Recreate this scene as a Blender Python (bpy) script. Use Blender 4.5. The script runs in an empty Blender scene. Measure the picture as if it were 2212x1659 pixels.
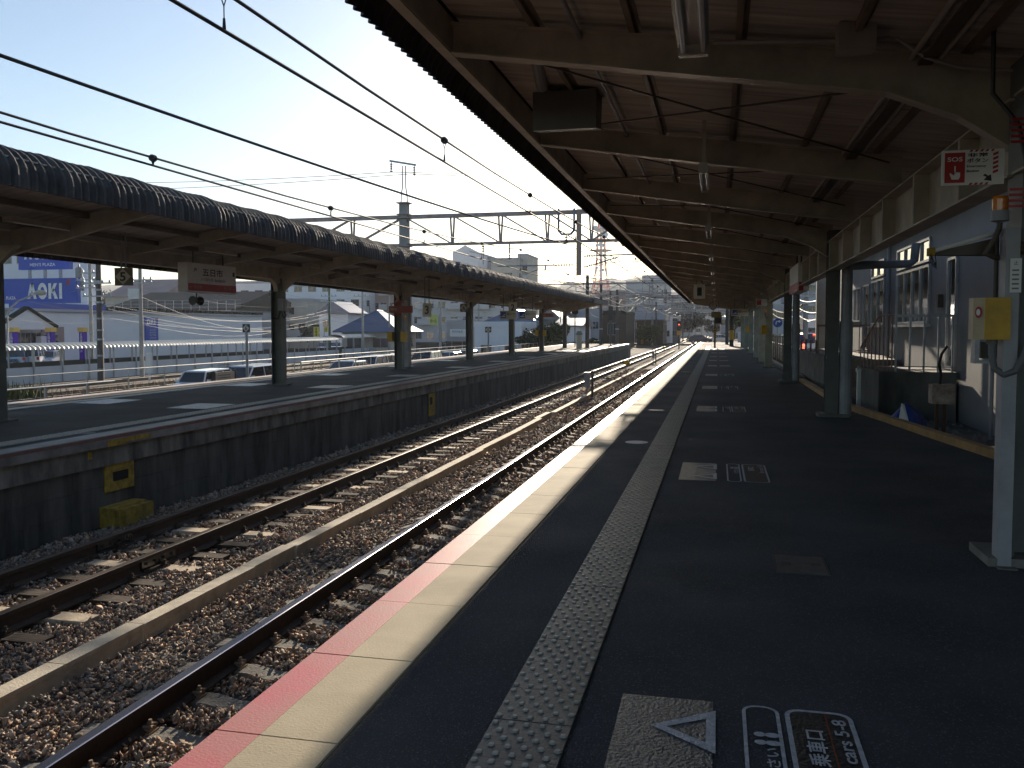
import bpy, math, random
import numpy as np
from math import sin, cos, tan, pi, radians, sqrt, atan2
from mathutils import Vector, Matrix
random.seed(7)
RNG = np.random.default_rng(11)
SC = bpy.context.scene
COL = SC.collection

# ------------------------------------------------------------ camera, sky, sun, exposure
H, YAW, PIT, FPX = 1.5, radians(13.1), radians(2.9), 882.0
cam = bpy.data.cameras.new('camera'); cam.lens = FPX/1024*36; cam.sensor_width = 36
cam.shift_y = -11/1024; cam.clip_start = 0.05; cam.clip_end = 20000
co = bpy.data.objects.new('camera', cam); COL.objects.link(co)
co.location = (0, 0, H); co.rotation_euler = (pi/2-PIT, 0, YAW); SC.camera = co
SUNV = Vector((-0.287, 3.8, 1.0)).normalized()
ELEV = math.asin(SUNV.z)
w = bpy.data.worlds.new('World'); SC.world = w; w.use_nodes = True
nt = w.node_tree; bg = nt.nodes['Background']
sky = nt.nodes.new('ShaderNodeTexSky'); sky.sky_type = 'NISHITA'; sky.sun_disc = False
sky.sun_elevation = ELEV; sky.sun_rotation = atan2(SUNV.x, SUNV.y)
sky.air_density = 1.0; sky.dust_density = 0.55; sky.ozone_density = 2.2; sky.altitude = 0
nt.links.new(sky.outputs[0], bg.inputs[0]); bg.inputs[1].default_value = 0.075
sun = bpy.data.lights.new('sun', 'SUN'); sun.energy = 4.4; sun.angle = radians(0.5); sun.color = (1, 0.86, 0.68)
so = bpy.data.objects.new('sun', sun); COL.objects.link(so); so.location = (0, 50, 60)
so.rotation_euler = SUNV.to_track_quat('Z', 'Y').to_euler()
SC.view_settings.view_transform = 'Standard'; SC.view_settings.look = 'None'
SC.view_settings.exposure = 1.1; SC.view_settings.gamma = 1; SC.view_settings.use_curve_mapping = False
SC.cycles.use_denoising = True
SC.cycles.max_bounces = 8; SC.cycles.diffuse_bounces = 6; SC.cycles.glossy_bounces = 3
SC.cycles.caustics_reflective = False; SC.cycles.caustics_refractive = False
SC.cycles.sample_clamp_indirect = 6

# point of the plane axis=val seen at (u, v) of the 2212 px wide picture: used to read real positions off the photograph
def at(axis, val, u, v):
    a = (u*1024/2212-512)/FPX; b = -(v*1024/2212-373)/FPX
    r = (cos(YAW), sin(YAW), 0); f = (-sin(YAW)*cos(PIT), cos(YAW)*cos(PIT), -sin(PIT)); up = (-sin(YAW)*sin(PIT), cos(YAW)*sin(PIT), cos(PIT))
    d = [r[i]*a+up[i]*b+f[i] for i in range(3)]; o = (0, 0, H); i = 'xyz'.index(axis)
    t = (val-o[i])/d[i]
    return Vector([o[j]+t*d[j] for j in range(3)])

# ------------------------------------------------------------ lettering: all words made once
TEXT = {}
def prep_text(words):
    objs = []
    for wd in words:
        c = bpy.data.curves.new('t', 'FONT'); c.body = wd; c.size = 1; c.offset = 0.018; c.resolution_u = 3
        o = bpy.data.objects.new('t', c); COL.objects.link(o); objs.append((wd, o, c))
    dg = bpy.context.evaluated_depsgraph_get()
    for wd, o, c in objs:
        me = bpy.data.meshes.new_from_object(o.evaluated_get(dg))
        vs = np.array([v.co[:2] for v in me.vertices]) if len(me.vertices) else np.zeros((0, 2))
        fs = [tuple(p.vertices) for p in me.polygons]
        if len(vs):
            mn, mx = vs.min(0), vs.max(0); TEXT[wd] = ((vs-mn)/(mx-mn), fs, (mx-mn)[0]/(mx-mn)[1])
        bpy.data.objects.remove(o); bpy.data.meshes.remove(me)
    for _, _, c in objs: bpy.data.curves.remove(c)
prep_text(['AOKI', 'OKI', "MEN'S PLAZA", 'PLAZA', '五日市', 'いつかいち', 'Itsukaichi', 'JR', '1', '2', '3', '5', '6', '0', 'SOS', '非常', 'ボタン',
           'Emergency', 'Button', '乗車口', 'for cars 5-8', 'ください', '喫煙コーナー', '10感謝セール', '止', 'メンズ', 'カジュアル', 'フォーマル', 'レディス', '駐車場', 'ホール', '業務用食品', '西広島', '廿日市', '非常ボタン'])

# ------------------------------------------------------------ materials
MATS = {}
def mat(name, col, rough=0.7, metal=0.0, var=0.25, scale=4.0, bump=0.0, bscale=40.0, spec=0.5, col2=None, stretch=(1, 1, 1), island=0.0, detail=4, trans=0.0, emit=0, coat=0):
    if name in MATS: return MATS[name]
    m = bpy.data.materials.new(name); m.use_nodes = True; n = m.node_tree.nodes; L = m.node_tree.links
    b = n['Principled BSDF']; b.inputs['Roughness'].default_value = rough; b.inputs['Metallic'].default_value = metal
    b.inputs['Specular IOR Level'].default_value = spec; b.inputs['Transmission Weight'].default_value = trans
    b.inputs['Coat Weight'].default_value = coat
    tc = n.new('ShaderNodeTexCoord'); mp = n.new('ShaderNodeMapping'); mp.inputs['Scale'].default_value = stretch
    L.new(tc.outputs['Object'], mp.inputs[0])
    c2 = col2 if col2 else tuple(c*(1-var) for c in col)
    nz = n.new('ShaderNodeTexNoise'); nz.inputs['Scale'].default_value = scale; nz.inputs['Detail'].default_value = detail; nz.inputs['Roughness'].default_value = 0.6
    L.new(mp.outputs[0], nz.inputs['Vector'])
    rp = n.new('ShaderNodeValToRGB'); rp.color_ramp.elements[0].position = 0.35; rp.color_ramp.elements[1].position = 0.68
    rp.color_ramp.elements[0].color = (*c2, 1); rp.color_ramp.elements[1].color = (*col, 1)
    L.new(nz.outputs[0], rp.inputs[0]); out = rp.outputs[0]
    if island:
        g = n.new('ShaderNodeNewGeometry'); hv = n.new('ShaderNodeMapRange')
        hv.inputs[3].default_value = 1-island; hv.inputs[4].default_value = 1+island*0.7
        L.new(g.outputs['Random Per Island'], hv.inputs[0])
        mx = n.new('ShaderNodeMix'); mx.data_type = 'RGBA'; mx.blend_type = 'MULTIPLY'; mx.inputs[0].default_value = 1
        L.new(out, mx.inputs[6]); L.new(hv.outputs[0], mx.inputs[7]); out = mx.outputs[2]
    L.new(out, b.inputs['Base Color'])
    if bump:
        n2 = n.new('ShaderNodeTexNoise'); n2.inputs['Scale'].default_value = bscale; n2.inputs['Detail'].default_value = 3
        L.new(mp.outputs[0], n2.inputs['Vector'])
        bp = n.new('ShaderNodeBump'); bp.inputs['Strength'].default_value = bump; bp.inputs['Distance'].default_value = 0.02
        L.new(n2.outputs[0], bp.inputs['Height']); L.new(bp.outputs[0], b.inputs['Normal'])
    if emit:
        b.inputs['Emission Color'].default_value = (*col, 1); b.inputs['Emission Strength'].default_value = emit
    MATS[name] = m
    return m

def asphalt(name, base, spk):
    m = mat(name, base, 0.8, 0, 0.42, 0.8, 0.8, 110, 0.18, detail=9)
    n = m.node_tree.nodes; L = m.node_tree.links; b = n['Principled BSDF']
    vo = n.new('ShaderNodeTexVoronoi'); vo.inputs['Scale'].default_value = 170
    tc = [x for x in n if x.type == 'TEX_COORD'][0]; L.new(tc.outputs['Object'], vo.inputs['Vector'])
    r = n.new('ShaderNodeValToRGB'); r.color_ramp.elements[0].position = 0.88; r.color_ramp.elements[1].position = 0.99
    r.color_ramp.elements[0].color = (0, 0, 0, 1); r.color_ramp.elements[1].color = (1, 1, 1, 1)
    sep = n.new('ShaderNodeSeparateColor'); L.new(vo.outputs['Color'], sep.inputs[0]); L.new(sep.outputs[0], r.inputs[0])
    mx = n.new('ShaderNodeMix'); mx.data_type = 'RGBA'; mx.inputs[7].default_value = (*spk, 1)
    old = b.inputs['Base Color'].links[0].from_socket
    L.new(r.outputs[0], mx.inputs[0]); L.new(old, mx.inputs[6]); L.new(mx.outputs[2], b.inputs['Base Color'])
    # patches of worn, smoother binder
    nz = n.new('ShaderNodeTexNoise'); nz.inputs['Scale'].default_value = 1.3; nz.inputs['Detail'].default_value = 5; L.new(tc.outputs['Object'], nz.inputs['Vector'])
    mr = n.new('ShaderNodeMapRange'); mr.inputs[1].default_value = 0.35; mr.inputs[2].default_value = 0.7; mr.inputs[3].default_value = 0.92; mr.inputs[4].default_value = 0.75
    L.new(nz.outputs[0], mr.inputs[0]); L.new(mr.outputs[0], b.inputs['Roughness'])
    return m

M_ASPH = asphalt('platform_asphalt', (0.082, 0.085, 0.093), (0.15, 0.15, 0.155))
M_ROAD = asphalt('road_asphalt', (0.06, 0.06, 0.062), (0.12, 0.12, 0.12))
M_CREAM = mat('cream_edge_slab', (0.57, 0.49, 0.35), 0.85, 0, 0.3, 1.7, 0.12, 90, 0.2, detail=9)
M_PINK = mat('faded_pink_paint', (0.62, 0.145, 0.15), 0.42, 0, 0.2, 2.5, 0.1, 90, 0.5, col2=(0.52, 0.22, 0.18), detail=9)
M_TACT = mat('tactile_block', (0.10, 0.092, 0.076), 0.5, 0, 0.35, 6, 0.15, 90)
M_PAINT = mat('worn_white_paint', (0.42, 0.43, 0.46), 0.55, 0, 0.75, 26, 1.0, 60, col2=(0.07, 0.072, 0.078))
M_PAINT2 = mat('white_road_paint', (0.6, 0.6, 0.63), 0.55, 0, 0.35, 30, 0.5, 60)
M_PANELP = mat('worn_grey_panel_paint', (0.12, 0.123, 0.132), 0.38, 0, 0.4, 24, 1.0, 75, 0.5, col2=(0.05, 0.052, 0.056), detail=10)
M_ORANGE = mat('orange_line_paint', (0.28, 0.06, 0.02), 0.6)
M_CONC = mat('weathered_concrete', (0.22, 0.20, 0.175), 0.85, 0, 0.45, 3, 0.4, 30)
M_CONCD = mat('dark_stained_concrete', (0.13, 0.12, 0.105), 0.9, 0, 0.5, 3.2, 0.6, 18, col2=(0.022, 0.021, 0.019), stretch=(1, 1, 0.22), detail=10)
M_CONCL = mat('stained_coping_concrete', (0.25, 0.235, 0.21), 0.9, 0, 0.5, 3, 0.5, 18, col2=(0.055, 0.052, 0.048), stretch=(1, 1, 0.4), detail=8)
M_SLEEP = mat('concrete_sleeper', (0.30, 0.27, 0.22), 0.9, 0, 0.45, 9, 0.5, 40)
M_SLEEPL = mat('pale_sleeper', (0.66, 0.53, 0.37), 0.8, 0, 0.3, 9, 0.3, 40)
M_SLEEPW = mat('dark_wood_sleeper', (0.06, 0.036, 0.022), 0.9, 0, 0.5, 12, 0.5, 40, stretch=(0.2, 1, 1))
M_STONE = mat('ballast_stone', (0.58, 0.42, 0.30), 0.9, 0, 0.5, 14, 0.2, 50, 0.25, island=0.7, col2=(0.25, 0.18, 0.135))
def stone_tints():
    n = M_STONE.node_tree.nodes; L = M_STONE.node_tree.links; b = n['Principled BSDF']
    g = n.new('ShaderNodeNewGeometry'); r = n.new('ShaderNodeValToRGB'); r.color_ramp.interpolation = 'CONSTANT'
    cols = [(0, (.30, .27, .24)), (.16, (.38, .27, .19)), (.34, (.18, .14, .11)), (.52, (.48, .33, .225)), (.66, (.34, .31, .28)), (.78, (.11, .09, .08)), (.88, (.62, .52, .41)), (.94, (.42, .23, .14))]
    while len(r.color_ramp.elements) < len(cols): r.color_ramp.elements.new(.5)
    for e, (p, c) in zip(r.color_ramp.elements, cols): e.position = p
    for e, (p, c) in zip(r.color_ramp.elements, cols): e.color = (*c, 1)
    L.new(g.outputs['Random Per Island'], r.inputs[0]); old = b.inputs['Base Color'].links[0].from_socket
    mx = n.new('ShaderNodeMix'); mx.data_type = 'RGBA'; mx.inputs[0].default_value = .7; L.new(old, mx.inputs[6]); L.new(r.outputs[0], mx.inputs[7]); L.new(mx.outputs[2], b.inputs['Base Color'])
stone_tints()
M_BASE = mat('ballast_bed', (0.115, 0.088, 0.068), 0.95, 0, 0.7, 22, 1.0, 30, col2=(0.03, 0.024, 0.02), detail=8)
M_RUST = mat('rail_rust', (0.055, 0.032, 0.022), 0.7, 0.1, 0.4, 20, 0.2, 50)
M_RAILTOP = mat('polished_rail_head', (0.42, 0.40, 0.44), 0.26, 1.0, 0.15, 8, 0, 0, stretch=(1, 0.05, 1))
M_RAILTOP2 = mat('dull_rail_head', (0.15, 0.11, 0.08), 0.55, 0.2, 0.3, 8, 0, 0, stretch=(1, 0.05, 1))
M_CLIP = mat('rail_fastener', (0.34, 0.24, 0.165), 0.6, 0.4)
M_DUCT = mat('cable_trough_lid', (0.72, 0.62, 0.46), 0.85, 0, 0.3, 5, 0.3, 60)
M_STEEL = mat('brown_roof_steel', (0.52, 0.46, 0.37), 0.5, 0.0, 0.35, 3, 0.1, 30, 0.4)
M_STEELD = mat('dark_brown_steel', (0.10, 0.080, 0.062), 0.6, 0, 0.35, 4)
M_BOARD = mat('brown_soffit_board', (0.60, 0.56, 0.50), 0.8, 0, 0.5, 2.5, 0.4, 14, col2=(0.34, 0.29, 0.25), stretch=(0.35, 5, 1), detail=7)
M_SHEET = mat('weathered_roof_sheet', (0.085, 0.085, 0.088), 0.75, 0, 0.55, 3, 0.4, 40, col2=(0.03, 0.031, 0.033), stretch=(1, 1, 0.5), detail=8)
M_SHEETG = mat('grey_corrugated_eave_sheet', (0.105, 0.10, 0.098), 0.72, 0, 0.6, 3.5, 0.4, 30, 0.3, col2=(0.035, 0.035, 0.036), stretch=(1, 1, 0.35), detail=9)
M_POST = mat('grey_green_post_paint', (0.12, 0.128, 0.118), 0.5, 0, 0.3, 4, 0.1, 40)
M_POSTW = mat('white_pipe_cover', (0.36, 0.36, 0.375), 0.55, 0, 0.3, 3, 0.15, 30, detail=8)
M_GALV = mat('galvanised_steel', (0.42, 0.44, 0.47), 0.4, 0.6, 0.3, 8)
M_GREY = mat('grey_paint', (0.30, 0.31, 0.33), 0.5)
M_DARK = mat('black_plastic', (0.02, 0.02, 0.022), 0.45)
M_WIRE = mat('catenary_wire', (0.05, 0.05, 0.055), 0.6, 0.0, spec=.2)
M_WIREB = mat('bright_cable', (0.55, 0.52, 0.47), 0.4, 0.6, 0.3, 3)
M_YEL = mat('yellow_paint', (0.62, 0.36, 0.02), 0.5, 0, 0.3, 7)
M_YELW = mat('worn_yellow_paint', (0.45, 0.29, 0.03), 0.8, 0, 0.6, 10, 0.3, 30)
M_KERBY = mat('yellow_brown_kerb', (0.40, 0.22, 0.07), 0.7, 0, 0.4, 5, 0.2, 30)
M_RED = mat('red_paint', (0.42, 0.02, 0.02), 0.5, 0, 0.15)
M_WHITE = mat('white_sign', (0.78, 0.77, 0.74), 0.5, 0, 0.12)
M_CREAMS = mat('cream_sign', (0.62, 0.57, 0.45), 0.5, 0, 0.15)
M_SIGNB = mat('sign_dark_brown', (0.15, 0.12, 0.075), 0.5)
M_BLACK = mat('black_lettering', (0.012, 0.012, 0.013), 0.5, 0, 0.1)
M_BLUE = mat('blue_sign', (0.015, 0.07, 0.33), 0.4, 0, 0.12)
M_NAVY = mat('navy_board', (0.015, 0.07, 0.42), 0.45, 0, 0.12)
M_WALLW = mat('white_render', (0.80, 0.79, 0.81), 0.8, 0, 0.12, 0.25, 0.1, 6)
M_WALLB = mat('station_wall_paint', (0.25, 0.245, 0.25), 0.8, 0, 0.15, 1.2, 0.25, 90)
M_WALLC = mat('beige_render', (0.55, 0.50, 0.42), 0.85, 0, 0.15, 0.5)
M_WALLG = mat('grey_render', (0.42, 0.42, 0.44), 0.85, 0, 0.2, 0.3)
M_WALLP = mat('pink_brown_tile', (0.38, 0.27, 0.25), 0.8, 0, 0.2, 0.4)
M_WALLD = mat('dark_brown_boarding', (0.075, 0.05, 0.038), 0.8, 0, 0.3, 1.5, stretch=(1, 1, 8))
M_WALLA = mat('apartment_grey', (0.52, 0.52, 0.52), 0.85, 0, 0.12, 0.1)
M_TILEB = mat('blue_roof_tile', (0.06, 0.10, 0.20), 0.32, 0, 0.35, 2, 0.3, 6, 0.6, stretch=(1, 1, 6))
M_TILEG = mat('grey_roof_tile', (0.15, 0.16, 0.18), 0.4, 0, 0.35, 2, 0.4, 6)
M_TILED = mat('dark_metal_roof', (0.035, 0.037, 0.034), 0.75, 0, 0.5, 1.0, spec=.2, stretch=(4, 1, 1))
M_GLASS = mat('dark_window_glass', (0.03, 0.035, 0.042), 0.06, 0, 0.2, 1, spec=0.8)
M_FRAME = mat('window_frame', (0.35, 0.36, 0.38), 0.4, 0.3)
M_ALU = mat('aluminium_frame', (0.5, 0.51, 0.54), 0.35, 0.5)
M_LEAF = mat('green_leaves', (0.075, 0.10, 0.03), 0.55, 0, 0.4, 1.5, island=0.55)
M_LEAFD = mat('dark_green_leaves', (0.035, 0.05, 0.022), 0.6, 0, 0.4, 1.5, island=0.5)
M_LEAFB = mat('bare_winter_twigs', (0.10, 0.085, 0.065), 0.9, 0, 0.4, 1.5, island=0.5)
M_BARK = mat('bark', (0.10, 0.075, 0.05), 0.9, 0, 0.4, 6, 0.4, 20)
M_GRASSD = mat('dry_grass', (0.28, 0.18, 0.08), 0.9, 0, 0.4, 2, island=0.5)
M_GRASSG = mat('green_verge_weed', (0.12, 0.13, 0.03), 0.8, 0, 0.4, 2, island=0.5)
M_DIRT = mat('dry_earth', (0.16, 0.12, 0.085), 0.95, 0, 0.4, 0.8, 0.5, 6)
M_TYRE = mat('tyre_rubber', (0.02, 0.02, 0.02), 0.8)
M_RIM = mat('alloy_rim', (0.45, 0.45, 0.47), 0.3, 0.8)
M_HEADL = mat('lamp_lens', (0.7, 0.72, 0.75), 0.1, 0, 0.05, spec=0.8)
M_TAILL = mat('red_lens', (0.5, 0.02, 0.02), 0.15)
M_BRAKE = mat('lit_brake_lamp', (1.0, 0.08, 0.04), 0.3, emit=3.0)
M_TUBE = mat('unlit_fluorescent_tube', (0.75, 0.73, 0.70), 0.12, 0, 0.05, spec=0.8)
M_FIX = mat('lamp_housing', (0.42, 0.38, 0.33), 0.4, 0, 0.2)
M_TOWR = mat('tower_red', (0.70, 0.22, 0.16), 0.6, 0, 0.1)
M_TOWW = mat('tower_white', (0.85, 0.85, 0.85), 0.6, 0, 0.1)
M_HILL = mat('wooded_hill', (0.045, 0.06, 0.045), 1.0, 0, 0.3, 0.01)
M_BEIGER = mat('shelter_roof_sheet', (0.72, 0.67, 0.56), 0.45, 0, 0.15, 1)
M_PANEL = mat('grey_steel_panel', (0.58, 0.61, 0.64), 0.5, 0, 0.1, 1)
M_INSUL = mat('brown_insulator', (0.20, 0.17, 0.16), 0.3, 0, 0.2)
M_RUSTB = mat('rusty_box_paint', (0.42, 0.36, 0.30), 0.6, 0, 0.5, 5, 0.2, 40, col2=(0.16, 0.07, 0.035))
M_TARP = mat('blue_tarpaulin', (0.02, 0.05, 0.25), 0.45)
M_AMBER = mat('amber_lens', (0.75, 0.22, 0.01), 0.15, 0, 0.2, spec=0.8)
M_LINER = mat('red_edge_paint', (0.15, 0.03, 0.035), 0.6, 0, 0.5, 4, col2=(0.11, 0.09, 0.09))
M_PINKL = mat('pale_edge_slab', (0.75, 0.58, 0.48), 0.4, 0, 0.2, 3)
M_PURP = mat('purple_banner', (0.10, 0.015, 0.42), 0.6, 0, 0.1)
M_YELS = mat('yellow_banner_top', (0.85, 0.55, 0.13), 0.6, 0, 0.1)

# ------------------------------------------------------------ mesh builder
def tag(o, label=None, cat=None, group=None, kind=None):
    if label: o['label'] = label
    if cat: o['category'] = cat
    if group: o['group'] = group
    if kind: o['kind'] = kind
    return o
def wl(o):
    p = Vector((0, 0, 0))
    while o: p += o.location; o = o.parent
    return p
class MB:
    def __init__(s): s.v = []; s.f = []; s.m = []; s.mi = 0
    def face(s, pts):
        n = len(s.v); s.v += [tuple(p) for p in pts]; s.f.append(tuple(range(n, n+len(pts)))); s.m.append(s.mi); return s
    def poly(s, vs, fs):
        n = len(s.v); s.v += [tuple(p) for p in vs]
        for f in fs: s.f.append(tuple(i+n for i in f)); s.m.append(s.mi)
        return s
    def box(s, x0, x1, y0, y1, z0, z1):
        if x0 > x1: x0, x1 = x1, x0
        if y0 > y1: y0, y1 = y1, y0
        if z0 > z1: z0, z1 = z1, z0
        return s.poly([(x0, y0, z0), (x1, y0, z0), (x1, y1, z0), (x0, y1, z0), (x0, y0, z1), (x1, y0, z1), (x1, y1, z1), (x0, y1, z1)],
                      [(0, 3, 2, 1), (4, 5, 6, 7), (0, 1, 5, 4), (1, 2, 6, 5), (2, 3, 7, 6), (3, 0, 4, 7)])
    def bar(s, p, q, wd, ht=None, up=(0, 0, 1)):
        p = Vector(p); q = Vector(q); d = (q-p); ht = ht or wd
        if d.length < 1e-6: return s
        d.normalize(); u = Vector(up)
        if abs(d.dot(u)) > 0.98: u = Vector((1, 0, 0)) if abs(d.x) < .9 else Vector((0, 1, 0))
        a = d.cross(u).normalized()*wd/2; b = a.cross(d).normalized()*ht/2
        vs = [p-a-b, p+a-b, p+a+b, p-a+b, q-a-b, q+a-b, q+a+b, q-a+b]
        return s.poly(vs, [(0, 1, 2, 3), (7, 6, 5, 4), (0, 4, 5, 1), (1, 5, 6, 2), (2, 6, 7, 3), (3, 7, 4, 0)])
    def tube(s, pts, r, n=8, r2=None, cap=True):
        pts = [Vector(p) for p in pts]; k = len(pts); base = len(s.v); prev = None
        for i, p in enumerate(pts):
            d = (pts[min(i+1, k-1)]-pts[max(i-1, 0)]).normalized()
            if prev is None:
                prev = d.cross(Vector((0, 0, 1)))
                if prev.length < 1e-3: prev = d.cross(Vector((0, 1, 0)))
            prev = (prev-d*prev.dot(d)).normalized(); b = d.cross(prev)
            rr = r if r2 is None else r+(r2-r)*i/(k-1)
            for j in range(n):
                t = 2*pi*j/n; s.v.append(tuple(p+prev*cos(t)*rr+b*sin(t)*rr))
        for i in range(k-1):
            for j in range(n):
                a = base+i*n+j; c = base+i*n+(j+1) % n
                s.f.append((a, c, c+n, a+n)); s.m.append(s.mi)
        if cap:
            s.f.append(tuple(base+j for j in reversed(range(n)))); s.m.append(s.mi)
            s.f.append(tuple(base+(k-1)*n+j for j in range(n))); s.m.append(s.mi)
        return s
    def lathe(s, c, prof, n=16, axis='z'):
        c = Vector(c); base = len(s.v)
        for r, h in prof:
            for j in range(n):
                t = 2*pi*j/n; a, b = r*cos(t), r*sin(t)
                p = (a, b, h) if axis == 'z' else ((a, h, b) if axis == 'y' else (h, a, b))
                s.v.append(tuple(c+Vector(p)))
        for i in range(len(prof)-1):
            for j in range(n):
                a = base+i*n+j; d = base+i*n+(j+1) % n
                s.f.append((a, d, d+n, a+n)); s.m.append(s.mi)
        s.f.append(tuple(base+j for j in reversed(range(n)))); s.m.append(s.mi)
        s.f.append(tuple(base+(len(prof)-1)*n+j for j in range(n))); s.m.append(s.mi)
        return s
    def prism(s, prof, axis, a0, a1):
        # profile (p,q): axis 'y' -> (x,z); axis 'x' -> (y,z); axis 'z' -> (x,y)
        def P(p, q, a): return (p, a, q) if axis == 'y' else ((a, p, q) if axis == 'x' else (p, q, a))
        n = len(prof); vs = [P(p, q, a0) for p, q in prof]+[P(p, q, a1) for p, q in prof]
        fs = [tuple(range(n)), tuple(reversed(range(n, 2*n)))]+[(i, i+n, (i+1) % n+n, (i+1) % n) for i in range(n)]
        return s.poly(vs, fs)
    def text(s, wd, o, uu, vv, wdt, hgt, fit=True):
        # lettering filling wdt x hgt, lower left corner o, directions uu, vv
        if wd not in TEXT: return s
        vs, fs, asp = TEXT[wd]; o = Vector(o); uu = Vector(uu); vv = Vector(vv)
        if not fit:
            w2 = min(wdt, hgt*asp); o = o+uu*(wdt-w2)/2; wdt = w2
        return s.poly([o+uu*(x*wdt)+vv*(y*hgt) for x, y in vs], fs)
    def bold(s, wd, o, uu, vv, wdt, hgt):
        o = Vector(o); uu = Vector(uu); vv = Vector(vv); n = len(wd); adv = [1.05 if c != 'I' else .42 for c in wd]; tot = sum(adv); x0 = 0
        G = {'A': [[(0, 0), (.27, 0), (.62, 1), (.33, 1)], [(.65, 0), (.92, 0), (.62, 1), (.38, 1)], [(.2, .2), (.75, .2), (.7, .38), (.25, .38)]],
             'K': [[(0, 0), (.27, 0), (.27, 1), (0, 1)], [(.27, .38), (.42, .34), (.86, 1), (.56, 1), (.27, .58)], [(.36, .52), (.6, 0), (.92, 0), (.53, .68)]],
             'I': [[(0, 0), (.28, 0), (.28, 1), (0, 1)]]}
        for ch, ad in zip(wd, adv):
            sc = wdt/tot
            if ch == 'O':
                k = 20; ring = [(.46+.46*cos(2*pi*i/k), .5+.53*sin(2*pi*i/k)) for i in range(k)]+[(.46+.19*cos(2*pi*i/k), .5+.27*sin(2*pi*i/k)) for i in range(k)]
                s.poly([o+uu*(x0+a)*sc+vv*b*hgt for a, b in ring], [(i, (i+1) % k, (i+1) % k+k, i+k) for i in range(k)])
            else:
                for pg in G[ch]: s.face([o+uu*(x0+a)*sc+vv*b*hgt for a, b in pg])
            x0 += ad
        return s
    def hprof(s, x, y, z0, z1, bw, d, t=0.012):   # H section post: flanges across x
        s.box(x-bw/2, x+bw/2, y-d/2, y-d/2+t, z0, z1); s.box(x-bw/2, x+bw/2, y+d/2-t, y+d/2, z0, z1)
        return s.box(x-t/2, x+t/2, y-d/2+t, y+d/2-t, z0, z1)
    def build(s, name, mats, parent=None, local=False, smooth=False, org=None):
        if not isinstance(mats, (list, tuple)): mats = [mats]
        v = np.array(s.v, dtype=np.float64)
        loc = Vector((0, 0, 0))
        if parent is not None:
            if not local: v = v-np.array(wl(parent))
        elif not local:
            if org is None:
                mn, mx = v.min(0), v.max(0); org = ((mn[0]+mx[0])/2, (mn[1]+mx[1])/2, mn[2])
            loc = Vector(org); v = v-np.array(loc)
        me = bpy.data.meshes.new(name)
        me.from_pydata(v.tolist(), [], s.f)
        for m in mats: me.materials.append(m)
        if len(mats) > 1: me.polygons.foreach_set('material_index', s.m)
        if smooth: me.polygons.foreach_set('use_smooth', [True]*len(me.polygons))
        me.update()
        o = bpy.data.objects.new(name, me); COL.objects.link(o); o.parent = parent; o.location = loc
        return o
def thing(name, label, cat, loc=(0, 0, 0), rz=0, group=None):
    o = bpy.data.objects.new(name, None); COL.objects.link(o); o.location = loc; o.rotation_euler = (0, 0, rz); o.empty_display_size = .2
    return tag(o, label, cat, group)
def dup(root, loc, rz=None, label=None, group=None):
    r = root.copy(); COL.objects.link(r); r.location = loc
    if rz is not None: r.rotation_euler = (0, 0, rz)
    if label: r['label'] = label
    if group: r['group'] = group
    for ch in root.children:
        c = ch.copy(); COL.objects.link(c); c.parent = r
        for g in ch.children:
            d = g.copy(); COL.objects.link(d); d.parent = c
    return r
def part_copy(o, off, parent=None):
    c = o.copy(); COL.objects.link(c); c.parent = parent or o.parent; c.location = Vector(o.location)+Vector(off); return c
def ordinal(i): return ['first', 'second', 'third', 'fourth', 'fifth', 'sixth', 'seventh', 'eighth', 'ninth', 'tenth', 'eleventh', 'twelfth'][i]

# ------------------------------------------------------------ ground
ZR, ZB, ZL = -1.12, -1.342, -2.25       # rail head, ballast, town ground on the left
g = MB(); g.box(-6000, 6000, -300, 9000, ZL-1.5, ZL-0.25); tag(g.build('ground', M_DIRT), kind='structure')
g = MB(); g.box(-14.6, 2.4, -40, 150, ZL-0.3, ZB-0.03); tag(g.build('ballast_bed', M_BASE), kind='structure')
g = MB(); g.box(-14.0, 2.4, 160, 900, ZL-0.3, ZB-0.03); tag(g.build('ballast_bed', M_BASE), kind='structure')
g = MB(); g.box(-140, -14.6, -40, 900, ZL-0.3, ZL); tag(g.build('ground', M_DIRT), kind='structure')
g = MB(); g.box(-90, -50.5, -40, 230, ZL, ZL+0.05); tag(g.build('car_park_paving', M_ROAD), kind='structure')
g = MB(); g.box(-31, -21.5, 20, 120, ZL, ZL+0.05); tag(g.build('car_park_paving', M_ROAD), kind='structure')
g = MB(); g.box(2.4, 60, -40, 900, ZL-0.3, -0.62); tag(g.build('ground', M_DIRT), kind='structure')
# level crossing road
g = MB(); g.box(-60, 40, 150, 160, ZL-0.3, ZR+0.02); tag(g.build('road', M_ROAD), kind='structure')
g = MB(); g.box(10.2, 14.5, 20, 128, -0.62, -0.55); tag(g.build('road', M_ROAD), kind='structure')

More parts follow.
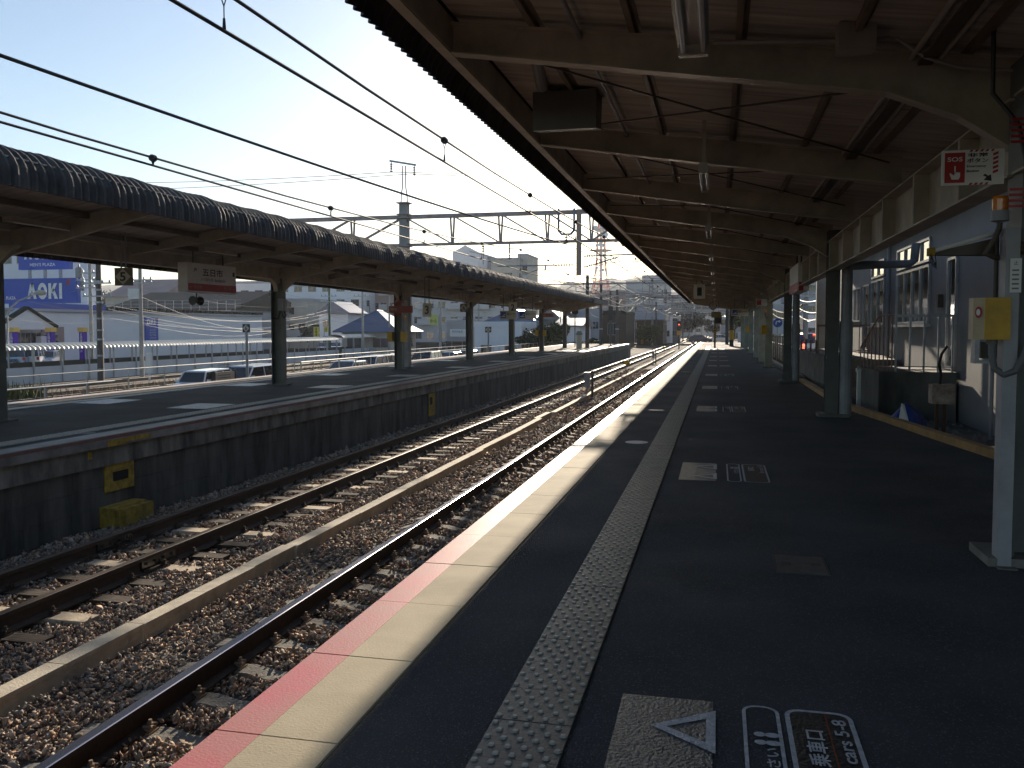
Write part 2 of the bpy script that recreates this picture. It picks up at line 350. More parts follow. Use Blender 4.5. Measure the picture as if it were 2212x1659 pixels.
# ballast stones
def stones():
    shapes = []
    ico_v = []; t = (1+5**.5)/2
    for a, b in ((1, t), (-1, t), (1, -t), (-1, -t)): ico_v += [(0, a, b), (a, b, 0), (b, 0, a)]
    import bmesh
    for k in range(5):
        bm = bmesh.new(); rr = np.random.default_rng(k)
        pts = rr.normal(size=(9, 3)); pts /= np.linalg.norm(pts, axis=1)[:, None]; pts *= rr.uniform(0.7, 1.15, (9, 1)); pts *= np.array([1.0, 0.7, 0.42])
        for p in pts: bm.verts.new(p)
        bmesh.ops.convex_hull(bm, input=bm.verts)
        bm.verts.ensure_lookup_table(); bm.verts.index_update()
        vs = np.array([v.co[:] for v in bm.verts]); fs = np.array([[v.index for v in f.verts] for f in bm.faces if len(f.verts) == 3])
        shapes.append((vs, fs)); bm.free()
    zones = [(-8.45, -1.75, 2.0, 9.0, 1250, 0.0245), (-8.45, -1.75, 9.0, 16.0, 640, 0.032), (-8.45, -1.75, 16, 30, 220, 0.048), (-8.45, -1.75, 30, 62, 75, 0.07)]
    V = []; F = []; off = 0
    for x0, x1, y0, y1, dens, r in zones:
        n = int((x1-x0)*(y1-y0)*dens)
        X = RNG.uniform(x0, x1, n); Y = RNG.uniform(y0, y1, n)
        # keep stones off the sleepers, the trough and the camera-hidden strip
        def on_sl(xc, half, ph, hw):
            k = np.abs((Y-ph+0.3) % 0.6-0.3) < hw
            return (np.abs(X-xc) < half) & k
        bad = (on_sl(-3.38, 1.02, 2.3, 0.125) | (on_sl(-6.93, 1.05, 2.5, 0.115))) & (RNG.random(n) > 0.01)
        bad |= np.abs(X+5.17) < 0.13
        for xr in (-3.9135, -2.8465, -6.4135, -7.4665): bad |= np.abs(X-xr) < 0.055
        X = X[~bad]; Y = Y[~bad]; n = len(X)
        Z = ZB+RNG.uniform(-0.035, 0.028, n)+0.02*np.sin(X*3.1)+0.015*np.sin(Y*2.3+X)
        Z += np.where(X < -7.7, 0.03*(np.clip(-7.7-X, 0, 1)), 0)
        S = r*np.exp(RNG.normal(size=n)*.32)
        q = RNG.normal(size=(n, 4)); q[:, 1:3] *= 0.6; q /= np.linalg.norm(q, axis=1)[:, None]
        w_, x_, y_, z_ = q.T
        R = np.stack([1-2*(y_**2+z_**2), 2*(x_*y_-z_*w_), 2*(x_*z_+y_*w_), 2*(x_*y_+z_*w_), 1-2*(x_**2+z_**2), 2*(y_*z_-x_*w_), 2*(x_*z_-y_*w_), 2*(y_*z_+x_*w_), 1-2*(x_**2+y_**2)], 1).reshape(n, 3, 3)
        kind = RNG.integers(0, 5, n)
        for k, (vs, fs) in enumerate(shapes):
            s = kind == k; m = s.sum()
            P = np.einsum('nij,vj->nvi', R[s], vs)*S[s][:, None, None]+np.stack([X[s], Y[s], Z[s]], 1)[:, None, :]
            V.append(P.reshape(-1, 3)); F.append((fs[None]+(np.arange(m)*len(vs))[:, None, None]+off).reshape(-1, 3)); off += m*len(vs)
    V = np.concatenate(V).astype(np.float32); F = np.concatenate(F).astype(np.int32)
    me = bpy.data.meshes.new('ballast'); me.vertices.add(len(V)); me.vertices.foreach_set('co', V.ravel())
    me.loops.add(F.size); me.loops.foreach_set('vertex_index', F.ravel())
    me.polygons.add(len(F)); me.polygons.foreach_set('loop_start', np.arange(0, F.size, 3, dtype=np.int32)); me.polygons.foreach_set('loop_total', np.full(len(F), 3, np.int32))
    me.update(calc_edges=True); me.materials.append(M_STONE)
    o = bpy.data.objects.new('ballast', me); COL.objects.link(o)
    tag(o, 'brown broken ballast stones lying between the rails', 'ballast', kind='stuff')
stones()

# ------------------------------------------------------------ rails and sleepers
def rail(x, label, top, y0=-6, y1=330):
    prof = [(-.0625, 0), (.0625, 0), (.0625, .012), (.012, .03), (.009, .105), (.0325, .118), (.0325, .150), (.026, .1535), (-.026, .1535), (-.0325, .150), (-.0325, .118), (-.009, .105), (-.012, .03), (-.0625, .012)]
    prof = [(a*1.35, b*1.25) for a, b in prof]; m = MB(); n = len(prof); zz = ZR-0.192
    va = [(x+p, y0, zz+q) for p, q in prof]+[(x+p, y1, zz+q) for p, q in prof]
    base = 0; m.poly(va, [])
    for i in range(n):
        m.f.append((i, i+n, (i+1) % n+n, (i+1) % n)); m.m.append(1 if i in (6, 7, 8) else 0)
    m.f.append(tuple(range(n))); m.m.append(0); m.f.append(tuple(reversed(range(n, 2*n)))); m.m.append(0)
    return tag(m.build('rail', [M_RUST, top], org=(x, 0, zz)), label, 'rail', 'railway rails')
rail(-3.9135, 'shiny steel rail nearest the pink platform edge, with a bright polished head', M_RAILTOP)
rail(-2.8465, 'steel rail tucked beneath the overhanging platform edge', M_RAILTOP)
rail(-6.4135, 'rusty rail beside the pale cable trough, nearer of the far track', M_RAILTOP2)
rail(-7.4665, 'rusty rail closest to the wall of the opposite platform', M_RAILTOP2)
def fastener_mb(x, y, z):
    m = MB(); m.box(x-.115, x+.115, y-.06, y+.06, z-.008, z+.006)
    for s in (-1, 1):
        m.box(x+s*.085-.022, x+s*.085+.022, y-.04, y+.04, z, z+.03)
        m.tube([(x+s*.05, y-.03, z+.04), (x+s*.115, y-.03, z+.045), (x+s*.115, y+.03, z+.045), (x+s*.05, y+.03, z+.04)], .011, 6)
        m.tube([(x+s*.085, y, z+.02), (x+s*.085, y, z+.085)], .013, 8); m.tube([(x+s*.085, y, z+.04), (x+s*.085, y, z+.062)], .022, 6)
    return m
def sleeper_conc():
    z = ZR-.192
    o = thing('sleeper', 'grey concrete sleeper under the platform-side track', 'sleeper', (-3.38, 2.3, z-.2), group='concrete sleepers of the near track')
    m = MB(); n = 12
    prof = []
    for i in range(n+1):
        x = -1.0+2.0*i/n; d = abs(abs(x)-.55); top = z-.006-(.035 if abs(x) < .25 else 0)-max(0, abs(x)-.75)*.16
        prof.append((x, top))
    vs = []; fs = []
    for x, t in prof:
        vs += [(-3.38+x, 2.3-.13, z-.18), (-3.38+x, 2.3-.095, t), (-3.38+x, 2.3+.095, t), (-3.38+x, 2.3+.13, z-.18)]
    for i in range(n):
        a = 4*i
        for j in range(3): fs.append((a+j, a+j+1, a+j+5, a+j+4))
    fs += [(0, 3, 2, 1), (4*n, 4*n+1, 4*n+2, 4*n+3)]
    m.poly(vs, fs); m.build('beam', M_SLEEP, o)
    for x in (-3.9135, -2.8465): fastener_mb(x, 2.3, z).build('rail_fastener', M_CLIP, o)
    return o
s0 = sleeper_conc()
for i in range(1, 190):
    if i < 60: dup(s0, (-3.38, 2.3+.6*i, s0.location.z))
    else:
        r = s0.copy(); COL.objects.link(r); r.location.y = 2.3+.6*i
        c = s0.children[0].copy(); COL.objects.link(c); c.parent = r
def sleeper_wood(mt, label, group, wd):
    z = ZR-.192
    o = thing('sleeper', label, 'sleeper', (-6.93, 2.5, z-.2), group=group)
    m = MB(); m.box(-6.93-1.04, -6.93+1.04, 2.5-wd/2, 2.5+wd/2, z-.16, z-.004); m.build('beam', mt, o)
    for x in (-6.4135, -7.4665): fastener_mb(x, 2.5, z).build('rail_fastener', M_RUST, o)
    return o
wA = sleeper_wood(M_SLEEPW, 'dark weathered wooden sleeper under the far track', 'dark sleepers of the far track', .2)
wB = sleeper_wood(M_SLEEPL, 'pale flat sleeper under the far track', 'pale sleepers of the far track', .22)
wB.location.y = 2.5+1.2
for i in range(1, 190):
    if i == 2: continue
    src = wB if i % 3 == 2 else wA
    if i < 60: dup(src, (-6.93, 2.5+.6*i, src.location.z))
    else:
        r = src.copy(); COL.objects.link(r); r.location.y = 2.5+.6*i
        c = src.children[0].copy(); COL.objects.link(c); c.parent = r
# fish plates at the joint of the far track
for x, lb in ((-6.4135, 'greasy bolted joint bar on the nearer rusty rail'), (-7.4665, 'greasy bolted joint bar on the rail by the platform wall')):
    m = MB(); yy = 9.05 if x > -7 else 9.65
    for s in (-1, 1):
        m.box(x+s*.014, x+s*.045, yy-.32, yy+.32, ZR-.135, ZR-.045); m.box(x+s*.014, x+s*.075, yy-.32, yy+.32, ZR-.16, ZR-.14)
        for k in range(4): m.tube([(x+s*.04, yy-.24+.16*k, ZR-.085), (x+s*.07, yy-.24+.16*k, ZR-.085)], .016, 6)
    tag(m.build('joint_bar', mat('greasy_steel', (.12, .12, .12), .22, .8)), lb, 'joint bar', 'rail joint bars')
# cable trough
m = MB(); y = -3
while y < 110:
    xo = -5.17+(0.03 if int(y/9) % 2 else 0)+.012*random.uniform(-1, 1)+(-.12 if 25 < y < 27 else 0)
    L = .998
    m.box(xo-.085, xo+.085, y, y+L-.012, -1.235+.004*random.random(), -1.20); m.box(xo-.07, xo+.07, y, y+L, -1.38, -1.236); y += L
tag(m.build('cable_trough', M_DUCT), 'long pale concrete cable trough lying between the two tracks', 'cable trough')
# lineside boxes and markers between the tracks
def line_box(x, y, label, h=1.0):
    o = thing('lineside_box', label, 'equipment box', (x, y, ZB), group='grey equipment boxes between the tracks')
    m = MB(); m.tube([(x-.1, y, ZB-.1), (x-.1, y, ZB+.55)], .035, 8); m.build('post', M_GALV, o)
    m = MB(); m.box(x-.2, x+.02, y-.12, y+.12, ZB+.42, ZB+h); m.box(x-.21, x+.03, y-.13, y+.13, ZB+h, ZB+h+.03); m.box(x-.19, x-.0, y-.125, y-.12, ZB+.5, ZB+h-.06); m.build('cabinet', M_GREY, o)
    m = MB(); m.bar((x+.12, y, ZB-.1), (x+.12, y, ZB+h+.1), .09, .09); m.build('stake', M_STEELD, o)
    return o
line_box(-5.12, 36.1, 'grey equipment box beside a dark stake, nearer of two between tracks')
line_box(-4.98, 72.5, 'grey equipment box on a post between the tracks, farther of the two')
def tri_marker(x, y, label):
    o = thing('track_marker', label, 'track marker', (x, y, ZB), group='yellow triangle markers between the tracks')
    m = MB(); m.tube([(x, y, ZB-.1), (x, y, ZB+.75)], .022, 8); m.build('post', M_GALV, o)
    m = MB(); m.prism([(x-.19, ZB+.98), (x-.19, ZB+.9), (x-.02, ZB+.66), (x+.02, ZB+.66), (x+.19, ZB+.9), (x+.19, ZB+.98)], 'y', y-.05, y-.03); m.build('plate', M_YEL, o)
    m = MB(); m.box(x-.22, x+.22, y-.028, y+.02, ZB+.76, ZB+.99); m.build('backing', M_DARK, o)
tri_marker(-5.15, 51.5, 'yellow inverted triangle marker on a thin post, nearer one between the tracks')
tri_marker(-5.3, 92, 'yellow triangle marker on a post, farther one between the tracks')

# ------------------------------------------------------------ near (right) platform
XE, YEND = -1.794, 98.0
m = MB(); m.box(XE+.09, 2.35, -12, YEND, ZL, -0.02)
tag(m.build('platform_body', M_CONC), kind='structure')
# asphalt sheet, following the yellow kerb on the right
kerb = [(3.95, -12), (3.9, 4), (3.6, 8), (3.12, 10.9), (2.84, 13.05), (2.6, 15.2), (2.34, 17.2), (2.26, 20), (2.26, 26), (2.3, 40), (2.2, 60), (2.2, YEND)]
m = MB(); vs = []; 
for x, y in kerb: vs += [(-1.33, y, 0.0), (x, y, 0.0), (-1.33, y, -.12), (x, y, -.62)]
fs = []
for i in range(len(kerb)-1):
    a = 4*i; fs += [(a, a+1, a+5, a+4), (a+1, a+3, a+7, a+5), (a, a+4, a+6, a+2)]
fs += [(4*(len(kerb)-1), 4*(len(kerb)-1)+1, 4*(len(kerb)-1)+3, 4*(len(kerb)-1)+2)]
m.poly(vs, fs); tag(m.build('platform_asphalt', M_ASPH, org=(0, 0, 0)), kind='structure')
# edge slabs: cream concrete with a pink painted outer band
mc = MB(); mp = MB(); y = -11.53
ms = MB()
while y < 97:
    L = .80; e = random.uniform(-.0015, .0015); sl = .004
    mc.box(-1.617, -1.312, y+.004, y+L-.004, -.14, .012+e)
    mp.box(XE, -1.6175, y+.004, y+L-.004, -.14, .0125+e)
    y += L
tag(mc.build('platform_edge_slabs', M_CREAM, org=(0, 0, 0)), 'cream concrete edge slabs of the near platform catching the sun', 'edge paving')
tag(mp.build('platform_edge_band', M_PINK, org=(0, 0, 0)), 'faded pink painted warning band along the very edge of the near platform', 'edge marking')
m = MB(); m.box(XE+.1, XE+.3, -12, 97, ZL, -.14); tag(m.build('platform_wall', M_CONCD), kind='structure')

def tactile(name, x0, x1, y0, y1, z, label, dots_to, r=.0125, stepy=.06, n=10, mt=M_TACT):
    o = thing(name, label, 'tactile paving', ((x0+x1)/2, y0, z), group=None)
    m = MB(); y = y0
    while y < y1:
        L = .3; m.box(x0, x1, y+.0015, y+L-.0015, z-.06, z+.008+random.uniform(-.001, .001)); y += L
    m.build('blocks', mt, o)
    m = MB(); w = x1-x0; cx = 5; y = y0
    while y < dots_to:
        for j in range(5):
            for i in range(5):
                px = x0+w*(i+.5)/5+(w/20 if j % 2 else -w/20); py = y+.3*(j+.5)/5; k = n if y < 9 else 6
                t = [2*pi*a/k for a in range(k)]
                vs = [(px+r*1.15*cos(a), py+r*1.15*sin(a), z+.007) for a in t]+[(px+r*.8*cos(a), py+r*.8*sin(a), z+.0135) for a in t]
                m.poly(vs, [(a, (a+1) % k, (a+1) % k+k, a+k) for a in range(k)]+[tuple(range(k, 2*k))])
        y += .3
    d = m.build('studs', mat('worn_stud', (.32, .30, .26), .45), o); d['kind'] = 'stuff'
    return o
tactile('tactile_strip', -.816, -.516, -1.0, 72.8, 0.004, 'grey brown studded tactile strip running along the near platform', 60)

# boarding marks painted on the asphalt
def board_mark(x0, yc, z, label, group, detail=2):
    o = thing('boarding_mark', label, 'boarding mark', (x0+.44, yc, z), group=group); h = .58; zz = z+.004
    def q(xa, xb, ya, yb, zq): return [(x0+xa, yc+ya, zq), (x0+xb, yc+ya, zq), (x0+xb, yc+yb, zq), (x0+xa, yc+yb, zq)]
    m = MB(); m.face(q(0, .36, -h, h, zz)); m.build('panel', M_PANELP, o)
    if detail < 1:
        m = MB(); m.face(q(.46, .87, -h, h, zz)); m.build('panel', mat('far_mark_paint', (.12, .125, .135), .5, 0, .3, 30), o); return o
    for s in (-1, 1):        # two hollow triangles pointing to the track
        m = MB(); c = s*.31; A = [(.13, c), (.37, c-.18), (.37, c+.18)]; B = [(.19, c), (.335, c-.10), (.335, c+.10)]
        vs = [(x0+a, yc+b, zz+.003) for a, b in A+B]; m.poly(vs, [(0, 1, 4, 3), (1, 2, 5, 4), (2, 0, 3, 5)]); m.build('triangle', M_PAINT2, o)
    def frame(xa, xb, ya, yb, wd, mt, rad=.06):
        m = MB(); pts = []
        for cx, cy, a0 in ((xb-rad, yb-rad, 0), (xa+rad, yb-rad, 90), (xa+rad, ya+rad, 180), (xb-rad, ya+rad, 270)):
            for k in range(5):
                a = radians(a0+22.5*k); pts.append((cx+rad*cos(a), cy+rad*sin(a), cx+(rad-wd)*cos(a), cy+(rad-wd)*sin(a)))
        n = len(pts); vs = [(x0+p[0], yc+p[1], zz+.001) for p in pts]+[(x0+p[2], yc+p[3], zz+.001) for p in pts]
        m.poly(vs, [(i, (i+1) % n, (i+1) % n+n, i+n) for i in range(n)]); m.build('frame', mt, o)
    frame(.47, .61, -h, h, .014, M_PAINT2 if detail > 1 else M_PAINT); frame(.63, .88, -h, h, .018, M_PAINT2)
    m = MB()
    m.text('乗車口', (x0+.76, yc+.12, zz+.003), (0, 1, 0), (-1, 0, 0), .28, .072)
    m.text('for cars 5-8', (x0+.85, yc-.0, zz+.003), (0, 1, 0), (-1, 0, 0), .51, .052)
    m.text('ください', (x0+.59, yc-.08, zz+.003), (0, 1, 0), (-1, 0, 0), .30, .048)
    m.build('lettering', M_PAINT2, o)
    if detail > 1:
        m = MB()
        for a in (-.026, .014):      # footprints
            for s in (0, 1):
                pts = [(.528+.024*cos(t)*(1.2 if s else .9)+(.045 if s else 0), .30+a*1.6+.020*sin(t)) for t in [2*pi*k/10 for k in range(10)]]
                m.face([(x0+p, yc+q_, zz+.003) for p, q_ in pts])
        m.build('footprints', M_PAINT2, o)
        m = MB(); m.face(q(.778, .784, -h+.02, h-.02, zz+.002)); m.build('divider', M_ORANGE, o)
        m = MB(); m.face(q(.645, .865, -h+.015, h-.015, zz+.0005)); m.build('dark_panel', mat('black_mark_panel', (.022, .022, .024), .5, 0, .3, 20, .4, 60), o)
    return o
GM = 'boarding marks painted on the near platform'
ys = [2.98, 9.4, 16.8, 22.9, 29.1, 36.2, 42.1, 48.0, 55.2, 62.2, 66.3]
for i, yy in enumerate(ys):
    lb = 'grey boarding mark with triangles and lettering cut by the bottom of the picture' if i == 0 else ('%s boarding mark along the near platform, counted away from the viewer' % ordinal(i))
    board_mark(-.36, yy, 0.0, lb, GM, 2 if i < 3 else (1 if i < 5 else 0))
# manhole, painted ellipses
o = thing('access_cover', 'rectangular metal cover set flush in the asphalt of the near platform', 'access cover', (.535, 5.8, 0))
m = MB(); m.box(.37, .69, 5.57, 6.02, -.02, .005); m.build('frame', mat('worn_cover_steel', (.10, .10, .10), .5, .5, .4, 12), o)
m = MB()
m.box(.385, .675, 5.59, 6.0, .005, .008)
m.build('plate', mat('worn_cover_plate', (.15, .15, .155), .45, .4, .4, 12), o)
m = MB()
for xx in (.44, .62): m.box(xx-.03, xx+.03, 5.76, 5.82, .008, .012)
m.build('handle', mat('worn_cover_steel', (.1, .1, .1)), o)
for i, (x, yy, lb) in enumerate([(-1.02, 11.62, 'pale painted oval on the asphalt between slab edge and tactile strip, nearest one'), (-1.07, 16.3, 'faint worn painted spot on the asphalt, second from the viewer'), (-1.06, 31.0, 'faint painted spot on the asphalt, third from the viewer')]):
    m = MB(); n = 28; m.face([(x+.15*cos(2*pi*k/n), yy+.16*sin(2*pi*k/n), .004) for k in range(n)])
    tag(m.build('painted_spot', M_PAINT2 if i == 0 else M_PANELP), lb, 'painted spot', 'painted spots on the near platform')
# yellow kerb
m = MB()
kk = [k for k in kerb if 4 <= k[1] <= 26]
for (xa, ya), (xb, yb) in zip(kk, kk[1:]):
    m.poly([(xa, ya, -.62), (xa+.13, ya, -.62), (xa+.13, ya, .10), (xa, ya, .10), (xb, yb, -.62), (xb+.13, yb, -.62), (xb+.13, yb, .10), (xb, yb, .10)],
           [(0, 1, 2, 3), (4, 7, 6, 5), (3, 2, 6, 7), (0, 3, 7, 4), (1, 5, 6, 2)])
tag(m.build('kerb', M_KERBY), kind='structure')
m = MB(); m.box(2.28, 2.45, 26.3, 60, 0, .12); tag(m.build('kerb', M_CONC), kind='structure')

# ------------------------------------------------------------ opposite (left) platform
m = MB()
PL = [(-20, -8.52), (60, -8.52), (66, -8.45), (90, -8.3)]
m.box(-14.0, -8.62, -20, 88, ZL, -.10)
tag(m.build('platform_body', M_CONCD), kind='structure')
m = MB(); m.box(-13.95, -8.9, -20, 88, -.10, -.05); tag(m.build('platform_asphalt', M_ASPH), kind='structure')
m = MB(); y = -20
while y < 88:
    m.box(-8.9, -8.50, y+.004, y+1.2, -.20, -.046); y += 1.2
tag(m.build('platform_coping', mat('dark_coping', (.24, .24, .245), .5, 0, .4, 2.2, .3, 30, col2=(.09, .09, .095), detail=8)), kind='structure')
m = MB(); m.box(-8.56, -8.497, -20, 66, -.09, -.042); tag(m.build('platform_edge_line', M_LINER), 'dull red painted line along the edge of the opposite platform', 'edge marking')
m = MB(); y = -20
while y < 88:
    m.box(-8.9, -8.56, y+.005, y+.9, -.48, -.2); y += .9
tag(m.build('platform_coping', M_CONCL), kind='structure')
m = MB(); m.prism([(-14.0, -.10), (-8.62, -.10), (-8.62, -1.5), (-14.0, -1.5)], 'y', 88, 90.5); tag(m.build('platform_ramp', M_CONC), kind='structure')
m = MB(); y = -20
while y < 88:
    m.box(-14.3, -13.955, y+.004, y+1.0, -.22, -.035); y += 1.0
tag(m.build('platform_edge_slabs', M_PINKL, org=(0, 0, 0)), 'sunlit pale pink slabs along the far edge of the opposite platform', 'edge paving')
# wall joints of the retaining wall: thin courses standing a little proud
m = MB(); y = -8; k = 0
for c in range(3):
    z1 = -.49-.29*c; y = -8+.45*(c % 2)
    while y < 80:
        L = random.uniform(.75, 1.05); d = random.uniform(0, .006)
        m.box(-8.62, -8.606+d, y+.003, y+L-.003, z1-.286, z1); y += L
tag(m.build('platform_wall', M_CONCD, org=(0, 0, 0)), kind='structure')
tactile('tactile_strip', -9.42, -9.12, 8.5, 72, -.046, 'pale studded strip along the track side of the opposite platform', 24, n=6, mt=mat('far_tactile', (.42, .39, .33), .6, 0, .3, 6))
tactile('tactile_strip', -13.3, -13.0, 12.5, 60, -.046, 'pale studded strip along the far side of the opposite platform', 13, n=6, mt=MATS['far_tactile'])
GL = 'boarding marks painted on the opposite platform'
def far_mark(x, y, lb):
    o = thing('boarding_mark', lb, 'boarding mark', (x, y, -.05), group=GL)
    m = MB(); m.face([(x-.43, y-.56, -.044), (x+.43, y-.56, -.044), (x+.43, y+.56, -.044), (x-.43, y+.56, -.044)]); m.build('panel', mat('bright_mark_paint', (.50, .51, .53), .45, 0, .5, 12, .6, 50, col2=(.24, .25, .26)), o)
for i, yy in enumerate([15.65, 21.65, 27.3, 33.6, 40.2, 46.5, 53.5, 60.5]): far_mark(-9.98, yy, '%s pale mark near the track side of the opposite platform, counted from the left' % ordinal(i))
for i, yy in enumerate([16.2, 21.9, 27.4, 34, 40.5]): far_mark(-12.55, yy, '%s pale mark near the far side of the opposite platform, counted from the left' % ordinal(i))
m = MB(); m.face([(-9.11+.16*cos(t), 11.2+.18*sin(t), -.044) for t in [2*pi*k/24 for k in range(24)]]); tag(m.build('painted_spot', mat('far_mark2', (.13, .14, .15), .6)), 'grey oval spot near the left edge of the opposite platform', 'painted spot')
# refuge holes with yellow surround, painted patch, yellow step
def refuge(y0, y1, z0, z1, hole, lb):
    o = thing('refuge_marking', lb, 'refuge recess', (-8.6, (y0+y1)/2, z0), group='yellow framed recesses in the platform wall')
    a, b, c, d = hole; m = MB(); X = -8.578
    m.box(-8.60, X, y0, a, z0, z1); m.box(-8.60, X, b, y1, z0, z1); m.box(-8.60, X, a, b, z0, c); m.box(-8.60, X, a, b, d, z1); m.build('painted_frame', M_YELW, o)
    m = MB(); m.box(-8.602, -8.592, a, b, c, d); m.build('slot_shade', mat('painted_hole_shade', (.012, .011, .01), .95), o)  # dark plate paints the shade inside the slot
refuge(10.97, 11.62, -.88, -.47, (11.14, 11.5, -.74, -.60), 'yellow painted frame round a slot in the opposite platform wall, the near one')
refuge(25.65, 26.25, -1.2, -.51, (25.72, 26.0, -.86, -.62), 'yellow painted recess in the opposite platform wall, the farther one')
m = MB()
m.box(-8.60, -8.35, 10.86, 11.6, -1.36, -1.07); m.box(-8.45, -8.27, 10.95, 11.64, -1.36, -1.10)
tag(m.build('step_block', M_YELW), 'worn yellow concrete step block at the foot of the opposite platform wall', 'step block')
m = MB()
m.box(-8.503, -8.492, 10.94, 11.92, -.17, -.11); m.box(-8.503, -8.492, 10.94, 11.35, -.20, -.165); m.box(-8.562, -8.553, 10.6, 10.68, -.34, -.23)
tag(m.build('painted_patch', M_YELW), 'flaking yellow paint patch on the lip of the opposite platform', 'painted patch')

# ------------------------------------------------------------ near canopy (over the viewer)
def sheet(xz, y0, y1, pitch, amp, name, mt, parent, thick=.008, seg=6, scal=0):
    # corrugated sheet: polyline xz extruded along y, waves along y displacing along the normal
    n = int((y1-y0)/pitch*seg)+1; P = len(xz)
    nrm = []
    for i in range(P):
        a = xz[max(i-1, 0)]; b = xz[min(i+1, P-1)]; dx, dz = b[0]-a[0], b[1]-a[1]; l = math.hypot(dx, dz); nrm.append((-dz/l, dx/l))
    Y = y0+np.arange(n)*pitch/seg; Wv = amp*np.sin(np.arange(n)*2*pi/seg)+scal*np.abs(np.sin(pi*Y/.94))+(scal*.35*np.sin(Y*1.7+np.sin(Y*.9)*2) if scal else 0)
    V = np.zeros((n, P*2, 3))
    for i, (x, z) in enumerate(xz):
        for k, t in ((0, 0), (1, -thick)):
            V[:, i+k*P, 0] = x+nrm[i][0]*(Wv+t); V[:, i+k*P, 1] = Y; V[:, i+k*P, 2] = z+nrm[i][1]*(Wv+t)
    V = V.reshape(-1, 3)-np.array(wl(parent)); F = []
    for j in range(n-1):
        a = j*2*P; b = a+2*P
        for i in range(P-1):
            F.append((a+i, a+i+1, b+i+1, b+i)); F.append((a+P+i, b+P+i, b+P+i+1, a+P+i+1))
        F.append((a, b, b+P, a+P)); F.append((a+P-1, a+2*P-1, b+2*P-1, b+P-1))
    me = bpy.data.meshes.new(name); me.from_pydata(V.tolist(), [], F); me.materials.append(mt); me.update()
    o = bpy.data.objects.new(name, me); COL.objects.link(o); o.parent = parent; return o
CY0, CY1 = -3.4, 78.0
can = thing('platform_canopy', 'brown steel canopy with corrugated eave covering the near platform', 'canopy', (0, 0, 0))
def zb(x): return 3.86-.137*(x+2)       # underside of the boards
sheet([(-2.37, 3.62), (-2.36, 3.70), (-2.30, 3.80), (-2.2, 3.87), (-2.0, 3.925), (0.3, zb(.3)+.06), (2.75, zb(2.75)+.06)], CY0, CY1, .13, .024, 'roof_sheet', M_SHEET, can)
m = MB(); m.poly([(-1.96, CY0, zb(-1.96)), (2.7, CY0, zb(2.7)), (2.7, CY1, zb(2.7)), (-1.96, CY1, zb(-1.96)), (-1.96, CY0, zb(-1.96)+.02), (2.7, CY0, zb(2.7)+.02), (2.7, CY1, zb(2.7)+.02), (-1.96, CY1, zb(-1.96)+.02)],
                 [(0, 1, 2, 3), (7, 6, 5, 4), (0, 3, 7, 4), (1, 5, 6, 2), (0, 4, 5, 1), (3, 2, 6, 7)]); m.build('soffit', M_BOARD, can)
m = MB(); m.box(-2.06, -1.98, CY0, CY1, 3.57, 3.585); m.box(-1.985, -1.975, CY0, CY1, 3.585, 3.83); m.box(-2.06, -1.98, CY0, CY1, 3.83, 3.842); m.build('eave_beam', M_STEEL, can)
m = MB(); m.box(2.62, 2.7, CY0, CY1, 2.82, 3.2); m.build('eave_beam', M_STEELD, can)
# rafters
def tap(m, y, w, pts_top, pts_bot):
    n = len(pts_top); vs = []
    for yy in (y-w/2, y+w/2):
        vs += [(x, yy, z) for x, z in pts_top]+[(x, yy, z) for x, z in pts_bot]
    fs = []; N = 2*n
    for i in range(n-1):
        fs += [(i, i+1, n+i+1, n+i), (N+i, N+n+i, N+n+i+1, N+i+1), (i, N+i, N+i+1, i+1), (n+i, n+i+1, N+n+i+1, N+n+i)]
    fs += [(0, n, N+n, N), (n-1, N+n-1, N+2*n-1, 2*n-1)]
    m.poly(vs, fs)
PY = [6.25, 15.88, 25.7, 34.9, 40.1, 45.8, 53.4, 62, 71.2]
RAF = [0.1, 3.3, 6.5, 9.9, 13.15, 16.0, 19.3, 22.5, 25.7, 28.8, 31.9, 34.9, 37.5, 40.1, 43, 45.8, 49.6, 53.4, 57.7, 62, 66.6, 71.2, 75, 77.9]
for y in RAF:
    m = MB(); main = any(abs(y-p) < .4 for p in PY) or y < 1
    xs = [-1.97, -.5, 1.1, 1.55, 1.9] if main else [-1.97, -.5, 1.1, 1.84]
    bot = [3.565, 3.335, 3.085, 2.90, 2.66] if main else [3.565, 3.335, 3.085, 2.99]
    top = [zb(x)-.075 for x in xs]
    tap(m, y, .014, list(zip(xs, top)), list(zip(xs, [b+.01 for b in bot])))
    for a, b in zip(range(len(xs)-1), range(1, len(xs))):
        m.poly([(xs[a], y-.06, bot[a]), (xs[b], y-.06, bot[b]), (xs[b], y+.06, bot[b]), (xs[a], y+.06, bot[a]), (xs[a], y-.06, bot[a]+.012), (xs[b], y-.06, bot[b]+.012), (xs[b], y+.06, bot[b]+.012), (xs[a], y+.06, bot[a]+.012)],
               [(0, 3, 2, 1), (4, 5, 6, 7), (0, 1, 5, 4), (2, 3, 7, 6), (1, 2, 6, 5), (0, 4, 7, 3)])
        m.poly([(xs[a], y-.06, top[a]), (xs[b], y-.06, top[b]), (xs[b], y+.06, top[b]), (xs[a], y+.06, top[a]), (xs[a], y-.06, top[a]+.012), (xs[b], y-.06, top[b]+.012), (xs[b], y+.06, top[b]+.012), (xs[a], y+.06, top[a]+.012)],
               [(0, 3, 2, 1), (4, 5, 6, 7), (0, 1, 5, 4), (2, 3, 7, 6)])
    m.build('rafter', M_STEEL, can)
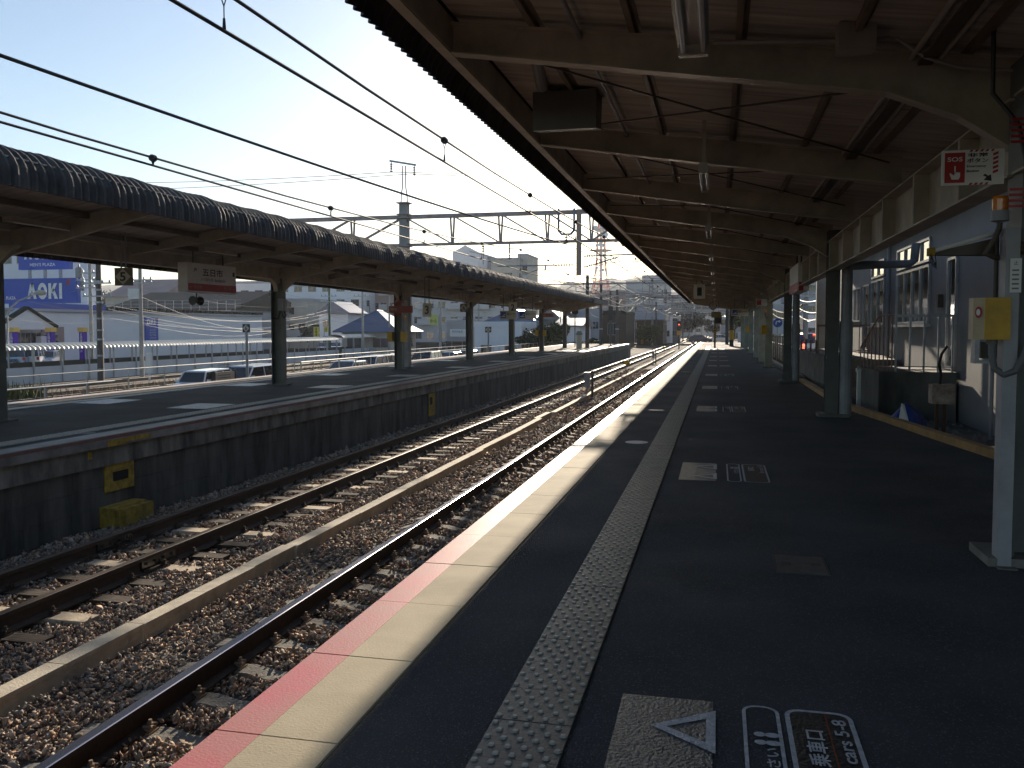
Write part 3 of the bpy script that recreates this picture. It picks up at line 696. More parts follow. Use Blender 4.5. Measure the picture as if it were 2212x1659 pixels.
for x in (-1.35, -.62, .12, .86, 1.6, 2.25):
    m = MB(); z = zb(x); m.box(x-.02, x+.02, CY0, CY1, z-.063, z-.004); m.box(x+.02, x+.06, CY0, CY1, z-.012, z-.004); m.build('purlin', mat('purlin_paint', (.23, .175, .13), .6, 0, .3, 4), can)
for i in range(2, 14):
    ya, yb = RAF[i], RAF[i+1]; m = MB()
    m.tube([(-1.9, ya+.1, 3.68), (1.7, yb-.1, 3.2)], .009, 6); m.tube([(1.7, ya+.1, 3.2), (-1.9, yb-.1, 3.7)], .009, 6); m.build('tie_rod', M_STEELD, can)
# longitudinal girder with web stiffeners
m = MB(); m.box(1.80, 1.99, 6.3, CY1, 2.47, 2.485); m.box(1.80, 1.99, 6.3, CY1, 2.955, 2.97); m.box(1.935, 1.947, 6.3, CY1, 2.485, 2.955)
y = 7.5
while y < CY1: m.box(1.80, 1.935, y-.03, y+.03, 2.485, 2.955); y += 1.62
m.build('girder', M_STEEL, can)
m = MB(); m.box(1.80, 1.99, CY0, 6.2, 2.47, 2.485); m.box(1.80, 1.99, CY0, 6.2, 2.955, 2.97); m.box(1.935, 1.947, CY0, 6.2, 2.485, 2.955); m.build('girder', M_STEEL, can)
for i, y in enumerate(PY):
    xx = 1.90; m = MB(); m.box(xx-.012, xx+.012, y-.11, y+.11, 0, 3.15); m.box(xx-.10, xx+.10, y-.122, y-.11, 0, 3.15); m.box(xx-.10, xx+.10, y+.11, y+.122, 0, 3.15)
    if i == 0: m = MB(); m.box(1.835, 1.847, y-.15, y+.15, 0, 3.2); m.box(2.10, 2.112, y-.15, y+.15, 0, 3.2); m.box(1.847, 2.10, y-.012, y+.012, 0, 3.2)
    if i >= 3: m = MB(); m.box(xx-.13, xx+.13, y-.13, y+.13, 0, 2.62)
    p = m.build('post', M_POST if i < 3 else mat('pale_green_concrete_post', (.30, .32, .27), .7, 0, .3, 3), can)
    m = MB(); m.box(xx-.22, xx+.28, y-.22, y+.22, -.01, .055); m.build('base_block', M_CONC, p)
    if i in (1, 2):
        m = MB(); m.tube([(xx+.22, y-.06, 0.0), (xx+.22, y-.06, 2.5)], .09, 14); m.tube([(xx+.22, y-.06, .02), (xx+.22, y-.06, 1.62)], .108, 14)
        if i == 1: m.tube([(xx+.22, y-.06, 2.46), (xx+.25, y-.05, 2.54), (xx+.55, y+.1, 2.57), (xx+1.28, y+.4, 2.6), (xx+1.36, y+.42, 2.66), (xx+1.38, y+.42, 2.95)], .07, 12)
        m.build('drain_pipe', mat('pale_blue_pipe', (.34, .36, .38), .5, 0, .35, 3), p)
m = MB(); m.box(1.728, 1.808, 6.02, 6.14, 0.0, 2.12); m.build('cable_cover', M_POSTW, can)
m = MB(); m.box(1.72, 1.83, 5.96, 6.02, 0, .01); m.build('cable_cover_foot', M_CONC, can)

# ------------------------------------------------------------ things under the near canopy
GF = 'fluorescent lamps under the near canopy'
def lamp(x, y, z, lb, L=1.25):
    o = thing('fluorescent_lamp', lb, 'lamp', (x, y, z), group=GF)
    hw = .05 if y > 6 else .09
    m = MB(); m.prism([(x-hw, z+.06), (x+hw, z+.06), (x+hw*.7, z+.10), (x-hw*.7, z+.10)], 'y', y-L/2, y+L/2); m.box(x-.02, x+.02, y-.3, y-.26, z+.11, zb(x)-.06); m.box(x-.02, x+.02, y+.26, y+.3, z+.11, zb(x)-.06); m.build('housing', M_FIX, o)
    m = MB(); m.box(x-hw*.9, x+hw*.9, y+L/2-.05, y+L/2, z+.0, z+.06); m.build('end_cap', M_FIX, o)
    m = MB(); m.box(x-hw*.9, x+hw*.9, y-L/2, y-L/2+.05, z+.0, z+.06); m.build('end_cap', M_FIX, o)
    for s in (-hw*.6, hw*.6):
        m = MB(); m.tube([(x+s, y-L/2+.05, z+.025), (x+s, y+L/2-.05, z+.025)], .0145, 10); m.build('tube', M_TUBE, o)
lamp(-.15, 4.55, 3.03, 'twin tube lamp hanging unlit at the top edge of the picture')
for i, y in enumerate([9.3, 14.4, 19.6, 24.8, 30, 35.2, 41, 47, 53]): lamp(-.15, y, 2.98, '%s unlit twin tube lamp along the canopy, counted from the near one' % ordinal(i+1))
# speaker box
o = thing('hanging_box', 'dark grey boxy sign case hanging from a pipe below the first rafter', 'sign case', (-1.4, 8.4, 3.35))
m = MB(); m.prism([(8.25, 3.36), (8.62, 3.42), (8.68, 3.74), (8.25, 3.72)], 'x', -1.72, -1.12); m.build('case', mat('sign_case_grey', (.13, .13, .115), .55, 0, .2, 3), o)
m = MB(); m.tube([(-1.62, 8.2, 3.75), (-1.55, 7.6, 3.82), (-1.5, 7.0, 3.80)], .055, 12); m.build('hanger_pipe', M_GREY, o)
# junction boxes and conduit on the first rafter
o = thing('junction_box', 'beige junction box with thin conduit fixed to the first rafter', 'junction box', (.85, 6.3, 3.29))
m = MB(); m.box(.74, .97, 6.12, 6.30, 3.30, 3.47); m.build('box', M_FIX, o)
m = MB(); m.tube([(-.05, 6.35, 3.47), (.74, 6.3, 3.41)], .016, 8); m.tube([(.97, 6.3, 3.41), (1.12, 6.3, 3.40), (1.3, 6.32, 3.27), (1.5, 6.34, 3.2), (1.85, 6.36, 3.16)], .012, 8); m.build('conduit', mat('white_conduit', (.4, .38, .36), .5), o)
o = thing('conduit', 'dark cable running down the front of the near post', 'cable', (1.9, 6.05, 1))
m = MB(); m.tube([(1.6, 5.6, 3.62), (1.62, 6.0, 3.3), (1.64, 6.06, 2.95), (1.78, 6.03, 2.75), (1.86, 5.98, 2.3), (1.9, 5.98, 1.2), (1.9, 6.0, .6)], .014, 8); m.build('cable', M_DARK, o)
# SOS sign
def hand_mb(m, o, uu, vv, s):
    o = Vector(o); uu = Vector(uu); vv = Vector(vv)
    P = lambda a, b: o+uu*a*s+vv*b*s
    m.face([P(.40, .45), P(.50, .45), P(.50, 1.0), P(.47, 1.05), P(.43, 1.05), P(.40, 1.0)])
    m.face([P(.22, .0), P(.72, .0), P(.82, .22), P(.82, .52), P(.40, .60), P(.40, .3), P(.12, .52), P(.06, .44)])
o = thing('emergency_button_sign', 'white and red emergency button sign with lettering and a pointing hand on the near post', 'sign', (1.56, 6.1, 2.4))
Y = 6.0
m = MB(); m.box(1.345, 1.70, Y, Y+.012, 2.385, 2.60); m.build('board', M_WHITE, o)
m = MB(); m.face([(1.362, Y-.002, 2.40), (1.478, Y-.002, 2.40), (1.478, Y-.002, 2.585), (1.362, Y-.002, 2.585)])
for k in range(6):
    for z0, x0, x1 in ((2.385, 1.50, 1.62), (2.586, 1.50, 1.66)):
        x = 1.5+k*.03
        if x < x1-.02: m.face([(x, Y-.002, z0), (x+.015, Y-.002, z0), (x+.024, Y-.002, z0+.013), (x+.009, Y-.002, z0+.013)])
for k in range(5): m.face([(1.635, Y-.002, 2.45+k*.027), (1.665, Y-.002, 2.462+k*.027), (1.665, Y-.002, 2.477+k*.027), (1.635, Y-.002, 2.465+k*.027)])
m.build('red_panel', M_RED, o)
m = MB(); m.text('SOS', (1.377, Y-.004, 2.53), (1, 0, 0), (0, 0, 1), .086, .028); hand_mb(m, (1.385, Y-.004, 2.42), (1, 0, 0), (0, 0, 1), .08); m.build('white_lettering', M_WHITE, o)
m = MB(); m.text('非常', (1.492, Y-.003, 2.555), (1, 0, 0), (0, 0, 1), .115, .024); m.text('ボタン', (1.488, Y-.003, 2.52), (1, 0, 0), (0, 0, 1), .12, .027)
m.face([(1.58, Y-.003, 2.44), (1.60, Y-.003, 2.43), (1.585, Y-.003, 2.412), (1.63, Y-.003, 2.405), (1.625, Y-.003, 2.445), (1.61, Y-.003, 2.437), (1.592, Y-.003, 2.45)])
m.text('Emergency', (1.488, Y-.003, 2.488), (1, 0, 0), (0, 0, 1), .11, .019); m.text('Button', (1.488, Y-.003, 2.462), (1, 0, 0), (0, 0, 1), .07, .015); m.build('black_lettering', M_BLACK, o)
m = MB()
for k in range(6):
    for (za, zc) in ((2.63, 2.80), (2.24, 2.37)):
        z = za+k*.034
        if z < zc: m.box(1.73, 1.835, 5.995, 6.005, z, z+.015)
m.build('striped_band', M_RED, o)
# beacon
o = thing('beacon_lamp', 'amber warning beacon on a short stem beside the near post', 'beacon', (1.71, 6.1, 2.1))
m = MB(); m.lathe((1.71, 6.1, 2.235), [(.046, 0), (.048, .07), (.042, .088), (.015, .092)], 20); m.build('lens', M_AMBER, o, smooth=False)
m = MB(); m.lathe((1.71, 6.1, 2.19), [(.02, -.03), (.052, -.02), (.052, .044), (.046, .045)], 20); m.build('base', M_GREY, o)
m = MB(); m.tube([(1.71, 6.1, 2.18), (1.71, 6.1, 2.13), (1.69, 6.12, 2.06), (1.64, 6.14, 1.97), (1.7, 6.16, 1.95), (1.78, 6.2, 1.95)], .018, 10); m.build('stem', M_STEELD, o)
# fluorescent lamp arm beyond the post
o = thing('fluorescent_lamp', 'slanting tube lamp on a dark arm beside the near post catching a bright glint', 'lamp', (1.5, 6.3, 2.0))
m = MB(); m.prism([(1.37, 1.975), (1.74, 1.965), (1.74, 2.08), (1.37, 1.995)], 'y', 6.22, 6.30); m.build('housing', M_STEELD, o)
m = MB(); m.tube([(1.36, 6.2, 2.0), (1.72, 6.2, 2.105)], .013, 10); m.build('tube', M_TUBE, o)
m = MB(); m.box(1.325, 1.36, 6.18, 6.26, 1.97, 2.02); m.build('end_cap', M_YELW, o)
m = MB()
for k in range(3): m.tube([(1.34, 6.2, 1.975), (1.335+.01*k, 6.19, 1.93), (1.35+.01*k, 6.19, 1.90-.008*k), (1.37, 6.2, 1.93), (1.365, 6.2, 1.975)], .003, 5)
m.build('loose_wires', M_DARK, o)
m = MB(); m.tube([(1.725, 6.2, 2.1), (1.725, 6.2, 1.69)], .014, 8); m.build('stem', M_STEELD, o)
m = MB(); m.lathe((1.80, 6.1, 2.0), [(.04, -.05), (.055, 0), (.04, .05)], 12, 'x'); m.build('joint', M_STEELD, o)
# yellow emergency box
o = thing('emergency_box', 'yellow emergency button box with cream front fixed to the near post', 'emergency box', (1.68, 6.1, 1.43))
m = MB(); m.box(1.612, 1.76, 6.0, 6.16, 1.43, 1.69); m.build('box', M_YEL, o)
m = MB(); m.poly([(1.612, 6.0, 1.43), (1.612, 6.0, 1.69), (1.562, 6.06, 1.69), (1.562, 6.06, 1.43), (1.612, 6.16, 1.43), (1.612, 6.16, 1.69), (1.562, 6.16, 1.69), (1.562, 6.16, 1.43)], [(0, 1, 2, 3), (3, 2, 6, 7), (1, 5, 6, 2), (0, 3, 7, 4)]); m.build('cover', mat('cream_box_front', (.55, .45, .28), .5), o)
cc = Vector((1.586, 6.028, 1.60)); uu = Vector((.05, -.06, 0)).normalized(); nn = Vector((-.06, -.05, 0)).normalized()
m = MB(); m.face([cc+nn*.003+uu*.024*cos(2*pi*k/20)+Vector((0, 0, .036))*sin(2*pi*k/20) for k in range(20)]); m.build('button_ring', M_RED, o)
m = MB(); m.face([cc+nn*.006+uu*.014*cos(2*pi*k/20)+Vector((0, 0, .021))*sin(2*pi*k/20) for k in range(20)]); m.build('button', M_WHITE, o)
m = MB(); m.tube([(1.68, 6.08, 1.43), (1.68, 6.08, 1.34), (1.69, 6.06, 1.25), (1.74, 6.03, 1.21), (1.8, 6.0, 1.24), (1.84, 5.98, 1.34), (1.86, 5.97, 1.42)], .022, 10); m.tube([(1.68, 6.08, 1.43), (1.68, 6.08, 1.40)], .034, 10); m.build('cable_loop', mat('grey_hose', (.16, .16, .165), .6), o)
# notice plate on the cable cover
o = thing('notice_plate', 'narrow white notice with small print on the near post', 'notice', (1.785, 6.01, 1.75))
m = MB(); m.box(1.752, 1.815, 6.008, 6.018, 1.72, 1.93); m.build('plate', M_WHITE, o)
m = MB(); m.text('止', (1.77, 6.006, 1.89), (1, 0, 0), (0, 0, 1), .025, .025)
for k in range(5): m.box(1.762, 1.80, 6.005, 6.007, 1.74+.028*k, 1.75+.028*k)
m.build('lettering', mat('faded_print', (.2, .2, .2), .6), o)
# hanging plates: platform number, clock, smoking corner, exit, name sign, far emergency sign
def plate(name, lb, cat, x0, x1, y, z0, z1, txt, hang=None, bm=M_CREAMS, tm=M_BLACK, rods=2, t=.05, pad=.22, group=None, top=3.3):
    o = thing(name, lb, cat, ((x0+x1)/2, y, z0), group=group)
    m = MB(); m.box(x0, x1, y, y+t, z0, z1); m.build('board', bm, o)
    w, h = x1-x0, z1-z0
    if txt: m = MB(); m.text(txt, (x0+w*pad, y-.006, z0+h*pad*.7), (1, 0, 0), (0, 0, 1), w*(1-2*pad), h*(1-1.4*pad), fit=True); m.build('lettering', tm, o)
    for k in range(rods):
        xx = x0+w*(.25+.5*k) if rods > 1 else x0+w/2
        m = MB(); m.tube([(xx, y+t/2, z1), (xx, y+t/2, top)], .014, 6); m.build('rod', M_STEELD, o)
    return o
plate('platform_number_sign', 'square platform number 1 plate hanging near the far end of the near canopy', 'sign', -.92, -.48, 35, 2.64, 3.2, '1', top=3.6, pad=.3)
def station_clock(x, y, z, lb):
    o = thing('station_clock', lb, 'clock', (x, y, z), group='clocks under the near canopy')
    m = MB(); m.lathe((x, y, z), [(.23, -.06), (.26, -.04), (.26, .04), (.23, .06)], 28, 'y'); m.build('case', M_STEELD, o)
    m = MB(); m.lathe((x, y, z), [(.21, -.065), (.21, -.062)], 28, 'y'); m.build('face', M_FIX, o)
    m = MB(); m.box(x-.015, x+.015, y-.075, y-.07, z, z+.17); m.bar((x, y-.072, z), (x+.12, y-.072, z-.06), .02, .004); m.build('hands', M_BLACK, o)
    m = MB(); m.tube([(x, y, z+.25), (x, y, max(z+.3, 3.6))], .02, 6); m.build('rod', M_STEELD, o)
station_clock(at('y', 36.5, 1528, 600).x, 36.5, at('y', 36.5, 1528, 603).z-.02, 'round clock seen against the dark soffit above the number 1 plate')
station_clock(at('y', 60, 1540, 661).x, 60, at('y', 60, 1540, 661).z, 'small round clock far along the near canopy')
plate('hanging_sign', 'worn yellow brown hanging sign far along the near canopy', 'sign', -.42, .22, 60, 2.2, 2.6, None, bm=mat('worn_ochre_sign', (.30, .22, .09), .6, 0, .4, 4), top=3.4)
def smoke_sign(x0, x1, y, z0, z1, lb, top):
    o = thing('smoking_corner_sign', lb, 'sign', ((x0+x1)/2, y, z0), group='smoking corner signs')
    m = MB(); m.box(x0, x1, y, y+.06, z0, z1); m.build('board', M_CREAMS, o); w = x1-x0; h = z1-z0
    m = MB(); m.box(x0+w*.06, x0+w*.37, y-.008, y-.004, z0+h*.15, z1-h*.12); m.build('pictogram', M_BLUE, o)
    m = MB(); m.box(x0+w*.10, x0+w*.33, y-.014, y-.01, z0+h*.28, z0+h*.38); m.bar((x0+w*.2, y-.012, z0+h*.45), (x0+w*.33, y-.012, z0+h*.6), .03, .004, up=(0, 1, 0)); m.build('cigarette', M_WHITE, o)
    m = MB(); m.text('喫煙コーナー', (x0+w*.42, y-.008, z0+h*.48), (1, 0, 0), (0, 0, 1), w*.53, h*.3); m.build('lettering', M_BLACK, o)
    for xx in (x0+w*.2, x0+w*.8):
        m = MB(); m.tube([(xx, y+.03, z1), (xx, y+.03, top)], .014, 6); m.build('rod', M_STEELD, o)
smoke_sign(.76, 1.68, 52, 2.2, 2.6, 'smoking corner sign with blue pictogram beneath the near canopy', 3.2)
o = plate('emergency_button_sign', 'small red and white emergency sign on a far post of the near canopy', 'sign', 1.42, 1.82, 34.7, 2.36, 2.6, None, bm=M_WHITE, rods=0)
m = MB(); m.box(1.44, 1.60, 34.69, 34.695, 2.38, 2.58); m.build('red_panel', M_RED, o)
m = MB(); m.text('SOS', (1.455, 34.68, 2.52), (1, 0, 0), (0, 0, 1), .13, .045); m.text('非常ボタン', (1.62, 34.68, 2.48), (1, 0, 0), (0, 0, 1), .18, .05); m.build('lettering', M_CREAMS, o)
o = thing('station_name_sign', 'white and red name sign seen almost edge-on above the near platform posts', 'sign', (2.1, 24.5, 2.5))
m = MB(); m.box(1.78, 2.02, 21.2, 23.6, 2.36, 3.0); m.build('case', M_WHITE, o)
m = MB(); m.box(1.775, 1.779, 21.25, 23.55, 2.36, 2.56); m.box(1.8, 1.9, 21.19, 21.199, 2.36, 2.56); m.build('red_band', M_RED, o)
m = MB(); m.tube([(1.9, 21.8, 3.0), (1.9, 21.8, 3.3)], .02, 6); m.tube([(1.9, 23, 3.0), (1.9, 23, 3.3)], .02, 6); m.build('rods', M_STEELD, o)
for y in (34.6, 53.1):
    o = thing('emergency_box', 'small yellow emergency box on %s post along the near platform' % ('a nearer' if y < 40 else 'the farthest marked'), 'emergency box', (1.7, y, 1.2))
    m = MB(); m.box(1.60, 1.80, y-.28, y-.1, 1.28, 1.62); m.build('box', M_YEL, o)
    m = MB(); m.box(1.62, 1.70, y-.1, y, 1.4, 1.5); m.build('bracket', M_GREY, o)
o = thing('beacon_lamp', 'tiny amber beacon on a far post below the small emergency sign', 'beacon', (1.74, 34.5, 2.1))
m = MB(); m.lathe((1.74, 34.55, 2.1), [(.05, 0), (.05, .12), (.02, .14)], 12); m.build('lens', M_AMBER, o)
m = MB(); m.tube([(1.74, 34.55, 2.1), (1.74, 34.55, 1.95), (1.85, 34.7, 1.9)], .02, 6); m.build('stem', M_STEELD, o)
# poles at the end of the near platform
o = thing('utility_pole', 'dark pole with yellow and black bands at the end of the near platform', 'pole', (1.15, 75.3, 0))
m = MB(); m.tube([(1.14, 75.3, 0), (1.14, 75.3, 6.2)], .17, 14, .13); m.build('shaft', mat('dark_pole', (.09, .08, .075), .7), o)
m = MB(); m.tube([(1.14, 75.3, .55), (1.14, 75.3, 1.35)], .185, 14); m.build('band', M_YEL, o)
m = MB(); m.tube([(.85, 84, 0), (.85, 84, 6.6)], .15, 12, .12); tag(m.build('utility_pole', mat('dark_pole', (.09, .08, .075))), 'plain dark pole just behind the yellow banded one at the platform end', 'pole')
o = thing('striped_post', 'short post with yellow black stripes standing at the far end of the near platform', 'post', (-.19, 69.4, 0))
m = MB(); m.tube([(-.19, 69.4, 0), (-.19, 69.4, 1.9)], .07, 10); m.build('shaft', M_STEELD, o)
m = MB(); m.box(-.29, -.09, 69.3, 69.34, .75, 1.45); m.build('plate', M_DARK, o)
m = MB()
for k in range(5): m.face([(-.29, 69.29, .78+.14*k), (-.09, 69.29, .86+.14*k), (-.09, 69.29, .92+.14*k), (-.29, 69.29, .84+.14*k)])
m.build('stripes', M_YEL, o)
m = MB(); m.box(-.25, .3, 69.35, 69.5, 1.85, 2.5); m.build('signal_head', M_DARK, o)

# ------------------------------------------------------------ opposite canopy
LC0, LC1 = -6.0, 71.0
lc = thing('platform_canopy', 'butterfly canopy with grey corrugated rounded eave over the opposite platform', 'canopy', (-11.7, 0, 0))
prof = [(-8.58, 3.27), (-8.58, 3.34)]+[(-8.58-.5*(1-cos(radians(a))), 3.42+.42*sin(radians(a))) for a in range(0, 91, 15)]+[(-10, 3.72), (-11.7, 3.5), (-13.9, 3.72), (-14.35, 3.6), (-14.4, 3.05)]
sheet(prof[:9]+[(-9.6, 3.80)], LC0, 62.5, .16, .026, 'eave_sheet', M_SHEETG, lc, seg=6, scal=.02)
sheet([(-9.6, 3.82), (-11.7, 3.58), (-14.0, 3.75), (-14.4, 3.6), (-14.42, 3.02)], LC0, LC1, .2, .02, 'roof_sheet', M_SHEET, lc, seg=4)
sheet([(-8.60, 3.68), (-9.6, 3.80)], 62.5, LC1, .2, .02, 'roof_sheet', M_SHEET, lc, seg=4)
m = MB(); m.box(-8.62, -8.56, 62.6, LC1, 3.33, 3.64); m.build('eave_board', M_CONCL, lc)
sof = [(-8.66, 3.64), (-11.7, 3.17), (-14.35, 3.45)]
m = MB()
for (xa, za), (xb, zc) in zip(sof, sof[1:]):
    m.poly([(xa, LC0, za), (xb, LC0, zc), (xb, LC1, zc), (xa, LC1, za), (xa, LC0, za+.02), (xb, LC0, zc+.02), (xb, LC1, zc+.02), (xa, LC1, za+.02)], [(0, 1, 2, 3), (7, 6, 5, 4), (0, 3, 7, 4), (1, 5, 6, 2), (0, 4, 5, 1), (3, 2, 6, 7)])
m.build('soffit', M_BOARD, lc)
LP = [12.27, 22.1, 31.5, 41.2, 50.2, 59.2, 68.6]
y = 3.3; k = 0
while y < LC1:
    m = MB(); pil = k % 3 == 0; a = 2.72 if pil else 2.98
    tap(m, y, .1, [(-8.70, 3.60), (-11.7, 3.13)], [(-8.70, 3.38), (-11.7, a)]); m.build('beam', M_STEEL, lc)
    m = MB(); tap(m, y, .1, [(-11.7, 3.13), (-14.3, 3.38)], [(-11.7, a), (-14.3, 3.20)]); m.build('beam', M_STEEL, lc)
    k += 1; y += 3.13
for x, z in ((-9.3, 3.48), (-10.1, 3.36), (-11.0, 3.22), (-12.5, 3.2), (-13.4, 3.28)):
    m = MB(); m.box(x-.04, x+.04, LC0, LC1, z-.06, z+.03); m.build('purlin', M_STEELD, lc)
m = MB(); m.box(-11.78, -11.62, LC0, LC1, 2.83, 3.14); m.build('girder', M_STEEL, lc)
m = MB(); m.box(-8.72, -8.64, LC0, LC1, 3.38, 3.6); m.build('eave_beam', M_STEELD, lc)
for i, y in enumerate(LP):
    m = MB()
    x = -11.7; m.box(x-.15, x-.138, y-.14, y+.14, -.05, 2.85); m.box(x+.138, x+.15, y-.14, y+.14, -.05, 2.85); m.box(x-.138, x+.138, y-.008, y+.008, -.05, 2.85)
    if i == 0: m.box(x-.14, x+.14, y-.14, y-.12, -.05, 2.85)
    p = m.build('post', M_POST, lc)
    m = MB(); m.box(x-.26, x+.26, y-.24, y+.24, -.06, -.02); m.build('base_block', M_CONC, p)
    for s in (-1, 1):
        m = MB(); tt = [radians(a) for a in range(0, 91, 15)]
        pts = [(y+s*(.14+.5*(1-cos(t))), 2.5+.34*sin(t)) for t in tt]+[(y+s*.14, 2.84)]
        m.prism(pts, 'x', x-.06, x+.06); m.build('haunch', M_STEEL, p)
    m = MB(); m.prism([(x+.15, 2.5), (x+.6, 2.85), (x+.15, 2.85)], 'y', y-.05, y+.05); m.build('haunch', M_STEEL, p)
# boxes on the second post, hanging lamps and signs
o = thing('switch_box', 'grey switch box with looped cable on the opposite canopy post', 'switch box', (-11.45, 22.0, 1.9))
m = MB(); m.box(-11.56, -11.42, 21.8, 22.02, 1.98, 2.3); m.build('box', M_GREY, o)
m = MB(); m.tube([(-11.5, 21.9, 1.98), (-11.48, 21.9, 1.85), (-11.42, 21.88, 1.78), (-11.36, 21.88, 1.85), (-11.42, 21.88, 1.95)], .02, 8); m.tube([(-11.54, 21.9, 1.98), (-11.6, 21.85, 1.75), (-11.7, 21.8, 1.78)], .03, 8); m.build('cable_loop', M_DARK, o)
for i, y in enumerate([12.0, 17.2, 22.1, 27, 32, 37, 42, 47, 52, 57]):
    o = thing('fluorescent_lamp', '%s tube lamp under the opposite canopy, counted from the left' % ordinal(i), 'lamp', (-10.5, y, 3.1), group='fluorescent lamps under the opposite canopy')
    m = MB(); m.box(-10.58, -10.42, y-.63, y+.63, 3.12, 3.2); m.build('housing', M_FIX, o)
    m = MB(); m.tube([(-10.42, y-.6, 3.11), (-10.42, y+.6, 3.11)], .015, 8); m.build('tube', M_TUBE, o)
def diamond_sign(name, lb, x0, x1, y, z0, z1, ch, mode='hang', top=3.2, group=None, bm=M_SIGNB):
    o = thing(name, lb, 'sign', ((x0+x1)/2, y, z0), group=group); cx, cz = (x0+x1)/2, (z0+z1)/2; w, h = x1-x0, z1-z0
    m = MB(); m.box(x0, x1, y, y+.04, z0, z1); m.build('board', bm, o)
    m = MB(); m.face([(cx, y-.006, z0+h*.04), (x1-w*.04, y-.006, cz), (cx, y-.006, z1-h*.04), (x0+w*.04, y-.006, cz)]); m.build('diamond', mat('sign_diamond', (.55, .50, .42), .5, 0, .1), o)
    m = MB(); m.text(ch, (cx-w*.17, y-.012, cz-h*.25), (1, 0, 0), (0, 0, 1), w*.34, h*.5); m.build('lettering', M_BLACK, o)
    m = MB()
    if mode == 'hang':
        m.tube([(cx-.05, y+.02, z1), (cx-.05, y+.02, top)], .016, 6); m.tube([(cx+.05, y+.02, z1), (cx+.05, y+.02, top)], .016, 6)
    else: m.tube([(cx, y+.05, z0), (cx, y+.05, top)], mode, 8)
    m.build('rod' if mode == 'hang' else 'post', M_GREY, o); return o
GD = 'stopping point signs with a numbered diamond'
p = at('y', 14.6, 248, 617); q = at('y', 14.6, 284, 578)
diamond_sign('stopping_sign', 'hanging brown sign with number 5 in a pale diamond, opposite canopy', p.x, q.x, 14.6, p.z, q.z, '5', group=GD, top=3.3)
p = at('y', 34.4, 994, 674); q = at('y', 34.4, 1010, 656)
diamond_sign('stopping_sign', 'hanging sign with number 6 in a diamond beside an opposite canopy post', p.x, q.x, 34.4, p.z, q.z, '6', group=GD, top=3.25)
for (u0, v1, u1, v0, Y, ub, vb, ch, lb) in [(524, 718, 539, 700, 34, 531, 800, '6', 'black number 6 diamond sign on a tall post beyond the opposite platform'), (1048, 718, 1061, 706, 62, 1054, 765, '0', 'black number 0 diamond sign on a post behind the opposite platform')]:
    p = at('y', Y, u0, v1); q = at('y', Y, u1, v0)
    diamond_sign('stopping_sign', lb, p.x, q.x, Y, p.z, q.z, ch, mode=.06, top=-2.2, group=GD, bm=M_DARK)
for (u0, v0, u1, v1, Y, ch) in [(913, 684, 931, 655, 29.7, '3'), (1099, 675, 1116, 653, 41, '2')]:
    p = at('y', Y, u0, v0); q = at('y', Y, u1, v1)
    plate('platform_number_sign', ('cream plate numbered %s hanging left of a diamond sign under the opposite canopy' if ch == '3' else 'cream plate numbered %s above the smoking corner signs under the opposite canopy') % ch, 'sign', p.x, q.x, Y, p.z, q.z, ch, top=3.3, pad=.26)
p = at('y', 43, 1080, 690); q = at('y', 43, 1143, 671)
smoke_sign(p.x, (p.x+q.x)/2+.1, 43, p.z, q.z, 'left half of the smoking corner sign under the opposite canopy', 3.2)
smoke_sign((p.x+q.x)/2+.14, q.x+.3, 43.3, p.z, q.z, 'right half of the smoking corner sign under the opposite canopy', 3.2)
for (u0, v0, u1, v1, Y, lb) in [(844, 676, 895, 661, 31.2, 'red emergency button sign on an opposite canopy post, nearer one'), (1172, 685, 1197, 677, 59, 'red emergency button sign on an opposite canopy post, farther one')]:
    p = at('y', Y, u0, v0); q = at('y', Y, u1, v1); o = thing('emergency_button_sign', lb, 'sign', ((p.x+q.x)/2, Y, p.z))
    m = MB(); m.box(p.x, q.x, Y-.2, Y-.17, p.z, q.z); m.build('board', mat('faded_red', (.33, .07, .05), .6), o)
    w = q.x-p.x; m = MB(); m.text('非常ボタン', (p.x+w*.06, Y-.205, p.z+(q.z-p.z)*.3), (1, 0, 0), (0, 0, 1), w*.3, (q.z-p.z)*.4); m.build('lettering', M_CREAMS, o)
for Y, s in ((31.3, 1), (58.9, .8)):
    o = thing('emergency_box', 'pair of yellow emergency boxes on %s opposite canopy post' % ('the third' if Y < 40 else 'a distant'), 'emergency box', (-11.7, Y, 1.1))
    for sx in (-1, 1):
        m = MB(); m.box(-11.7+sx*.17, -11.7+sx*.36, Y-.12, Y+.12, 1.0, 1.38); m.build('box', M_YEL, o)
m = MB(); m.lathe((-11.4, 31.3, 1.86), [(.05, 0), (.05, .12), (.02, .14)], 12); tag(m.build('beacon_lamp', M_AMBER), 'amber beacon on the third post of the opposite canopy', 'beacon')
m = MB()
for k in range(6): m.poly([(-11.86, 31.345, 1.95+.1*k), (-11.54, 31.345, 2.02+.1*k), (-11.54, 31.345, 2.07+.1*k), (-11.86, 31.345, 2.0+.1*k)], [(0, 1, 2, 3)])
tag(m.build('warning_stripes', M_RED), 'red slanting stripes on the third post of the opposite canopy', 'warning stripes')
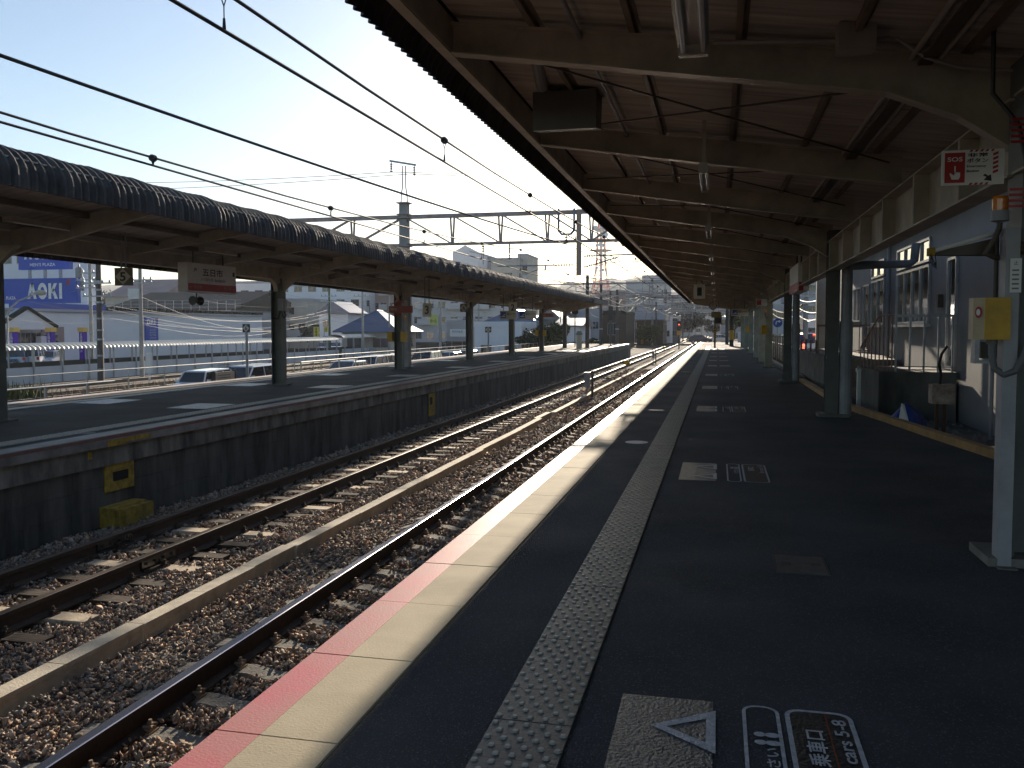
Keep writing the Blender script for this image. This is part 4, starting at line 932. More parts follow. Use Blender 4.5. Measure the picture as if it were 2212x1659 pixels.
# station name board
o = thing('station_name_sign', 'white station name board with a red lower band hanging under the opposite canopy', 'sign', (-10.95, 17.65, 2.3))
A = Vector((-11.0, 16.79, 0)); B = Vector((-10.86, 18.5, 0)); uu = (B-A).normalized(); nn = Vector((uu.y, -uu.x, 0)); Ls = (B-A).length; zt, zbm = 2.91, 2.28
m = MB(); a0 = A-nn*.24; a1 = B-nn*.24
m.poly([(*A.xy, zbm), (*B.xy, zbm), (*a1.xy, zbm), (*a0.xy, zbm), (*A.xy, zt), (*B.xy, zt), (*a1.xy, zt), (*a0.xy, zt)], [(0, 3, 2, 1), (4, 5, 6, 7), (0, 1, 5, 4), (1, 2, 6, 5), (2, 3, 7, 6), (3, 0, 4, 7)]); m.build('case', mat('name_board_white', (.72, .70, .70), .5, 0, .15, 3), o)
def S(u, z, d): return A+uu*u+nn*d+Vector((0, 0, z))
m = MB(); m.face([S(.02, zbm+.03, .004), S(Ls-.0, zbm+.03, .004), S(Ls-.0, zbm+.19, .004), S(.02, zbm+.19, .004)]); m.build('red_band', M_RED, o)
up = Vector((0, 0, 1)); m = MB()
m.text('五日市', S(.50, 2.64, .006), uu, up, .72, .17); m.text('いつかいち', S(.45, 2.535, .006), uu, up, .42, .07); m.text('Itsukaichi', S(.93, 2.53, .006), uu, up, .38, .07); m.text('JR', S(.2, 2.72, .006), uu, up, .13, .08)
m.face([S(1.58, 2.68, .006), S(1.66, 2.68, .006), S(1.66, 2.78, .006), S(1.58, 2.78, .006)]); m.build('lettering', M_BLACK, o)
m = MB(); m.text('廿日市', S(.2, zbm+.08, .008), uu, up, .28, .07); m.text('西広島', S(1.25, zbm+.08, .008), uu, up, .28, .07)
for u, s in ((.04, 1), (Ls-.05, -1)):
    m.face([S(u, zbm+.11, .008), S(u+s*.05, zbm+.135, .008), S(u+s*.05, zbm+.12, .008), S(u+s*.11, zbm+.12, .008), S(u+s*.11, zbm+.105, .008), S(u+s*.05, zbm+.105, .008), S(u+s*.05, zbm+.088, .008)])
m.build('small_lettering', mat('faded_pink_print', (.45, .25, .25), .6), o)
for u in (.35, 1.4):
    m = MB(); q = S(u, 0, -.12); m.tube([(q.x, q.y, zt), (q.x, q.y, 3.25)], .018, 6); m.build('rod', M_STEELD, o)
p = at('x', -11.9, 430, 650)
o = thing('loudspeaker', 'pair of dark horn loudspeakers hanging below the station name board', 'loudspeaker', tuple(p))
m = MB(); m.lathe((p.x, p.y-.2, p.z), [(.03, -.02), (.05, .1), (.1, .22), (.11, .24)], 14, 'y')
m.lathe((p.x, p.y-.02, p.z), [(.11, -.24), (.1, -.22), (.05, -.1), (.03, .02)], 14, 'y'); m.build('horn', M_DARK, o)
m = MB(); m.tube([(p.x, p.y-.1, p.z), (p.x, p.y-.1, 3.2)], .015, 6); m.build('rod', M_STEELD, o)

# ------------------------------------------------------------ overhead line
def wire_z(y, z0, sag, span=50., y0=33.5):
    t = ((y-y0) % span)/span; return z0-sag*4*t*(1-t)
def catenary(x, zc, zm, sag, lb, uh, y0=-16.5, y1=260, wide=.0145):
    o = thing('catenary', lb, 'overhead line', (x, 0, 0), group='overhead lines above the tracks')
    ys = np.arange(y0, y1, 5.0)
    def xs(y): return x+.18*(1 if int((y-33.5)//50) % 2 == 0 else -1)*(1-2*(((y-33.5) % 50)/50))
    m = MB(); m.tube([(xs(y), y, zc) for y in ys], wide, 6); m.build('contact_wire', M_WIRE, o)
    m = MB(); m.tube([(xs(y), y, wire_z(y, zm, sag)) for y in ys], wide, 6); m.build('messenger_wire', M_WIRE, o)
    yh = at('x', x, uh, 300).y
    for y in [yh+5.2*k for k in range(-1, 27)]:
        z = wire_z(y, zm, sag); xx = xs(y); m = MB()
        m.tube([(xx, y, zc+.01), (xx, y, zc+.09)], .016, 6, .01); m.tube([(xx, y, zc+.08), (xx+.0, y, z-.10)], .005, 4); m.tube([(xx, y, z-.1), (xx-.025, y, z-.03), (xx, y, z), (xx+.025, y, z-.03), (xx, y, z-.1)], .005, 4); m.lathe((xx, y, z), [(.015, -.035), (.045, -.03), (.045, -.008), (.02, 0), (.045, .008), (.045, .03), (.015, .035)], 10, 'y')
        m.build('hanger', M_WIRE, o)
    return o
catenary(-3.50, 3.66, 4.55, .62, 'overhead line above the near track with round hangers', 957)
catenary(-7.0, 3.56, 4.45, .80, 'overhead line above the far track beside the opposite canopy', 328)
# feeder, thick
m = MB(); a = at('x', -7.2, 0, 108); b = Vector((-5.65, 33.4, 4.70)); d = b-a
pts = [a-d*.15+(d*1.15)*t+Vector((0, 0, -.12*4*t*(1-t)+.0)) for t in [k/12 for k in range(13)]]
m.tube(pts, .022, 8); tag(m.build('feeder_cable', M_WIRE), 'thick dark feeder cable slanting across the sky to the gantry', 'cable')
m = MB(); c = b; m.tube([c, Vector((-4.6, 45, 4.35)), Vector((-4.2, 60, 4.2)), Vector((-4.4, 80, 4.8))], .012, 6); tag(m.build('feeder_cable', M_WIRE), 'thinner feeder cable continuing beyond the gantry insulator', 'cable')
# first gantry
G1 = 33.5
o = thing('gantry', 'rusty steel lattice gantry spanning the tracks above the opposite canopy', 'gantry', (-12.2, G1, -.05))
M_GAN = mat('weathered_gantry_steel', (.48, .45, .43), .6, .0, .5, 3, col2=(.36, .24, .20))
M_POLEC = mat('concrete_pole', (.42, .40, .37), .8, 0, .3, 2)
xl, xr, zt, zz = -34, 3.6, 5.93, 4.82
m = MB(); m.box(xl, xr, G1-.06, G1+.06, zt-.09, zt+.07); m.build('top_chord', M_GAN, o)
m = MB(); m.box(xl, xr, G1-.05, G1+.05, zz-.06, zz+.05); m.build('bottom_chord', M_GAN, o)
nodes = [-26, -24.2, -22.4, -20.6, -18.6, -16.6, -14.4, -12.2, -10.2, -8.25, -6.4, -4.7, -2.9, -1.1, .8, 2.4]
m = MB()
for x in nodes:
    if x != -12.2:
        for s in (-.08, .08): m.bar((x+s, G1, zt), (x+s*.3, G1, zz), .065)
for a_, b_ in zip(nodes, nodes[1:]):
    if b_ <= -12.2: pp = [(b_, zt), (a_, zz)]
    else: pp = [(a_, zt), (b_, zz)]
    if a_ > -4.8: pp = [(b_, zt), (a_, zz)]
    for s in (-.045, .045): m.bar((pp[0][0], G1+s, pp[0][1]), (pp[1][0], G1+s, pp[1][1]), .06)
m.build('lattice', M_GAN, o)
m = MB(); m.poly([(-12.38, G1-.2, -.05), (-12.0, G1-.2, -.05), (-12.0, G1+.2, -.05), (-12.38, G1+.2, -.05), (-12.36, G1-.17, 6.45), (-12.04, G1-.17, 6.45), (-12.04, G1+.17, 6.45), (-12.36, G1+.17, 6.45)], [(0, 3, 2, 1), (4, 5, 6, 7), (0, 1, 5, 4), (1, 2, 6, 5), (2, 3, 7, 6), (3, 0, 4, 7)])
m.build('pole', M_POLEC, o)
m = MB()
for z in (4.75, 5.85, 6.0, 6.45): m.box(-12.45, -11.95, G1-.25, G1+.25, z, z+.04)
m.build('clamp', M_GAN, o)
m = MB()
for s in (-1, 1): m.tube([(-12.2+s*.14, G1, 6.3), (-12.2+s*.12, G1, 6.8), (-12.2+s*.07, G1, 7.1), (-12.2+s*.07, G1, 7.95)], .025, 6)
m.bar((-12.72, G1-.25, 8.12), (-11.78, G1+.25, 8.0), .07); m.build('top_arm', M_GALV, o)
def insul(m, c, n=4, r=.07, dz=.09):
    c = Vector(c); m.tube([c, c-Vector((0, 0, dz*n+.05))], .015, 6)
    for k in range(n): m.lathe(c-Vector((0, 0, dz*(k+1)+.02)), [(r, 0), (r*.5, .035), (r*.35, .06)], 12)
m = MB(); insul(m, (-12.66, G1-.2, 8.08)); m.build('insulator', M_INSUL, o)
m = MB(); insul(m, (-11.84, G1+.2, 7.98)); m.build('insulator', M_INSUL, o)
m = MB(); m.box(-5.27, -5.09, G1-.08, G1+.08, 3.52, 6.02); m.build('drop_post', mat('wooden_brown_steel', (.50, .38, .31), .7, 0, .2, 4), o)
m = MB()
for s in (-1, 1): m.bar((-5.65+s*.30, G1-.1, 6.05), (-5.65+s*.30, G1-.1, 5.2), .07, .08); m.bar((-5.65+s*.30, G1-.1, 5.22), (-5.65+s*.17, G1-.1, 5.08), .07, .08)
m.bar((-5.84, G1-.1, 5.08), (-5.46, G1-.1, 5.08), .08, .07); m.build('bracket', mat('bluish_galvanised', (.22, .26, .36), .5, .3), o)
m = MB(); insul(m, (-5.65, G1-.1, 5.06), 3, .085, .1); m.build('insulator', M_INSUL, o)
def hinsul(m, a, b, n=6, r=.055):
    a = Vector(a); b = Vector(b); m.tube([a, b], .02, 6); d = (b-a)
    for k in range(n):
        c = a+d*((k+.7)/(n+.4)); e = d.normalized()*.012; m.tube([c-e, c+e], r, 10)
def cantilever(x, s, zt_, zl):
    m = MB(); hinsul(m, (x+s*.1, G1, zt_), (x+s*.75, G1, zt_+.0)); m.build('insulator', M_INSUL, o)
    m = MB(); m.tube([(x+s*.75, G1, zt_), (x+s*3.1, G1, zt_)], .025, 8); m.tube([(x+s*1.2, G1, zt_), (x+s*1.2, G1, zt_-.18)], .03, 6); m.tube([(x+s*1.2, G1, zt_-.2), (x+s*1.5, G1, zt_-.16), (x+s*2.0, G1, zl+.0)], .016, 6); m.build('arm', M_GALV, o)
cantilever(-5.27, -1, 3.92, 3.58)
m = MB(); hinsul(m, (-5.0, G1, 4.24), (-4.45, G1, 4.26)); m.build('insulator', M_INSUL, o)
m = MB(); hinsul(m, (-5.0, G1, 3.82), (-4.45, G1, 3.96)); m.build('insulator', M_INSUL, o)
m = MB(); m.tube([(-4.45, G1, 4.26), (-2.6, G1, 4.28)], .028, 8); m.tube([(-4.45, G1, 3.96), (-3.65, G1, 4.2)], .028, 8); m.tube([(-4.0, G1, 4.26), (-3.6, G1, 4.02)], .02, 6); m.tube([(-4.2, G1, 3.98), (-2.7, G1, 4.02)], .016, 6); m.tube([(-2.7, G1, 3.95), (-3.4, G1, 3.66)], .014, 6); m.build('arm', M_GALV, o)
m = MB(); m.tube([(-7.9, G1, 4.82), (-7.9, G1, 4.4)], .03, 6); insul(m, (-7.9, G1, 4.4), 2); m.build('insulator', M_INSUL, o)
m = MB(); insul(m, (-8.95, G1, 4.78), 3); m.tube([(-8.95, G1, 4.5), (-8.95, G1, 4.0)], .015, 6); m.build('insulator', M_INSUL, o)
m = MB(); m.box(xr-.15, xr+.15, G1-.15, G1+.15, -.6, 6.2); m.build('pole', M_POLEC, o)
m = MB(); m.box(xl-.15, xl+.15, G1-.15, G1+.15, ZL, 6.3); m.build('pole', M_POLEC, o)
# crossing high wires carried by the top arm, running up the line
for k, (x, z, lb) in enumerate([(-12.66, 7.68, 'upper'), (-11.84, 7.58, 'lower')]):
    m = MB(); pts = []
    a = Vector((x, G1-.2, z)); L_ = at('y', 60, 0, 395+26*k); R_ = at('y', 90, 1500, 372+14*k)
    e1 = at('y', 45, 330, 388+14*k)
    for (p0, p1) in ((e1+(e1-a)*.6, a), (a, R_)):
        for t in range(9): q = p0.lerp(p1, t/8); pts.append(q-Vector((0, 0, .18*4*(t/8)*(1-t/8))))
    m.tube(pts[:9]+pts[10:], .014, 5); tag(m.build('high_voltage_wire', M_WIRE), 'thin %s wire carried by the arm on top of the gantry pole' % lb, 'wire', 'wires of the gantry arm')

# farther gantries down the line
def gantry(Y, xl, xr, zt, h, lb, polex, r=.16, kind=0):
    o = thing('gantry', lb, 'gantry', ((xl+xr)/2, Y, -1.2), group='gantries farther down the line')
    m = MB(); m.box(xl, xr, Y-.05, Y+.05, zt-.05, zt+.05); m.build('top_chord', M_GAN, o)
    if h:
        m = MB(); m.box(xl, xr, Y-.04, Y+.04, zt-h-.04, zt-h+.04); m.build('bottom_chord', M_GAN, o)
        m = MB(); n = int((xr-xl)/1.7)
        for k in range(n):
            a = xl+(xr-xl)*k/n; b = xl+(xr-xl)*(k+1)/n
            m.bar((a, Y, zt), (a, Y, zt-h), .05)
            if k % 2: m.bar((a, Y, zt), (b, Y, zt-h), .05)
            else: m.bar((a, Y, zt-h), (b, Y, zt), .05)
        m.build('lattice', M_GAN, o)
    for x in polex:
        m = MB(); m.tube([(x, Y, -.1 if -14 < x < -8.6 and Y < 88 else -2.2), (x, Y, zt+.7)], r, 12, r*.8); m.build('pole', mat('dark_concrete_pole', (.11, .105, .10), .8, 0, .3, 2), o)
    for x in (-5.17,):
        m = MB(); m.box(x-.06, x+.06, Y-.05, Y+.05, 3.4, zt); m.build('drop_post', M_GAN, o)
        for s in (-1, 1):
            m = MB(); hinsul(m, (x+s*.1, Y, 4.2), (x+s*.6, Y, 4.2)); m.tube([(x+s*.6, Y, 4.2), (x+s*2.4, Y, 4.22)], .03, 6); m.tube([(x+s*.1, Y, 3.7), (x+s*1.6, Y, 4.15)], .025, 6); m.tube([(x+s*2.3, Y, 4.2), (x+s*1.7, Y, 3.65)], .02, 6); m.build('arm', M_GALV, o)
    return o
gantry(69.5, -16.2, 3.0, 5.0, .95, 'second gantry crossing the line with a dark pole on the opposite platform', [-10.05, 2.9])
gantry(104, -24, 3.6, 5.2, 0, 'third gantry, a single beam beyond the platforms', [-12.3, 3.4], .15)
gantry(143, -22, 4.5, 5.0, .8, 'fourth gantry, beyond the level crossing', [-9.6, 4.4], .15)
gantry(190, -26, 6, 5.6, 0, 'fifth gantry, far beyond the level crossing', [-14, 5], .17)
gantry(240, -30, 8, 6.2, .9, 'sixth gantry, most distant one down the line', [-18, -9, 7], .18)

# ------------------------------------------------------------ vehicles
def car(kind, loc, rz, paint, lb, group=None, lit=False, name='parked_car', cat='car'):
    o = thing(name, lb, cat, loc, rz, group)
    if kind == 'van':   L, W, low = 3.4, 1.47, .9; hood = [(1.7, .3), (1.7, .8), (1.45, 1.08), (1.05, 1.16)]; gh = [(1.05, 1.16), (.7, 1.66), (-1.45, 1.70), (-1.66, 1.16)]; tail = [(-1.68, 1.14), (-1.7, .3)]; wx = (1.2, -1.15); wr = .28
    elif kind == 'wagon': L, W = 4.6, 1.72; hood = [(2.25, .28), (2.28, .62), (2.1, .82), (1.2, .98)]; gh = [(1.2, .98), (.35, 1.5), (-1.75, 1.5), (-2.2, .98)]; tail = [(-2.24, .96), (-2.25, .3)]; wx = (1.4, -1.35); wr = .32
    elif kind == 'minivan': L, W = 4.5, 1.7; hood = [(2.2, .3), (2.25, .75), (2.05, .98), (1.6, 1.08)]; gh = [(1.6, 1.14), (.95, 1.72), (-2.0, 1.76), (-2.2, 1.14)]; tail = [(-2.22, 1.12), (-2.25, .3)]; wx = (1.4, -1.4); wr = .32
    else: L, W = 3.85, 1.68; hood = [(1.9, .25), (1.93, .6), (1.7, .85), (1.15, .97)]; gh = [(1.15, .97), (.2, 1.5), (-1.1, 1.52), (-1.75, 1.0)]; tail = [(-1.85, .95), (-1.9, .3)]; wx = (1.2, -1.2); wr = .3
    prof = hood+[gh[-1]]+tail; h = W/2; cx = sum(p[0] for p in prof)/len(prof)
    m = MB(); n = len(prof)
    def ring(y, k): return [(cx+(x-cx)*k, y, .62+(z-.62)*k) for x, z in prof]
    vs = ring(-h, .955)+ring(-h+.07, 1)+ring(h-.07, 1)+ring(h, .955)
    fs = [tuple(range(n)), tuple(reversed(range(3*n, 4*n)))]
    for r in range(3):
        for i in range(n): fs.append((r*n+i, (r+1)*n+i, (r+1)*n+(i+1) % n, r*n+(i+1) % n))
    m.poly(vs, fs); m.build('body', paint, o, local=True)
    top = [(gh[1][0]-.02, gh[1][1]), (gh[2][0]+.02, gh[2][1])]; yt = h-.17; yb = h-.05
    m = MB(); m.poly([(gh[0][0], -yb, gh[0][1]-.02), (gh[3][0], -yb, gh[3][1]-.02), (gh[3][0], yb, gh[3][1]-.02), (gh[0][0], yb, gh[0][1]-.02), (gh[1][0], -yt, gh[1][1]-.03), (gh[2][0], -yt, gh[2][1]-.03), (gh[2][0], yt, gh[2][1]-.03), (gh[1][0], yt, gh[1][1]-.03)],
                     [(0, 1, 5, 4), (2, 3, 7, 6), (0, 4, 7, 3), (1, 2, 6, 5)]); m.build('windows', M_GLASS, o, local=True)
    m = MB(); x0, x1 = gh[1][0]+.03, gh[2][0]-.03; z = gh[1][1]; z2 = gh[2][1]
    m.poly([(x0, -yt-.02, z-.05), (x1, -yt-.02, z2-.05), (x1, yt+.02, z2-.05), (x0, yt+.02, z-.05), (x0-.12, -yt+.08, z+.02), (x1+.1, -yt+.08, z2+.02), (x1+.1, yt-.08, z2+.02), (x0-.12, yt-.08, z+.02)], [(0, 3, 2, 1), (4, 5, 6, 7), (0, 1, 5, 4), (1, 2, 6, 5), (2, 3, 7, 6), (3, 0, 4, 7)])
    for s in (-1, 1):
        for (xa, za), (xb, zc) in ((gh[0], gh[1]), (gh[3], gh[2])): m.bar((xa, s*(yb+.005), za-.02), (xb, s*(yt+.005), zc-.03), .06, .06)
        for f in (.36, .68):
            xb_ = gh[1][0]+(gh[2][0]-gh[1][0])*f; m.bar((xb_, s*(yb+.005), gh[0][1]-.02), (xb_, s*(yt+.006), z-.03), .05, .04)
    m.build('roof', paint, o, local=True)
    for x in wx:
        for s in (-1, 1):
            m = MB(); m.lathe((x, s*(h-.1), wr), [(wr*.7, -.08), (wr, -.07), (wr, .09), (wr*.62, .105)], 18, 'y') if s > 0 else m.lathe((x, s*(h-.1), wr), [(wr*.62, -.105), (wr, -.09), (wr, .07), (wr*.7, .08)], 18, 'y')
            wh = m.build('wheel', M_TYRE, o, local=True)
            m = MB(); m.lathe((x, s*(h+.006), wr), [(wr*.6, -.004), (wr*.6, .004)], 14, 'y'); m.build('rim', M_RIM, wh, local=True)
    for s in (-1, 1):
        m = MB(); x = prof[1][0]; m.box(x-.12, x+.01, s*(h-.1), s*(h-.42), prof[1][1]-.06, prof[1][1]+.1); m.build('headlight', M_HEADL, o, local=True)
        m = MB(); x = tail[0][0]; m.box(x-.02, x+.08, s*(h-.02), s*(h-.22), tail[0][1]-.28, tail[0][1]-.02+(.3 if kind in ('van', 'minivan') else 0)*0); m.build('tail_light', M_BRAKE if lit else M_TAILL, o, local=True)
        m = MB(); x = gh[0][0]-.15; m.box(x-.08, x+.04, s*(h+.02), s*(h+.18), gh[0][1]-.02, gh[0][1]+.12); m.build('mirror', paint, o, local=True)
    m = MB(); m.box(tail[1][0]-.015, tail[1][0]+.01, -.17, .17, .5, .66); m.box(prof[0][0]-.01, prof[0][0]+.035, -.17, .17, .4, .56); m.build('number_plate', M_WHITE, o, local=True)
    if lit: m = MB(); m.box(gh[3][0]-.02, gh[3][0]+.03, -.15, .15, gh[2][1]-.12, gh[2][1]-.06); m.build('brake_light', M_BRAKE, o, local=True)
    return o
P_WHITE = mat('white_car_paint', (.72, .73, .76), .18, 0, .05, 1, spec=.7, coat=.6)
P_SILV = mat('silver_car_paint', (.50, .54, .60), .22, .5, .05, 1, spec=.7, coat=.5)
P_DARK = mat('dark_car_paint', (.035, .04, .05), .15, .2, .05, 1, spec=.7, coat=.8)
P_PLUM = mat('plum_car_paint', (.05, .045, .075), .15, .2, .05, 1, spec=.7, coat=.8)
P_BLUE = mat('blue_car_paint', (.12, .2, .36), .2, .4, .05, 1, coat=.6)
GC = 'cars parked behind the opposite platform'
def pc(kind, u, paint, lb, X=-24.2, face=-1, z=ZL+.05, grp=GC):
    y = at('x', X, u, 709).y; return car(kind, (X, y, z), -pi/2 if face < 0 else pi/2, paint, lb, grp)
pc('van', 438, P_WHITE, 'white boxy van parked beside the notice board behind the opposite platform')
pc('minivan', 540, P_WHITE, 'white minivan with red tail lamps parked right behind the white boxy van')
pc('wagon', 748, P_SILV, 'silver estate car in the middle of the parked row')
pc('minivan', 805, P_WHITE, 'white van partly hidden behind the silver estate car')
pc('minivan', 838, P_DARK, 'dark van next to the third canopy post')
pc('minivan', 921, P_DARK, 'black minivan right of the third canopy post')
pc('wagon', 968, P_SILV, 'light estate car glinting behind the black minivan')
pc('hatch', 1010, P_WHITE, 'white hatchback seen beside the fourth canopy post')
GC2 = 'cars standing behind the covered walkway'
for i, (u, k, p, f, lb) in enumerate([(18, 'wagon', P_DARK, -1, 'dark car at the left edge behind the walkway'), (42, 'minivan', P_BLUE, 1, 'blue car with a bright headlamp behind the walkway'), (72, 'minivan', P_WHITE, 1, 'white car with red tail lamps behind the walkway'), (98, 'wagon', P_SILV, -1, 'pale blue car with a large windscreen behind the walkway')]):
    y = at('x', -56.5, u, 709).y; car(k, (-56.5, y, ZL+.3), radians(-60 if f < 0 else 120), p, lb, GC2)
for i, (u, p, lb) in enumerate([(700, P_DARK, 'dark car behind the second section of the walkway'), (725, P_WHITE, 'white car with a sun glint behind the walkway end'), (755, P_WHITE, 'white car beside the end of the walkway'), (945, P_BLUE, 'blue car in the yard left of the white station hut'), (975, P_DARK, 'dark car in the yard left of the white station hut')]):
    X = -54.5; y = at('x', X, u, 709).y; car('hatch', (X, y, ZL+.2), radians(-70), p, lb, GC2)
car('hatch', (at('y', 153, 1513, 709).x, 153, ZR+.03), radians(4), P_PLUM, 'dark plum hatchback driving over the level crossing', name='crossing_car')
car('hatch', (at('y', 158, 1560, 709).x, 158, ZR+.03), radians(4), P_SILV, 'pale car beyond the crossing behind the plum hatchback', name='crossing_car')
GR = 'cars queueing on the street right of the station'
car('minivan', (5.75, 58, -.55), pi/2, P_WHITE, 'white car with lit red lamps in the street queue, partly hidden', GR, lit=True)
car('minivan', (7.0, 60.5, -.55), pi/2, P_DARK, 'black car with lit red brake lamps in the street queue', GR, lit=True)

# ------------------------------------------------------------ buildings
def window_mesh(w, h, kind=1):
    m = MB(); m.mi = 0; m.box(0, .08, 0, w, 0, h)   # faces +x, spans y
    m.mi = 1
    m.face([(.085, .06, .06), (.085, w/2-.03, .06), (.085, w/2-.03, h-.06), (.085, .06, h-.06)])
    m.face([(.085, w/2+.03, .06), (.085, w-.06, .06), (.085, w-.06, h-.06), (.085, w/2+.03, h-.06)])
    return m
WM = {}
def add_window(root, p, face, w=1.6, h=1.2, dark=True):
    key = (w, h)
    if key not in WM:
        o = window_mesh(w, h).build('window', [M_FRAME, M_GLASS], None, local=True); WM[key] = o.data; bpy.data.objects.remove(o)
    o = bpy.data.objects.new('window', WM[key]); COL.objects.link(o); o.parent = root
    o.location = Vector(p)-wl(root); o.rotation_euler = (0, 0, 0 if face == 'x' else -pi/2)
    return o
def add_balcony(root, x0, x1, y, z, face='y'):
    m = MB()
    if face == 'y': m.box(x0, x1, y-1.1, y, z-.15, z); m.box(x0, x1, y-1.1, y-1.02, z, z+1.0)
    else: m.box(y, y+1.1, x0, x1, z-.15, z); m.box(y+1.02, y+1.1, x0, x1, z, z+1.0)
    m.build('balcony', M_WALLA, root)
def bld(name, lb, cat, x0, x1, y0, y1, z0, z1, wm, roof='flat', rm=None, rh=2.0, wins=(), bal=(), over=.4, group=None):
    o = thing(name, lb, cat, ((x0+x1)/2, (y0+y1)/2, z0), group=group)
    m = MB(); m.box(x0, x1, y0, y1, z0, z1); m.build('wall', wm, o); rm = rm or M_WALLG
    a, b, c, d = x0-over, x1+over, y0-over, y1+over
    m = MB()
    if roof == 'flat':
        t = .15; m.box(a+over-.06, b-over+.06, c+over-.06, d-over+.06, z1, z1+.08)
        for bb in ((x0-.06, x1+.06, y0-.06, y0+t), (x0-.06, x1+.06, y1-t, y1+.06), (x0-.06, x0+t, y0+t, y1-t), (x1-t, x1+.06, y0+t, y1-t)): m.box(*bb, z1+.08, z1+.6)
    elif roof == 'hip':
        k = min(b-a, d-c)/2*.92
        if d-c > b-a: r0, r1 = ((a+b)/2, c+k), ((a+b)/2, d-k)
        else: r0, r1 = (a+k, (c+d)/2), (b-k, (c+d)/2)
        v = [(a, c, z1), (b, c, z1), (b, d, z1), (a, d, z1), (*r0, z1+rh), (*r1, z1+rh)]
        if d-c > b-a: fs = [(0, 1, 4), (1, 2, 5, 4), (2, 3, 5), (3, 0, 4, 5), (0, 3, 2, 1)]
        else: fs = [(0, 1, 5, 4), (1, 2, 5), (2, 3, 4, 5), (3, 0, 4), (0, 3, 2, 1)]
        m.poly(v, fs); m.box(a, b, c, d, z1-.14, z1-.003)
        for p, q in ((0, 4), (1, 4 if d-c > b-a else 5), (4, 5)): m.tube([v[p], v[q]], .09, 6)
    elif roof == 'gx':   # ridge along y, gable towards the viewer
        mx = (a+b)/2; m.poly([(a, c, z1), (b, c, z1), (mx, c, z1+rh), (a, d, z1), (b, d, z1), (mx, d, z1+rh), (a, c, z1-.15), (b, c, z1-.15), (a, d, z1-.15), (b, d, z1-.15), (mx, c, z1+rh-.02), (mx, d, z1+rh-.02)], [(0, 2, 5, 3), (1, 4, 5, 2), (6, 8, 9, 7), (0, 1, 2), (3, 5, 4), (0, 6, 7, 1), (1, 7, 9, 4), (0, 3, 8, 6), (3, 4, 9, 8)])
    elif roof == 'gy':   # ridge along x
        my = (c+d)/2; m.poly([(a, c, z1), (b, c, z1), (b, d, z1), (a, d, z1), (a, my, z1+rh), (b, my, z1+rh), (a, c, z1-.15), (b, c, z1-.15), (b, d, z1-.15), (a, d, z1-.15)], [(0, 1, 5, 4), (2, 3, 4, 5), (1, 2, 5), (0, 4, 3), (6, 9, 8, 7), (0, 6, 7, 1), (1, 7, 8, 2), (0, 3, 9, 6)])
    m.build('roof', rm, o)
    for w_ in wins:     # (face, n across, n floors, first z, floor height, w, h)
        face, nx, nz, zf, fh, w, h = w_
        A0, A1 = (y0, y1) if face == 'x' else (x0, x1)
        for i in range(nx):
            c0 = A0+(A1-A0)*(i+.5)/nx-w/2
            for k in range(nz):
                if random.random() < .06: continue
                z = zf+fh*k
                add_window(o, (x1-.03, c0, z) if face == 'x' else (c0, y0+.03, z), face, w, h)
    for b_ in bal:
        face, n, nz, zf, fh, fr = b_
        A0, A1 = (y0, y1) if face == 'x' else (x0, x1)
        for i in range(n):
            for k in range(nz):
                c0 = A0+(A1-A0)*(i+.5)/n; hw = (A1-A0)/n*fr/2
                add_balcony(o, c0-hw, c0+hw, y0 if face == 'y' else x1, zf+fh*k, face)
    return o
def ux(u, Y): return at('y', Y, u, 709).x
def vz(v, Y, u=900): return at('y', Y, u, v).z
def by(name, lb, cat, u0, u1, v, Y, L, wm, z0=ZL, **k):
    return bld(name, lb, cat, ux(u0, Y), ux(u1, Y), Y, Y+L, z0, vz(v, Y, (u0+u1)/2), wm, **k)
# men's clothing shop, long white wall parallel to the line
X = -62.0; ya = at('x', X, -60, 709).y; yb = at('x', X, 566, 709).y; zt_ = at('x', X, 300, 678).z
o = thing('shop_building', 'long low white clothing shop with blue signs beyond the covered walkway', 'shop', ((X-14), (ya+yb)/2, ZL))
m = MB(); m.box(X-28, X, ya, yb, ZL, zt_); m.build('wall', M_WALLW, o)
m = MB(); m.box(X-28, X+.3, ya, yb, zt_, zt_+.25); m.build('roof_edge', M_WALLG, o)
m = MB(); yy = at('x', X, 225, 709).y
m.box(X+.05, X+.34, yy, yy+.35, zt_+.26, zt_+.6); rb = m.build('roof_edge_rib', M_TILED, o); k = 1
while yy+.8*k < yb: part_copy(rb, (0, .8*k, 0)); k += 1
m = MB(); yy0, yy1 = at('x', X, 20, 709).y, at('x', X, 226, 709).y; m.box(X+.02, X+.25, yy0, yy1, at('x', X, 100, 674).z, at('x', X, 100, 655).z); m.build('blue_fascia', M_NAVY, o)
def onX(u, v, dx=0): q = at('x', X, u, v); return Vector((X+dx, q.y, q.z))
yL = at('x', X, -30, 709).y; yR = at('x', X, 87, 709).y; ym = at('x', X, 29, 709).y; ze = onX(60, 706).z; za_ = onX(29, 667).z
m = MB(); m.prism([(yL, onX(60, 712).z), (yR, onX(60, 712).z), (yR, ze), (ym, za_), (yL, ze)], 'x', X+.3, X+1.5); m.build('gable', M_WALLW, o)
m = MB(); m.bar((X+1.4, ym, za_+.1), (X+1.4, yR+.4, ze), .5, .25); m.bar((X+1.4, ym, za_+.1), (X+1.4, yL-.4, ze), .5, .25); m.build('gable_trim', M_TILED, o)
m = MB(); m.box(X, X+.12, onX(88, 709).y, onX(136, 709).y, ZL, onX(110, 706).z); m.build('brick_panel', M_WALLP, o)
